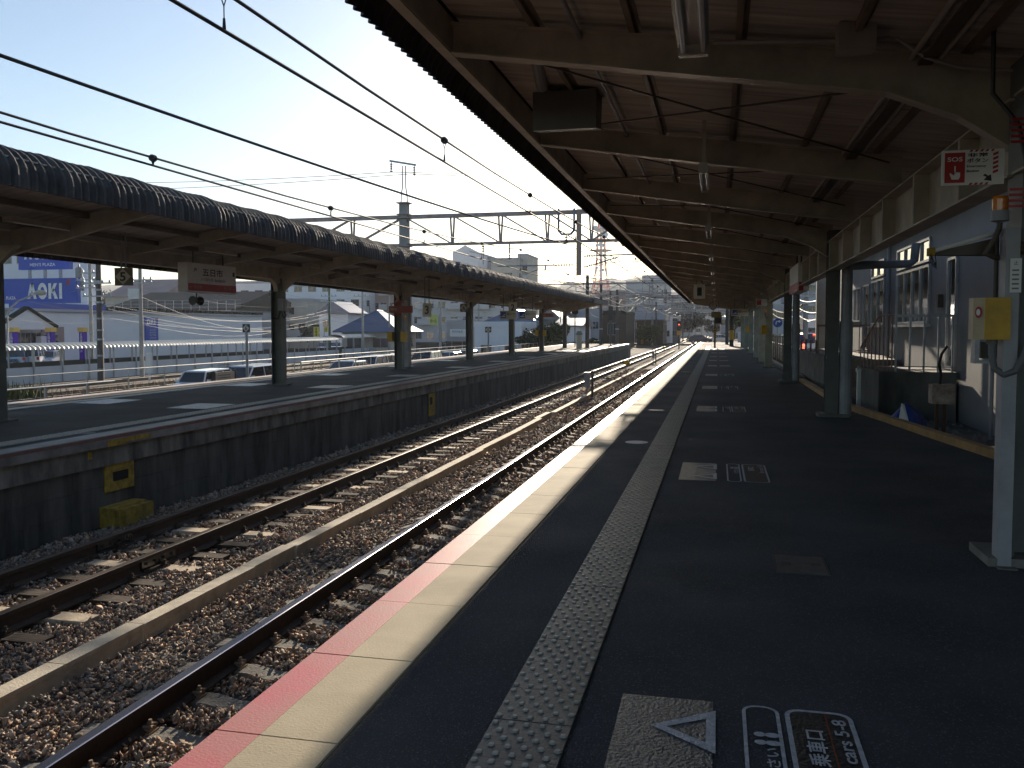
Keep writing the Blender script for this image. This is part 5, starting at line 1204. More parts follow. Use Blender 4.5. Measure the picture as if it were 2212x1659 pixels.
for (u0, u1, v0, v1) in ((15, 40, 748, 718), (41, 62, 748, 718), (63, 86, 748, 718), (92, 122, 748, 722)):
    a, b = onX(u0, v0), onX(u1, v1); add_window(o, (X+.12, a.y, a.z), 'x', round(b.y-a.y, 2), round(b.z-a.z, 2))
m = MB(); a, b = onX(72, 752), onX(83, 726); m.box(X+.3, X+.9, a.y, b.y, ZL, b.z); m.build('notice_case', M_WALLW, o)
# signs of the shop
o = thing('wall_sign', 'narrow upright blue shop sign with white letters on the long white wall', 'shop sign', tuple(onX(325, 739, .3)))
a, b = onX(312, 739), onX(338, 686); m = MB(); m.box(X+.02, X+.2, a.y, b.y, a.z, b.z); m.build('board', M_NAVY, o)
W_, H_ = b.y-a.y, b.z-a.z; m = MB(); U = (0, 1, 0); V_ = (0, 0, 1)
m.bold('OKI', (X+.22, a.y+W_*.08, a.z+H_*.70), U, V_, W_*.72, H_*.24)
for i, t in enumerate(['メンズ', 'カジュアル', 'フォーマル', 'レディス']): m.text(t, (X+.22, a.y+W_*.3, a.z+H_*(.46-.105*i)), U, V_, W_*.48, H_*.06)
m.build('lettering', M_WHITE, o)
m = MB(); m.face([(X+.22, a.y+W_*.84, a.z+H_*.88), (X+.22, a.y+W_*.9, a.z+H_*.88), (X+.22, a.y+W_*.94, a.z+H_*.96), (X+.22, a.y+W_*.86, a.z+H_*.96)]); m.build('red_mark', M_RED, o)
def roof_sign(u0, v0, u1, v1, Y, lb, words, cut=False):
    p, q = at('y', Y, u0, v0), at('y', Y, u1, v1); w, h = q.x-p.x, q.z-p.z
    o = thing('roof_sign', lb, 'shop sign', (p.x+w/2, Y, p.z), group='blue signs on the shop roof')
    m = MB(); m.box(p.x, q.x, Y, Y+.5, p.z, q.z); m.build('board', M_NAVY, o)
    m = MB(); a = MB()
    for t, fx, fz, fw, fh in words: (m.bold if t == 'AOKI' else m.text)(t, (p.x+w*fx, Y-.03, p.z+h*fz), (1, 0, 0), (0, 0, 1), w*fw, h*fh)
    m.build('lettering', M_WHITE, o)
    fx = .855 if not cut else .9
    a.face([(p.x+w*fx, Y-.03, p.z+h*.73), (p.x+w*(fx+.04), Y-.03, p.z+h*.73), (p.x+w*(fx+.055), Y-.03, p.z+h*.97), (p.x+w*(fx+.025), Y-.03, p.z+h*.97)]); a.build('red_mark', M_RED, o)
    m = MB()
    for f in (.2, .5, .8): m.box(p.x+w*f-.12, p.x+w*f+.12, Y+.05, Y+.3, p.z-2.4, p.z-.01)
    m.build('supports', M_GREY, o); return o
roof_sign(8, 656, 166, 600, 76, 'large blue sign with big white letters on the shop roof, lower one', [('AOKI', .33, .18, .49, .62), ('PLAZA', .04, .16, .13, .13)])
roof_sign(40, 583, 149, 522, 80, 'blue sign with white letters above the lower shop sign, partly behind the canopy', [('AOKI', .12, .38, .6, .5), ("MEN'S PLAZA", .23, .12, .5, .12)])
by('office_building', 'pale grey building behind the blue shop signs', 'building', -40, 190, 530, 92, 2.5, M_WALLW, wins=[('y', 6, 3, 6, 3.4, 1.8, 1.2)])
for i, (u, lb) in enumerate([(29, 'purple advertising banner with yellow cap, leftmost'), (109.5, 'purple advertising banner with yellow cap, middle'), (179, 'purple advertising banner with yellow cap, rightmost')]):
    q = at('x', -59.0, u, 709); zc, zb_ = at('x', -59.0, u, 708).z, at('x', -59, u, 717).z
    o = thing('banner', lb, 'banner', (-59, q.y, ZL), group='purple banners in front of the shop')
    m = MB(); m.prism([(-59.25, q.y-.25), (-58.75, q.y-.25), (-58.75, q.y+.25), (-59.25, q.y+.25)], 'z', ZL, zb_); m.build('banner_body', M_PURP, o)
    m = MB(); m.box(-59.33, -58.67, q.y-.33, q.y+.33, zb_, zc+.03); m.build('cap', M_YELS, o)
    m = MB()
    m.text('10感謝セール', (-59.14, q.y-.27, zb_-.08), (0, 0, -1), (1, 0, 0), 1.9, .28); m.build('lettering', M_WHITE, o)
# covered walkway of the tram stop
X = -46.0; y0, y1 = at('x', X, -40, 709).y, at('x', X, 716, 709).y; y2 = at('x', X, 804, 709).y; zr = at('x', X, 100, 760).z; zp = at('x', X, 111, 789).z
def walkway(ya, yb, dz, lb):
    o = thing('covered_walkway', lb, 'walkway', (X, (ya+yb)/2, ZL), group='covered walkways of the tram stop')
    arc = [(X+1.1*cos(t), .05+dz+.42*sin(t)) for t in [pi*k/10 for k in range(11)]]
    sheet([(x, z) for x, z in reversed(arc)], ya, yb, .45, .022, 'vaulted_roof', M_BEIGER, o, seg=6)
    m = MB(); m.box(X+.9, X+.96, ya, yb, ZL, zp+dz*.3); m.build('side_panel', M_PANEL, o)
    m = MB(); m.box(X-1.1, X+.88, ya, yb, ZL, ZL+.5); m.build('floor', M_CONC, o)
    m = MB(); m.box(X-1.05, X-1.0, ya, yb, ZL+.5, zp+.25); m.build('rear_panel', M_DARK, o)
    k = 0; y = ya+.5
    while y < yb:
        m = MB(); m.box(X+.97, X+1.05, y, y+.09, ZL, .08+dz); m.box(X-1.0, X-.9, y-.6, y-.5, ZL+.5, .08+dz); m.build('post_pair', M_ALU, o); y += 2.7
    return o
walkway(y0, y1, 0, 'long covered walkway with beige vaulted roof and grey side panels')
walkway(y1+1, y2, .25, 'short raised end section of the covered walkway with grey panels')
# fence along the tramway and parking
def fence(X, ya, yb, zt, lb, step=2.0, mt=M_GALV, z0=ZL, rails=3, r=.02):
    o = thing('fence', lb, 'fence', (X, (ya+yb)/2, z0)); m = MB()
    for k in range(rails): m.tube([(X, ya, zt-k*(zt-z0-.2)/max(1, rails)), (X, yb, zt-k*(zt-z0-.2)/max(1, rails))], r*(1.3 if k == 0 else .6), 6)
    m.build('rail', mt, o); n = int((yb-ya)/step)+1
    if n > 100:
        m = MB()
        for k in range(n): m.box(X-.025, X+.025, ya+k*step-.025, ya+k*step+.025, z0, zt)
        m.build('posts', mt, o)['kind'] = 'stuff'; return o
    m = MB(); m.box(X-.025, X+.025, ya-.025, ya+.025, z0, zt); p = m.build('post', mt, o)
    for k in range(1, n): part_copy(p, (0, k*step, 0))
    return o
fence(-19.5, 39, 128, -.12, 'long metal fence with shining top rail behind the opposite platform', 2.2, mat('fence_steel', (.5, .48, .44), .35, .6), r=.02)
fence(-19.5, 8, 25.5, -.24, 'short piece of white railed fence near the left edge behind the platform', 1.8, M_GALV, r=.02)
fence(-19.0, 27, 38, -.72, 'low metal fence in front of the two white vans', 2.0, M_GALV, r=.014)
fence(-29.0, 30, 125, -.55, 'second metal fence beyond the row of parked cars', 3, mat('fence_steel', (.5, .48, .44)), r=.022)
m = MB()
for xx in (-31.5, -32.6, -35, -36.1, -40.2, -41.3): m.box(xx-.04, xx+.04, 0, 300, ZL, ZL+.18)
tag(m.build('tram_rails', M_RAILTOP2, org=(-36, 100, ZL)), 'rails of the tramway running behind the parking area', 'tram rails', kind='stuff')
def clumps(name, lb, cat, pts, mt, n, s, kind='stuff'):
    # many small blades or leaves spread round the given (x, y, z, rx, ry, rz) ellipsoids
    V = []; F = []; 
    for (x, y, z, rx, ry, rz) in pts:
        c = RNG.normal(size=(n, 3)); c /= np.linalg.norm(c, axis=1)[:, None]; c *= (RNG.random((n, 1))**.45); c = c*np.array([rx, ry, rz])+np.array([x, y, z])
        a = RNG.normal(size=(n, 3)); b = RNG.normal(size=(n, 3)); a /= np.linalg.norm(a, axis=1)[:, None]; b -= a*(a*b).sum(1)[:, None]; b /= np.linalg.norm(b, axis=1)[:, None]
        ss = s*RNG.uniform(.5, 1.4, (n, 1)); q = np.stack([c-a*ss, c-b*ss*.5, c+a*ss, c+b*ss*.5], 1); V.append(q.reshape(-1, 3))
    V = np.concatenate(V); k = len(V)//4; F = np.arange(4*k).reshape(-1, 4)
    mb = MB(); mb.v = V.tolist(); mb.f = [tuple(f) for f in F.tolist()]; mb.m = [0]*k
    return mb
def tree(x, y, z0, h, r, mt, lb, name='tree', n=260, s=.22, group=None, nb=9, trunk=.12, rz=None):
    o = thing(name, lb, name.split('_')[-1], (x, y, z0), group=group)
    pts = [(x, y, z0+h*.62, r*.55, r*.55, h*.3)]
    for k in range(nb):
        t = 2*pi*k/nb+random.random(); q = r*random.uniform(.35, .8); pts.append((x+q*cos(t), y+q*sin(t), z0+h*random.uniform(.42, .88), r*random.uniform(.25, .42), r*random.uniform(.25, .42), h*random.uniform(.1, .18)))
    m = MB(); m.tube([(x, y, z0), (x+.1*r, y, z0+h*.35), (x, y, z0+h*.8)], trunk, 8, trunk*.3)
    for p in pts[1:5]: m.tube([(x, y, z0+h*.3), (p[0], p[1], p[2])], trunk*.5, 6, trunk*.15)
    m.build('trunk', M_BARK, o); clumps('', '', '', pts, mt, n, s).build('crown', mt, o); return o
# buildings left of the line, nearest to farthest
by('barrel_roof_building', 'low building with a sloping dark metal roof and roof railing behind the shop', 'building', 229, 500, 668, 130, 26, M_WALLG, roof='gy', rm=M_TILED, rh=3.4)
by('hall_building', 'building with a brown pitched roof between dark roof and trees', 'building', 229, 345, 640, 160, 20, M_WALLC, roof='gy', rm=M_WALLP, rh=4.0)
p = at('y', 129, 229, 672); q = at('y', 129, 520, 648)
o = thing('roof_railing', 'pale rooftop railing in front of the dark sloping roof', 'railing', (p.x, 129, p.z)); m = MB()
for k in range(3): m.tube([(p.x, 129, p.z+(q.z-p.z)*(k+1)/3), (q.x, 129, p.z+(q.z-p.z)*(k+1)/3)], .045, 5)
x = p.x
while x < q.x: m.tube([(x, 129, p.z-.5), (x, 129, q.z)], .045, 5); x += 1.6
m.build('rails', M_GALV, o)
by('beige_building', 'square beige building with air conditioners left of the second post', 'building', 571, 664, 652, 150, 25, M_WALLC, wins=[('y', 4, 2, 1.0, 3.0, 1.4, 1.4)], bal=[('y', 1, 1, .2, 3, .8)])
by('blue_grey_building', 'pale blue grey factory block behind the station name board', 'building', 485, 700, 612, 190, 30, M_WALLW, wins=[('y', 7, 3, 2.5, 3.4, 2.0, 1.2)])
by('apartment_block', 'large white apartment block left of the blue tiled house', 'building', 600, 783, 618, 168, 18, M_WALLW, wins=[('y', 6, 4, 0, 3.0, 1.8, 1.4), ('x', 3, 4, 0, 3, 1.5, 1.3)], bal=[('y', 3, 2, 2.8, 3.0, .5)])
by('pink_apartment_block', 'pink brown apartment block between the white blocks', 'building', 787, 906, 636, 175, 18, M_WALLP, wins=[('y', 7, 4, -.5, 3.0, 1.4, 1.4)], bal=[('y', 4, 3, 2.5, 3.0, .6)])
by('grey_apartment_block', 'grey white apartment block right of the pink brown one', 'building', 890, 1075, 640, 160, 20, M_WALLA, wins=[('y', 7, 4, -.5, 2.9, 1.5, 1.3), ('x', 3, 4, -.5, 2.9, 1.4, 1.3)], bal=[('y', 3, 3, 2.3, 2.9, .5)])
by('tiled_house', 'house with a blue hipped tile roof, one slope flashing in the sun', 'house', 738, 850, 716, 112, 9, M_WALLC, roof='hip', rm=M_TILEB, rh=2.9, over=.9, wins=[('y', 2, 1, -1.1, 2, 2.2, 1.3), ('x', 2, 1, -1.1, 2, 1.6, 1.3)])
by('tiled_house', 'small house with a glinting pitched roof behind the green pole', 'house', 690, 752, 676, 140, 7, M_WALLW, roof='gx', rm=M_TILEB, rh=2.0, over=.6, wins=[('y', 2, 2, -1, 2.8, 1.4, 1.2)])
by('flat_hut', 'white flat roofed station hut behind the fourth post', 'hut', 1025, 1127, 706, 98, 8, M_WALLW, roof='flat', rm=M_WALLW, wins=[('y', 2, 1, -1.5, 2, 1.3, 1.1)])
by('tiled_house', 'house with dark blue tiles behind the flat white hut', 'house', 1040, 1160, 703, 112, 12, M_WALLC, roof='hip', rm=M_TILEB, rh=2.2, over=.8, wins=[('y', 3, 1, -1, 2, 1.6, 1.3)])
by('low_shop', 'low shop with a white billboard beside the grey apartments', 'shop', 965, 1010, 700, 122, 8, M_WALLG, wins=[('y', 2, 1, -1.6, 2, 2, 1.3)])
p = at('y', 118, 972, 727); q = at('y', 118, 1005, 711)
o = thing('billboard', 'white billboard with faint blue lettering left of the flat hut', 'billboard', (p.x, 118, p.z)); m = MB(); m.box(p.x, q.x, 118, 118.2, p.z, q.z); m.build('board', M_WHITE, o)
m = MB(); m.text('業務用食品', (p.x+.3, 117.95, p.z+.55), (1, 0, 0), (0, 0, 1), (q.x-p.x)*.7, .3); m.build('lettering', mat('pale_blue_print', (.2, .35, .6), .6), o)
by('tiled_house', 'grey roofed two storey house left of the brown buildings', 'house', 1165, 1207, 690, 116, 10, M_WALLG, roof='gx', rm=M_TILEG, rh=1.6, over=.6, wins=[('y', 2, 2, -1.6, 2.3, 1.3, 1.1)])
by('tiled_house', 'white walled house with a pale blue tile lean-to roof', 'house', 1203, 1252, 703, 110, 10, M_WALLW, roof='gy', rm=M_TILEB, rh=1.0, over=.5, wins=[('y', 3, 1, -1.3, 2.3, 1.0, 1.1)])
by('white_house', 'tall white house rising behind the pale blue lean-to roof', 'house', 1198, 1236, 682, 126, 10, M_WALLW, roof='gx', rm=M_TILEG, rh=1.2, wins=[('y', 2, 2, -1, 2.5, 1.2, 1.1)])
by('grey_house', 'grey rendered house with small windows beside the brown boarded one', 'house', 1236, 1294, 676, 128, 9, M_WALLG, wins=[('y', 4, 2, -1.3, 2.7, .9, 1.1)])
by('brown_house', 'dark brown boarded building with a white framed sign', 'house', 1297, 1352, 680, 132, 14, M_WALLD, roof='flat', rm=M_TILED, wins=[('y', 1, 1, .5, 2.7, 1.6, 1.8)])
by('brown_house', 'dark brown house with a grey hipped roof right of the line of poles', 'house', 1375, 1432, 690, 150, 12, M_WALLD, roof='gy', rm=M_TILEG, rh=2.4, wins=[('x', 2, 2, -.5, 2.6, 1.2, 1.1)])
by('white_house', 'narrow white building at the right end of the brown houses', 'house', 1432, 1449, 684, 165, 10, M_WALLW, wins=[('y', 1, 2, 0, 2.8, 1.0, 1.1)])
by('grey_house', 'dark grey shop house beside the red railway signal', 'house', 1450, 1466, 688, 172, 10, M_TILEG, wins=[('y', 1, 2, 0, 2.8, 1.0, 1.1)])
# blocks seen above the opposite canopy and at the end of the line
by('apartment_block', 'white apartment tower with a peaked top above the opposite canopy', 'building', 978, 1033, 545, 230, 16, M_WALLW, roof='gx', rm=M_WALLW, rh=1.9, over=.1)
by('apartment_block', 'small lavender grey block next to the peaked white tower', 'building', 1036, 1061, 558, 240, 14, M_WALLG, wins=[('y', 2, 5, 3, 3.2, 1.6, 1.4)])
by('apartment_block', 'stepped beige apartment block with balconies above the opposite canopy', 'building', 1062, 1118, 562, 220, 20, M_WALLC, wins=[('y', 5, 5, 2, 3.1, 1.4, 1.3), ('x', 4, 5, 2, 3.1, 1.5, 1.3)], bal=[('x', 2, 5, 1.8, 3.1, .8)])
by('apartment_block', 'taller narrow beige block attached to the stepped one', 'building', 1118, 1139, 553, 226, 14, M_WALLC, wins=[('y', 2, 6, 1, 3.1, 1.4, 1.3)])
by('apartment_block', 'large grey apartment block at the end of the line, left part', 'building', 1352, 1420, 612, 250, 30, M_WALLA, wins=[('y', 4, 4, 0, 3.1, 1.6, 1.4), ('x', 4, 4, 0, 3.1, 1.6, 1.4)], bal=[('y', 2, 4, 2, 3.1, .6)])
by('apartment_block', 'taller grey apartment block at the end of the line, behind the lower part', 'building', 1386, 1440, 598, 285, 26, M_WALLA, wins=[('y', 5, 5, 0, 3.1, 1.6, 1.4)])
by('apartment_block', 'pale apartment block straight down the line behind many wires', 'building', 1420, 1496, 640, 320, 30, M_WALLA, wins=[('y', 8, 4, 0, 3.1, 1.8, 1.5)], bal=[('y', 4, 4, 1.8, 3.1, .7)])
by('apartment_block', 'distant pale block behind the number 1 plate', 'building', 1490, 1590, 650, 360, 30, M_WALLA, wins=[('y', 8, 4, 0, 3.1, 1.8, 1.5)])
by('apartment_block', 'brownish block behind the foot of the red and white tower', 'building', 1290, 1350, 632, 260, 20, M_WALLP, wins=[('y', 5, 3, 0, 3.1, 1.6, 1.4)])
by('low_building', 'pale grey low building closing the view beyond the crossing', 'building', 1556, 1640, 690, 190, 14, M_WALLG, z0=-1.2, wins=[('y', 5, 2, -.6, 2.8, 1.6, 1.2)])
# hills
def hills(Y, pts, lb, depth):
    mb = MB(); V = []; n = len(pts)
    rows = 5
    for r in range(rows):
        f = r/(rows-1)
        for (u, v) in pts:
            q = at('y', Y, u, v); k = 1+depth*f/Y; V.append((q.x*k, Y*k, -8 if r == 0 else (q.z*k*sin(pi/2*f)+(RNG.normal()*q.z*.02 if 0 < r < rows-1 else 0))))
    F = []
    for r in range(rows-1):
        for i in range(n-1): F.append((r*n+i, r*n+i+1, (r+1)*n+i+1, (r+1)*n+i))
    mb.poly(V, F); return tag(mb.build('hills', M_HILL, smooth=True), kind='structure')
ridge = [(-200, 640), (100, 630), (240, 615), (380, 628), (600, 640), (900, 660), (1100, 645), (1180, 628), (1205, 619), (1222, 611), (1236, 608), (1252, 613), (1272, 614), (1292, 607), (1308, 603), (1321, 600), (1343, 606), (1362, 601), (1384, 599), (1420, 606), (1470, 630), (1560, 645), (1700, 640), (2000, 650), (2400, 640)]
hills(1500, ridge, '', 420)
# wooded slope behind the left town
m = MB(); pts = []
for i in range(34):
    u = 225+i*8.6; pts.append((ux(u, 260), 260+random.uniform(-8, 8), vz(626+6*sin(i*.9), 260, u)-6, 5, 6, 5.5))
wood = clumps('', '', '', pts, M_LEAFB, 500, .5).build('wooded_slope', M_LEAFB); tag(wood, 'bare wooded slope rising behind the brown roof', 'wood', kind='stuff')
# bushes and trees
tree(ux(1195, 100), 100, ZL, 4.8, 2.1, M_LEAF, 'round sunlit bushy tree between the houses behind the sixth post', n=420, s=.2)
tree(ux(1150, 99), 99, ZL, 4.2, 2.6, M_LEAFD, 'dark bush beside the flat white hut', name='bush', n=420, s=.2)
tree(ux(1404, 140), 140, ZL, 4.3, 2.0, M_LEAF, 'green bush in front of the brown house near the crossing', name='bush', n=420, s=.22)
tree(ux(1287, 104), 104, ZL, 2.6, 1.5, M_LEAFD, 'small bush at the end of the opposite platform', name='bush', n=300, s=.15)
tree(ux(665, 140), 140, ZL, 4.4, 2.4, M_LEAFD, 'dark bush behind the yellow banners', name='bush', n=300, s=.25)
tree(3.0, 170, -1.2, 7.5, 1.9, M_LEAF, 'sunlit tree beyond the crossing at the end of the near platform', n=420, s=.25)
tree(-7, 215, -1.2, 7.0, 5.5, M_LEAFB, 'broad leafless tree down the line', n=380, s=.22, nb=14)
tree(1, 220, -1.2, 6.0, 4.5, M_LEAFB, 'leafless tree right of the broad one down the line', n=380, s=.22, nb=12)
# dry grass and weeds
def grass(lb, x0, x1, y0, y1, z, n, h, mt):
    X_ = RNG.uniform(x0, x1, n); Y_ = RNG.uniform(y0, y1, n); hh = h*RNG.uniform(.4, 1.2, n); a = RNG.uniform(0, pi, n); lx = RNG.normal(size=n)*.3*hh; ly = RNG.normal(size=n)*.3*hh
    w_ = .03*h/.4
    V = np.stack([np.stack([X_-w_*np.cos(a), Y_-w_*np.sin(a), np.full(n, z)], 1), np.stack([X_+w_*np.cos(a), Y_+w_*np.sin(a), np.full(n, z)], 1), np.stack([X_+lx, Y_+ly, z+hh], 1)], 1).reshape(-1, 3)
    mb = MB(); mb.v = V.tolist(); mb.f = [(3*i, 3*i+1, 3*i+2) for i in range(n)]; mb.m = [0]*n
    tag(mb.build('grass', mt), lb, 'grass', kind='stuff')
grass('dry brown grass between the second fence and the tram rails', -31, -29.3, 30, 125, ZL, 9000, .8, M_GRASSD)
grass('dry grass strip beside the first fence', -21.4, -19.7, 30, 128, ZL, 6000, .55, M_GRASSD)
grass('tall dry grass behind the end of the opposite platform', -17.5, -14.6, 78, 108, ZL, 7000, 1.9, M_GRASSD)
grass('yellow green weeds near the left edge behind the platform', -33, -29.2, 20, 34, ZL, 3000, 1.3, M_GRASSG)
grass('weeds along the street fence right of the near platform', 3.6, 5.0, 30, 60, -.62, 5000, .4, M_GRASSG)
# tower
def radio_tower(x, y, z0):
    o = thing('radio_tower', 'red and white lattice radio tower with round platforms rising in the glare', 'tower', (x, y, z0))
    lv = [(z0, 8.2), (10, 6.9), (18, 5.6), (24, 4.4), (29, 3.4), (34, 2.9), (38.5, 2.7), (44, 2.5), (48, 2.4), (52, 1.4), (60, .5)]
    for i, ((za, ra), (zc, rb)) in enumerate(zip(lv, lv[1:])):
        m = MB(); cs = [(1, 1), (1, -1), (-1, -1), (-1, 1)]; k = .707
        for j in range(4):
            c, d = cs[j], cs[(j+1) % 4]
            A = (x+c[0]*ra*k, y+c[1]*ra*k, za); B = (x+c[0]*rb*k, y+c[1]*rb*k, zc); C = (x+d[0]*ra*k, y+d[1]*ra*k, za); D = (x+d[0]*rb*k, y+d[1]*rb*k, zc)
            m.bar(A, B, .38); m.bar(B, D, .24); M1 = Vector(B).lerp(Vector(D), .5); m.bar(A, M1, .2); m.bar(C, M1, .2)
            E_ = Vector(A).lerp(Vector(B), .5); F_ = Vector(C).lerp(Vector(D), .5); m.bar(E_, F_, .14)
        m.build('lattice_section', M_TOWR if i % 2 == 0 else M_TOWW, o)
    m = MB(); m.tube([(x, y, z0), (x, y, 52)], .7, 10); m.build('core', M_TOWW, o)
    for z, r, h in ((18.2, 6.8, .8), (38.4, 5.6, .7), (48.3, 4.0, 1.1), (22.6, 5.0, .4)):
        m = MB(); m.lathe((x, y, z), [(r*.55, -.9*h), (r, 0), (r, h*.3), (r*.8, h*.4)], 28); m.build('round_platform', M_TOWW if z > 30 else M_TOWR, o)
    for i, (dx, dz, r) in enumerate([(2.2, 45.5, 1.6), (-2.3, 49, 1.0), (1.6, 40.5, .8), (-1.5, 40.5, .8), (0, 41, .9), (-1.6, 30, .7), (1.4, 29, .7)]):
        m = MB(); m.lathe((x+dx, y-3.2, dz), [(r, 0), (r*.8, .5), (r*.3, .7)], 16, 'y'); m.build('dish', M_TOWW, o)
radio_tower(-54.3, 420, -2)
o = by('telephone_building', 'building with a red roof frame under the radio tower', 'building', 1322, 1352, 634, 400, 14, M_TOWR)

# ------------------------------------------------------------ utility poles, cables, street lamps
POLES = []
def upole(u, Y, vtop, lb, r=.16, arms=(), trans=(), mt=None, z0=ZL, bands=()):
    x = ux(u, Y); z1 = vz(vtop, Y, u); o = thing('utility_pole', lb, 'pole', (x, Y, z0), group='utility poles of the town')
    mt = mt or M_POLEC; m = MB(); m.tube([(x, Y, z0), (x, Y, z1)], r, 12, r*.75); m.build('shaft', mt, o)
    for k, v in enumerate(arms):
        z = vz(v, Y, u); m = MB(); m.bar((x-1.1, Y-.2, z), (x+1.1, Y-.2, z), .09); 
        for dx in (-1, -.45, .45, 1): m.lathe((x+dx, Y-.2, z+.05), [(.05, 0), (.07, .05), (.04, .18)], 8)
        m.build('crossarm', M_GALV, o)
    for (v, dx, s) in trans:
        z = vz(v, Y, u); m = MB(); m.lathe((x+dx, Y-.1, z), [(.28*s, 0), (.3*s, .05), (.3*s, .8*s), (.2*s, .9*s)], 14); m.lathe((x+dx, Y-.1, z+.9*s), [(.06, 0), (.08, .1), (.04, .25)], 8); m.build('transformer', M_GREY, o)
    for v in bands:
        z = vz(v, Y, u); m = MB(); m.tube([(x, Y, z), (x, Y, z+.12)], r*1.12, 12); m.build('band', M_GALV, o)
    POLES.append((x, Y, z1)); return o
DK = mat('dark_pole', (.09, .08, .075), .7)
upole(215.5, 52, 560, 'thick dark banded pole at the left with an orange tag', .22, arms=(612, 640), mt=DK, bands=(610, 628, 655, 690, 715, 735, 770, 800))
upole(197, 60, 570, 'slimmer grey pole just left of the thick dark one, crowded with fittings', .15, arms=(590, 605, 622), trans=((600, -.9, .9), (618, .7, .7)), bands=(640, 660, 690, 720))
upole(305, 56, 575, 'grey concrete pole with a white box beside the number 5 sign', .16, arms=(605, 612))
x = ux(296, 56); m = MB(); m.box(x-.4, x+.35, 55.6, 55.9, vz(641, 56), vz(617, 56)); tag(m.build('pole_box', M_WHITE), 'white equipment box high on the pole beside the number 5 sign', 'equipment box')
x = ux(320, 55); m = MB(); m.box(x-.2, x+.15, 54.9, 55.2, ZL+.6, ZL+2.0); m.box(x-.05, x+.05, 55, 55.1, ZL, ZL+.6); tag(m.build('signal_cabinet', M_WHITE), 'white cabinet at the foot of the pole right of the thick dark one', 'equipment box')
upole(712, 108, 590, 'green painted pole in front of the white apartment block', .17, mt=mat('green_pole', (.05, .12, .07), .6), arms=(640, 652))
upole(783.5, 104, 600, 'light grey pole with a hanging lamp left of the blue tiled house', .16, arms=(640,))
upole(841, 112, 605, 'grey pole standing before the flashing roof', .14, arms=(630,))
upole(889, 120, 620, 'thin dark pole right of the flashing roof', .09, mt=DK)
upole(952, 116, 640, 'pale concrete pole left of the white billboard', .17, arms=(668,))
upole(1034, 124, 645, 'grey pole behind the number 6 sign', .15, arms=(676, 684))
upole(799, 118, 660, 'thin black lamp pole right of the hanging lamp pole', .07, mt=DK)
upole(1211, 112, 668, 'slender pole between the tiled houses', .09, mt=DK)
for (u, Y, vt, vb, lb, r) in [(1298, 83, 612, 0, 'dark pole on the far end of the opposite platform, nearer one', .17), (1333, 92, 626, 0, 'dark pole on the far end of the opposite platform, farther one', .18)]:
    upole(u, Y, vt, lb, r, mt=DK, z0=-.1 if Y < 88 else -1.4, bands=(712,))
upole(1409, 150, 600, 'tall concrete pole in front of the grey apartments', .22, arms=(640, 655, 668))
upole(1373, 158, 655, 'thin pole beside the hipped brown house', .12, mt=DK)
for i, (u, Y, vt) in enumerate([(1438, 185, 655), (1455, 200, 640), (1488, 215, 630), (1503, 250, 650), (1516, 275, 655), (1475, 240, 665), (1530, 300, 660)]):
    upole(u, Y, vt, '%s distant pole down the line, counted from the left' % ordinal(i), .15, arms=(vt+6, vt+14), z0=-2)
# sagging bright cables
def cable(pa, pb, sag, lb, r=.03, mt=None, grp='sagging cables between the poles', n=14):
    a, b = Vector(pa), Vector(pb); m = MB(); m.tube([a.lerp(b, t/n)-Vector((0, 0, sag*4*(t/n)*(1-t/n))) for t in range(n+1)], r, 5)
    return tag(m.build('cable', mt or M_WIREB), lb, 'cable', grp)
random.seed(21)
def P3(u, v, Y): return at('y', Y, u, v)
cabs = [((-30, 640, 45), (305, 636, 56), .5), ((-30, 645, 45), (215, 612, 52), .4), ((-30, 676, 46), (240, 688, 60), .5), ((240, 688, 60), (600, 715, 110), .4), ((60, 651, 50), (330, 678, 62), .3), ((305, 641, 56), (570, 712, 112), .8), ((215, 655, 52), (712, 668, 108), 1.4), ((215, 663, 52), (712, 681, 108), 1.6), ((305, 668, 56), (712, 676, 108), 1.0), ((305, 690, 56), (712, 690, 108), 1.2), ((305, 700, 56), (590, 717, 104), .7),
        ((440, 650, 80), (712, 655, 108), .6), ((580, 640, 100), (712, 652, 108), .5), ((590, 628, 100), (783, 640, 104), .7), ((712, 655, 108), (783, 652, 104), .3), ((712, 668, 108), (841, 660, 112), .7), ((712, 676, 108), (952, 672, 116), 1.2), ((712, 681, 108), (952, 684, 116), 1.4), ((712, 692, 108), (841, 688, 112), .5),
        ((783, 650, 104), (952, 655, 116), .9), ((783, 660, 104), (1034, 672, 124), 1.4), ((841, 668, 112), (1034, 676, 124), 1.1), ((841, 676, 112), (1034, 682, 124), 1.2), ((952, 660, 116), (1034, 690, 124), .6), ((952, 668, 116), (1150, 690, 128), 1.3), ((952, 650, 116), (1100, 664, 126), .9), ((1034, 676, 124), (1211, 690, 130), .9), ((1034, 684, 124), (1211, 682, 130), 1.1),
        ((840, 620, 112), (1034, 650, 124), .8), ((590, 600, 100), (712, 618, 108), .6), ((712, 618, 108), (952, 640, 116), 1.0)]
for i, (a, b, s) in enumerate(cabs):
    cable(P3(*a), P3(*b), s, 'sunlit cable sagging between the town poles behind the opposite platform', .00009*(a[2]+b[2])/2+.003*random.random(), mat('town_cable', (.38, .36, .33), .6, 0, .3, 3))
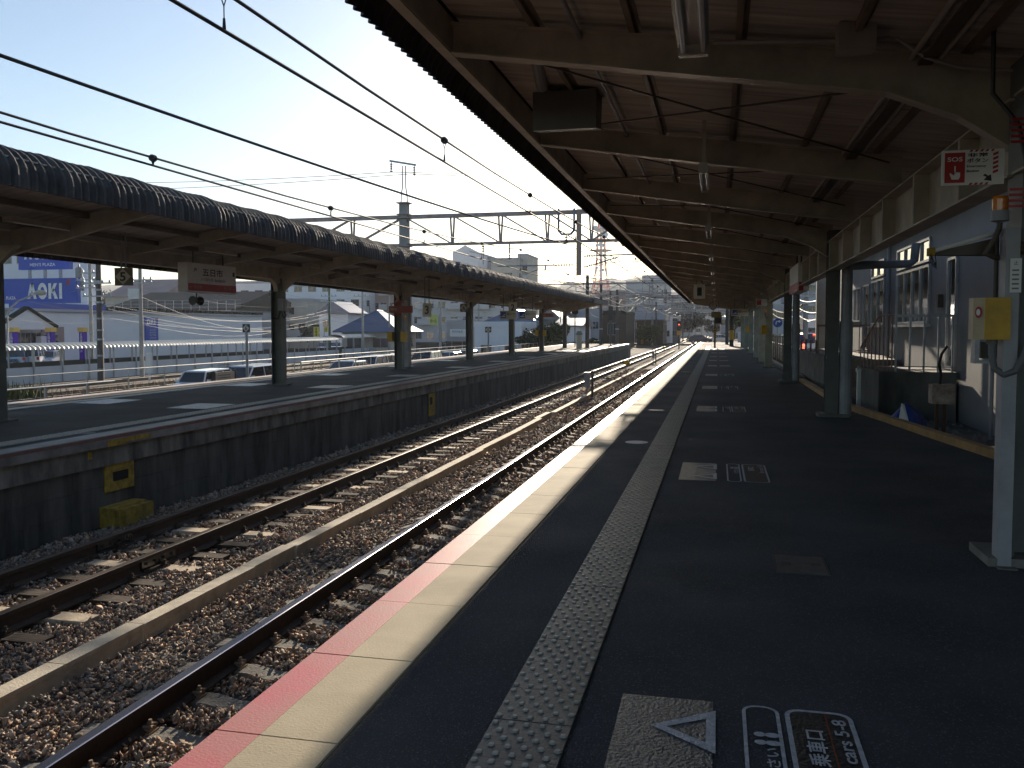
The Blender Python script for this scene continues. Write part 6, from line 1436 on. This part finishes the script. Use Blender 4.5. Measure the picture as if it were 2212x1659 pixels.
# wires over the line, far ahead: registration wires, cross-spans, feeders
far = []
for Y0, Y1 in ((69.5, 104), (104, 146), (146, 190), (190, 240), (240, 300)):
    for x, z in ((-12, 5.4), (-10.2, 5.2), (-9.4, 4.6), (1.5, 5.4), (2.6, 5.8), (-13.6, 6.0), (4.2, 6.3), (-15.5, 4.6)):
        cable((x+random.uniform(-1, 1), Y0, z+random.uniform(-.3, .5)), (x+random.uniform(-2, 2), Y1, z+random.uniform(-.4, .8)), random.uniform(.4, 1.6), 'glinting cable sagging between the gantries down the line', .022 if Y0 < 150 else .035, grp='cables between the far gantries', mt=M_WIREB)
for k in range(60):
    Y = random.uniform(95, 300); z = random.uniform(3.4, 7.5)*(1+Y/900)
    cable((random.uniform(-24, -10), Y, z), (random.uniform(-2, 9), Y+random.uniform(-12, 12), z+random.uniform(-1.2, 1.2)), random.uniform(.1, 1.0), 'thin wire crossing high over the tracks in the distance', .02+Y*.00009, grp='wires crossing over the distant tracks', mt=M_WIREB if k % 2 else M_WIRE)
cable((-9.6, 84, 5.9), (-6.4, 108, 5.0), .5, 'thick pale cable drooping from the second gantry', .06)
cable((-17, 60, 6.9), (-9.6, 84, 5.9), .2, 'pale cable running over the opposite canopy end', .03)
cable((-9.0, 106, 4.9), (-6.4, 150, 3.2), .4, 'pale cable running down from the drooping one', .04)
# street lamp at the left edge
o = thing('street_lamp', 'street lamp with curved arm in front of the blue shop sign', 'street lamp', (ux(20, 50), 50, ZL))
pl = [P3(17, 715, 50), P3(17, 680, 50), P3(22, 665, 50), P3(40, 650, 50), P3(62, 641, 50), P3(72, 637, 50)]
m = MB(); m.tube([(pl[0].x, 50, ZL)]+pl, .06, 8); m.build('pole', M_GALV, o)
m = MB(); c = P3(86, 633, 50); m.lathe((c.x-.42, 50, c.z+.02), [(.03, 0), (.12, .1), (.2, .45), (.16, .8), (.04, .92)], 12, 'x'); m.build('lamp_head', mat('lamp_bowl', (.45, .43, .36), .4), o)
# notice board behind the platform, yellow banners, small signs
p = at('y', 24, 463, 833); q = at('y', 24, 504, 800)
o = thing('notice_board', 'white notice board with dark frame standing in front of the white boxy van', 'notice board', (p.x, 24, p.z))
p = at('x', -15, 463, 845); q = at('x', -15, 505, 801)
m = MB(); m.box(-15.03, -14.97, p.y, q.y, p.z+.2, q.z); m.build('board', M_WHITE, o)
m = MB(); m.box(-15.05, -14.95, p.y-.05, p.y, ZL, q.z+.04); m.box(-15.05, -14.95, q.y, q.y+.05, ZL, q.z+.04); m.build('frame', M_DARK, o)
m = MB()
for k in range(7): m.box(-14.968, -14.964, p.y+.15, q.y-.25, p.z+.3+.08*k, p.z+.32+.08*k)
m.build('lettering', mat('faded_print', (.2, .2, .2)), o)
for (u0, v0, u1, v1, lb) in [(678, 729, 688, 706, 'tall yellow parking banner, left one'), (701, 717, 708, 706, 'short yellow parking banner, right one')]:
    Y = 112; p, q = P3(u0, v0, Y), P3(u1, v1, Y); o = thing('yellow_banner', lb, 'banner', (p.x, Y, p.z), group='yellow banners behind the walkway')
    m = MB(); m.box(p.x, q.x, Y, Y+.1, p.z, q.z); m.build('board', mat('bright_yellow_sign', (.8, .62, .03), .5, 0, .05), o)
    m = MB(); m.text('駐車場', (p.x+(q.x-p.x)*.3, Y-.03, q.z-.1), (0, 0, -1), (1, 0, 0), (q.z-p.z)*.8, (q.x-p.x)*.4); m.build('lettering', M_BLACK, o)
    m = MB(); m.tube([(p.x-.05, Y, ZL), (p.x-.05, Y, q.z)], .05, 6); m.build('pole', M_GREY, o)
p, q = P3(928, 702, 110), P3(945, 680, 110)
o = thing('hall_sign', 'yellow green sign hanging on the pale pole left of the billboard', 'sign', (p.x, 110, p.z)); m = MB(); m.box(p.x, q.x, 110, 110.1, p.z, q.z); m.build('board', mat('lime_sign', (.5, .55, .12), .5), o)
m = MB(); m.text('ホール', (p.x+(q.x-p.x)*.1, 109.96, p.z+(q.z-p.z)*.2), (1, 0, 0), (0, 0, 1), (q.x-p.x)*.8, (q.z-p.z)*.4); m.build('lettering', M_BLACK, o)
m = MB(); m.tube([(q.x+.2, 110.1, ZL), (q.x+.2, 110.1, q.z)], .06, 6); m.build('pole', M_GREY, o)
# level crossing furniture and signals
o = thing('railway_signal', 'railway signal with a small red light beside the track down the line', 'signal', (ux(1467, 120), 120, -1.3))
x = ux(1467, 120); m = MB(); m.tube([(x, 120, -1.3), (x, 120, 2.2)], .08, 8); m.build('post', DK, o)
m = MB(); m.box(x-.25, x+.25, 119.8, 120, 1.2, 2.5); m.build('head', M_DARK, o)
m = MB(); m.lathe((x, 119.78, 2.0), [(.08, -.02), (.08, 0)], 12, 'y'); m.build('red_light', M_BRAKE, o)
m = MB(); m.box(x-.3, x+.3, 119.9, 119.95, .6, 1.15); m.build('orange_plate', mat('orange_plate', (.7, .3, .04), .5), o)
for (x, y, s, lb) in ((-12.2, 148, 1, 'crossing gate with lamps left of the tracks'), (2.2, 148, -1, 'crossing gate with lamps right of the tracks')):
    o = thing('crossing_gate', lb, 'crossing gate', (x, y, ZR), group='gates of the level crossing')
    m = MB(); m.tube([(x, y, ZR-.1), (x, y, ZR+3.0)], .06, 8); m.build('post', M_STEELD, o)
    m = MB(); m.box(x-.2, x+.2, y-.2, y+.2, ZR, ZR+1.1); m.build('motor_box', M_YELW, o)
    m = MB(); m.bar((x, y-.25, ZR+.9), (x+s*.9, y-.25, ZR+6.2), .08); m.build('barrier_arm', M_YELW, o)
    m = MB()
    for k in (-.35, .35): m.lathe((x+k, y-.1, ZR+2.3), [(.14, -.05), (.14, .05)], 12, 'y')
    m.build('warning_lamps', M_DARK, o)
    m = MB(); m.bar((x-.5, y-.05, ZR+2.6), (x+.5, y-.05, ZR+3.1), .14, .03, up=(0, 1, 0)); m.bar((x-.5, y-.05, ZR+3.1), (x+.5, y-.05, ZR+2.6), .14, .03, up=(0, 1, 0)); m.build('cross_boards', M_YEL, o)
for i, (x, y) in enumerate([(-10.2, 86), (-9.3, 87.5)]): pass
o = thing('litter_bin', 'cream cylindrical post with a cap on the sunlit end of the opposite platform', 'bin', (-10.3, 66.9, -.05))
m = MB(); m.lathe((-10.3, 66.9, -.05), [(.22, 0), (.22, 1.05)], 14); m.build('drum', M_CREAMS, o)
m = MB(); m.lathe((-10.3, 66.9, 1.0), [(.26, 0), (.26, .1), (.15, .3)], 14); m.build('cap', M_GREY, o)
for (u, v, Y, lb) in [(1319, 677, 78, 'black diamond marker high on the opposite platform end'), (1242, 673, 74, 'round dark mirror on a post on the opposite platform')]:
    p = P3(u, v, Y); o = thing('platform_marker', lb, 'marker', (p.x, Y, -.1))
    m = MB(); m.tube([(p.x, Y+.05, -.1), (p.x, Y+.05, p.z+.2)], .04, 6); m.build('post', DK, o)
    m = MB()
    if v == 677: m.face([(p.x-.3, Y, p.z), (p.x, Y, p.z-.32), (p.x+.3, Y, p.z), (p.x, Y, p.z+.32)]); m.box(p.x-.2, p.x+.2, Y+.01, Y+.04, p.z-.6, p.z+.6)
    else: m.lathe((p.x, Y, p.z), [(.28, -.05), (.3, 0), (.28, .05)], 16, 'y')
    m.build('plate', M_DARK, o)
o = thing('corner_panel', 'grey blue metal enclosure beyond the end of the near platform', 'enclosure', (1, 108, -1.2))
m = MB(); m.box(ux(1594, 108), ux(1625, 108), 108, 108.1, -1.2, vz(716, 108)); m.build('panel', M_PANEL, o)
m = MB(); m.box(ux(1625, 100), ux(1668, 100), 100, 100.1, -1.2, vz(722, 100)); m.build('panel', M_PANEL, o)

# ------------------------------------------------------------ right side: station building, stairs, landing, street
ZG = -.62
m = MB(); m.box(2.4, 4.2, 3, 32, ZG-.2, -.17); tag(m.build('service_ground', mat('dirty_concrete', (.13, .12, .105), .9, 0, .5, 2, .5, 20)), kind='structure')
o = thing('station_building', 'blue white station building with windows and doors right of the near platform', 'building', (6.2, 20, -.2))
BW = 4.2
m = MB(); m.box(BW, BW+5, 2, 33.0, -.2, 8.0); m.build('wall', M_WALLB, o)  # unseen upper storey added to keep sky light off the platform
def sw(y0, y1, z0, z1, n, nm='window', door=False):
    m = MB(); m.box(BW-.05, BW, y0, y1, z0, z0+.05); m.box(BW-.05, BW, y0, y1, z1-.05, z1)
    for k in range(n+1): yy = y0+(y1-y0)*k/n; m.box(BW-.05, BW, yy-.025, yy+.025, z0+.05, z1-.05)
    f = m.build(nm, M_ALU, o); m = MB(); m.face([(BW-.012, y0+.02, z0+.03), (BW-.012, y1-.02, z0+.03), (BW-.012, y1-.02, z1-.03), (BW-.012, y0+.02, z1-.03)]); m.build('pane', M_GLASS, f)
sw(19.4, 22.7, 1.6, 2.80, 4); sw(19.4, 22.7, 2.86, 3.35, 4)
sw(24.4, 26.3, 1.6, 2.80, 2); sw(24.4, 26.3, 2.86, 3.3, 2)
sw(28.2, 31.2, 1.7, 2.74, 4)
sw(17.3, 17.9, .75, 2.8, 1, 'door'); sw(26.7, 27.7, .8, 2.75, 1, 'door')
sw(10.5, 13.0, 1.6, 2.8, 2)
m = MB(); m.box(BW-.12, BW, 19.3, 22.8, 1.53, 1.59); m.box(BW-.12, BW, 24.3, 26.4, 1.53, 1.59); m.build('sill', M_ALU, o)
m = MB(); m.box(BW-.5, BW+5.3, 1.8, 33.3, 8.0, 8.2); m.box(BW-.75, BW, 8, 33.2, 3.75, 3.87); m.build('roof', M_CONC, o)  # main roof, plus an eave slab added to shade the wall below
m = MB(); m.tube([(BW-.08, 23.5, -.2), (BW-.08, 23.5, 5.2)], .05, 8); m.build('drain_pipe', M_GREY, o)
m = MB(); m.box(BW-.10, BW, 18.35, 18.47, 1.9, 2.15); m.build('wall_switch', M_STEELD, o)
o = thing('concrete_landing', 'stained concrete landing block in front of the station building', 'landing', (3.5, 18.6, -.2))
m = MB(); m.box(2.85, 4.14, 17, 19.6, -.2, .72); m.build('block', mat('stained_landing', (.17, .16, .14), .9, 0, .6, 1.6, .3, 14, col2=(.05, .05, .045), stretch=(1, 1, .4)), o)
o = thing('handrail', 'steel handrail with a white top bar on the concrete landing', 'handrail', (3.5, 17.1, .72))
m = MB(); m.box(3.12, 4.1, 17.05, 17.11, 1.70, 1.75); m.box(3.12, 4.1, 17.06, 17.09, .80, .82)
for k in range(5): xx = 3.14+.235*k; m.box(xx-.015, xx+.015, 17.06, 17.10, .72, 1.70)
m.build('rail', M_GALV, o)
o = thing('handrail', 'rusty pink barred stair railing beside the landing', 'handrail', (3.0, 17.4, .72)); m = MB()
for k in range(9):
    t = k/8; xx = 2.86+.22*t; yy = 19.2-2.1*t; m.tube([(xx, yy, .1+.62*min(1, t*2.2)), (xx, yy, 1.08+.66*min(1, t*1.6))], .013, 6)
m.tube([(2.86, 19.2, 1.10), (2.99, 17.9, 1.74), (3.08, 17.1, 1.74)], .02, 6); m.tube([(2.86, 19.2, .25), (2.99, 17.9, .78), (3.08, 17.1, .8)], .016, 6); m.build('rail', mat('rusty_pink_paint', (.40, .24, .19), .7, 0, .4, 6), o)
o = thing('steps', 'worn concrete steps leading up to the station building door', 'steps', (3.4, 21, -.2))
m = MB()
for k in range(5): m.box(2.75, 3.95, 20.0+.32*k, 23.2, -.2+.2*k, -.002+.2*k-(.0 if k else 0))
m.build('treads', mat('worn_step', (.24, .21, .17), .9, 0, .5, 5, .4, 20), o)
m = MB(); m.box(2.6, 4.18, 23.2, 32, -.2, .80); m.build('upper_floor', M_CONC, o)
m = MB()
for k in range(6): xx = 2.75+.27*k; m.box(xx-.012, xx+.012, 26, 26.03, .8, 1.55)
m.box(2.7, 4.15, 26, 26.03, 1.55, 1.6); m.box(2.7, 4.15, 26, 26.03, .88, .9); m.build('back_rail', mat('rusty_pink_paint', (.4, .24, .19)), o)
m = MB(); m.box(2.78, 2.92, 19.0, 19.12, -.1, .62); m.box(2.76, 3.0, 18.98, 19.14, .62, .68); m.box(2.96, 3.0, 19.0, 19.12, -.1, .62); tag(m.build('bollard', M_WHITE), 'small white framed stand catching the sun beside the steps', 'stand')
o = thing('rusty_cabinet', 'rusty white cabinet on two legs with a hose, in front of the landing', 'cabinet', (3.05, 13.8, -.17))
m = MB(); m.box(3.0, 3.3, 13.6, 13.85, .42, .70); m.build('cabinet', M_RUSTB, o)
for x in (3.09, 3.19):
    m = MB(); m.box(x-.02, x+.02, 13.7, 13.75, -.17, .42); m.build('leg', mat('rust', (.10, .05, .03), .9), o)
m = MB(); m.tube([(3.12, 13.7, .7), (3.12, 13.66, .85), (3.08, 13.6, 1.0), (3.10, 13.55, 1.14), (3.16, 13.5, 1.25)], .02, 8); m.build('hose', M_DARK, o)
o = thing('cable_tray', 'grey box frame of conduits between the cabinet and the near post', 'conduit frame', (2.6, 10, 1.0))
m = MB(); m.box(2.50, 2.98, 9.6, 9.75, 1.39, 1.42); m.box(2.50, 2.54, 9.6, 9.75, 1.18, 1.39); m.box(2.5, 2.8, 9.6, 9.75, 1.15, 1.18); m.build('frame', M_GALV, o)
m = MB(); m.box(2.58, 2.95, 9.66, 9.86, 1.2, 1.36); m.build('pipes', M_STEELD, o)
m = MB(); m.box(2.74, 2.78, 9.7, 9.74, .45, 1.18); m.box(2.86, 2.88, 9.7, 9.72, .4, .95); m.build('stand', M_GREY, o)
m = MB(); m.box(BW-.04, BW-.003, 8, 14.3, -.2, 1.08); m.build('dark_panel', mat('dark_lower_wall', (.06, .052, .045), .85, 0, .4, 3), [q_ for q_ in bpy.data.objects if q_.name == 'station_building'][0])  # thin dark sheet over the lower near part of the station wall
m = MB(); m.tube([(4.02, 14.5, -.2), (4.02, 14.5, 1.06)], .03, 8); tag(m.build('pipe_post', M_GREY), 'slim pale pipe at the corner of the dark wall panel', 'pipe')
m = MB(); m.tube([(3.95, 13.2, -.17), (3.95, 13.2, .84)], .06, 8); tag(m.build('pipe_post', M_POSTW), 'short white pipe standing by the station wall just left of the near post', 'pipe')
o = thing('covered_bundle', 'blue and white sheet draped over a bundle beyond the yellow kerb', 'covered bundle', (2.85, 15, -.17))
m = MB(); cx, cy = 2.92, 14.9
ringp = [(cx+.36*cos(t)*(1+.18*sin(3*t)), cy+.3*sin(t)*(1+.15*cos(4*t)), -.16) for t in [2*pi*k/16 for k in range(16)]]
mid = [(cx+.2*cos(t)*(1+.3*sin(5*t)), cy+.17*sin(t), .12+.04*sin(4*t)) for t in [2*pi*k/16 for k in range(16)]]
m.mi = 0; m.poly(ringp+mid+[(cx-.02, cy, .34)], [(k, (k+1) % 16, 16+(k+1) % 16, 16+k) for k in range(16)]+[(16+k, 16+(k+1) % 16, 32) for k in range(16)]); m.build('sheet', M_TARP, o)
m = MB(); m.poly([(cx-.24, cy-.34, -.165), (cx+.02, cy-.37, -.165), (cx-.05, cy-.09, .30), (cx-.10, cy-.09, .33), (cx-.15, cy-.2, .1)], [(0, 1, 2, 3, 4)]); m.build('white_flap', M_WHITE, o)
m = MB(); m.poly([(3.0, 12.2, -.12), (3.35, 12.3, -.06), (3.5, 12.9, -.1), (3.2, 13.1, -.04), (2.95, 12.8, -.14), (3.1, 12.6, .03)], [(0, 1, 5), (1, 2, 5), (2, 3, 5), (3, 4, 5), (4, 0, 5)]); tag(m.build('plastic_bag', M_GREY), 'pale crumpled plastic sheet on the ground near the rusty cabinet', 'plastic sheet')
def debris(n, x0, x1, y0, y1, z):
    mb = MB()
    for k in range(n):
        x, y, s = random.uniform(x0, x1), random.uniform(y0, y1), random.uniform(.02, .07); a = random.random()*pi
        mb.poly([(x+s*cos(a), y+s*sin(a), z), (x-s*sin(a)*.6, y+s*cos(a)*.6, z), (x-s*cos(a), y-s*sin(a), z), (x+s*.5*sin(a), y-s*.5*cos(a), z), (x, y, z+s*.7)], [(0, 1, 4), (1, 2, 4), (2, 3, 4), (3, 0, 4)])
    tag(mb.build('rubble', M_CONC), 'loose stones and litter along the foot of the station building', 'rubble', kind='stuff')
debris(260, 3.1, 4.1, 8, 17, -.17)
# street side fence, road signs, houses to the right
fence(3.7, 33, 100, .55, 'low pale fence along the street right of the near platform', .35, mat('pale_fence', (.42, .40, .36), .5), z0=ZG, rails=2)
fence(2.75, 26.5, 60, 1.15, 'brown wire fence behind the farther posts of the near platform', 1.5, mat('brown_fence', (.20, .14, .08), .6), z0=ZG, rails=6, r=.012)
m = MB(); m.box(4.1, 13, 35, 127, ZG, -.55); tag(m.build('road', M_ROAD), kind='structure')
def round_sign(x, y, z, lb, kind, r=.3):
    o = thing('road_sign', lb, 'road sign', (x, y, ZG)); m = MB(); m.tube([(x, y+.04, ZG), (x, y+.04, z+r)], .035, 8); m.build('post', M_GALV, o)
    m = MB(); m.lathe((x, y, z), [(r, -.01), (r, .01)], 28, 'y'); m.build('plate', M_BLUE, o)
    m = MB(); n = 28
    if kind == 'park':
        vs = [(x+r*cos(2*pi*k/n), y-.016, z+r*sin(2*pi*k/n)) for k in range(n)]+[(x+r*.78*cos(2*pi*k/n), y-.016, z+r*.78*sin(2*pi*k/n)) for k in range(n)]
        m.poly(vs, [(k, (k+1) % n, (k+1) % n+n, k+n) for k in range(n)]); m.bar((x-r*.6, y-.018, z+r*.6), (x+r*.6, y-.018, z-r*.6), .06, .004, up=(0, 1, 0)); m.build('red_ring', mat('faded_orange_red', (.55, .16, .06), .5), o)
    else:
        m.tube([(x-r*.4, y-.02, z-r*.4), (x-r*.3, y-.02, z+r*.25), (x+r*.3, y-.02, z+r*.3)], .035, 6); m.face([(x+r*.25, y-.03, z+r*.6), (x+r*.7, y-.03, z+r*.25), (x+r*.2, y-.03, z-r*.05)]); m.build('arrow', M_WHITE, o)
q = at('y', 50, 1727, 733); round_sign(q.x, 50, q.z, 'round blue no parking sign with a reddish ring beside the street', 'park')
q = at('y', 55, 1680, 697); round_sign(q.x, 55, q.z, 'round blue sign with a white arrow behind the far posts', 'arrow', .27)
upole(1740, 56, 560, 'concrete pole standing in the street beside the queueing cars', .17, z0=ZG, arms=(640, 655))
upole(1781, 46, 520, 'brown steel pole just left of the second near post', .07, z0=ZG, mt=M_STEELD)
by('tiled_house', 'small house with a pale tiled roof seen between the near platform posts', 'house', 1752, 1800, 708, 75, 8, M_WALLG, z0=ZG, roof='gy', rm=M_TILEG, rh=1.1, over=.4, wins=[('y', 2, 1, .1, 2, .7, .6)])
by('apartment_block', 'dark grey apartment block rising beyond the street on the right', 'building', 1655, 1800, 560, 130, 20, M_WALLG, z0=ZG, wins=[('y', 8, 4, 1, 2.9, 1.3, 1.2)], bal=[('y', 4, 4, 1.8, 2.9, .7)])
by('grey_house', 'blue grey house behind the far posts of the near platform', 'house', 1640, 1700, 668, 105, 12, M_WALLG, z0=ZG, wins=[('y', 4, 2, 0, 2.6, .9, .9)])
by('apartment_block', 'dark block to the right of the street behind the station building', 'building', 1800, 2000, 560, 150, 20, M_WALLG, z0=ZG, wins=[('y', 6, 4, 1, 2.9, 1.3, 1.2)])
for (u, v0, v1, Y, lb) in [(1690, 742, 722, 60, 'small white upright sign by the street, left one'), (1698, 742, 722, 60, 'small white upright sign by the street, right one')]:
    p, q = at('y', Y, u-3, v0), at('y', Y, u+3, v1); o = thing('street_banner', lb, 'banner', (p.x, Y, p.z)); m = MB(); m.box(p.x, q.x, Y, Y+.05, p.z, q.z); m.build('board', M_WHITE, o)
    m = MB(); m.tube([(q.x+.03, Y, ZG), (q.x+.03, Y, q.z)], .02, 6); m.build('post', M_GREY, o)
for (a, b, s) in [((1715, 655, 58), (1786, 668, 42), .35), ((1715, 668, 58), (1786, 676, 42), .5), ((1715, 640, 58), (1786, 640, 42), .3), ((1660, 660, 70), (1740, 650, 56), .6), ((1660, 668, 70), (1740, 664, 56), .7), ((1786, 660, 42), (1740, 692, 56), .3), ((1720, 690, 58), (1745, 660, 56), .4)]:
    cable(P3(*a), P3(*b), s, 'sunlit street cable sagging between the posts on the right', .02, grp='street cables on the right')

# conduits and stains of use under the near canopy
for k, (x, w_) in enumerate(((-1.0, .018), (1.25, .02), (1.42, .02))):
    m = MB(); m.tube([(x, 3.6, zb(x)-.10), (x, 40, zb(x)-.10)], w_, 8); tag(m.build('conduit', M_GALV if k == 0 else M_FIX), ('thin bright conduit running under the canopy boards on the track side', 'pale conduit under the canopy boards, left one of the pair by the girder', 'pale conduit under the canopy boards, right one of the pair by the girder')[k], 'conduit', 'conduits under the near canopy')
m = MB(); m.box(1.29, 1.38, 3.6, 40, zb(1.33)-.14, zb(1.33)-.12); tag(m.build('cable_tray', M_STEELD), 'dark flat cable tray between the two pale conduits by the girder', 'cable tray')
# ------------------------------------------------------------ air
m = MB(); m.box(-6050, 6050, -350, 9050, -9, 136); hz = m.build('haze', M_GREY, org=(0, 0, 0)); tag(hz, kind='stuff')
hm = bpy.data.materials.new('haze'); hm.use_nodes = True; hn = hm.node_tree
hn.nodes.remove(hn.nodes['Principled BSDF']); pv = hn.nodes.new('ShaderNodeVolumePrincipled')
pv.inputs['Color'].default_value = (.92, .95, 1, 1); pv.inputs['Density'].default_value = .00022; pv.inputs['Anisotropy'].default_value = .2
hn.links.new(pv.outputs[0], hn.nodes['Material Output'].inputs['Volume']); hz.data.materials.clear(); hz.data.materials.append(hm)
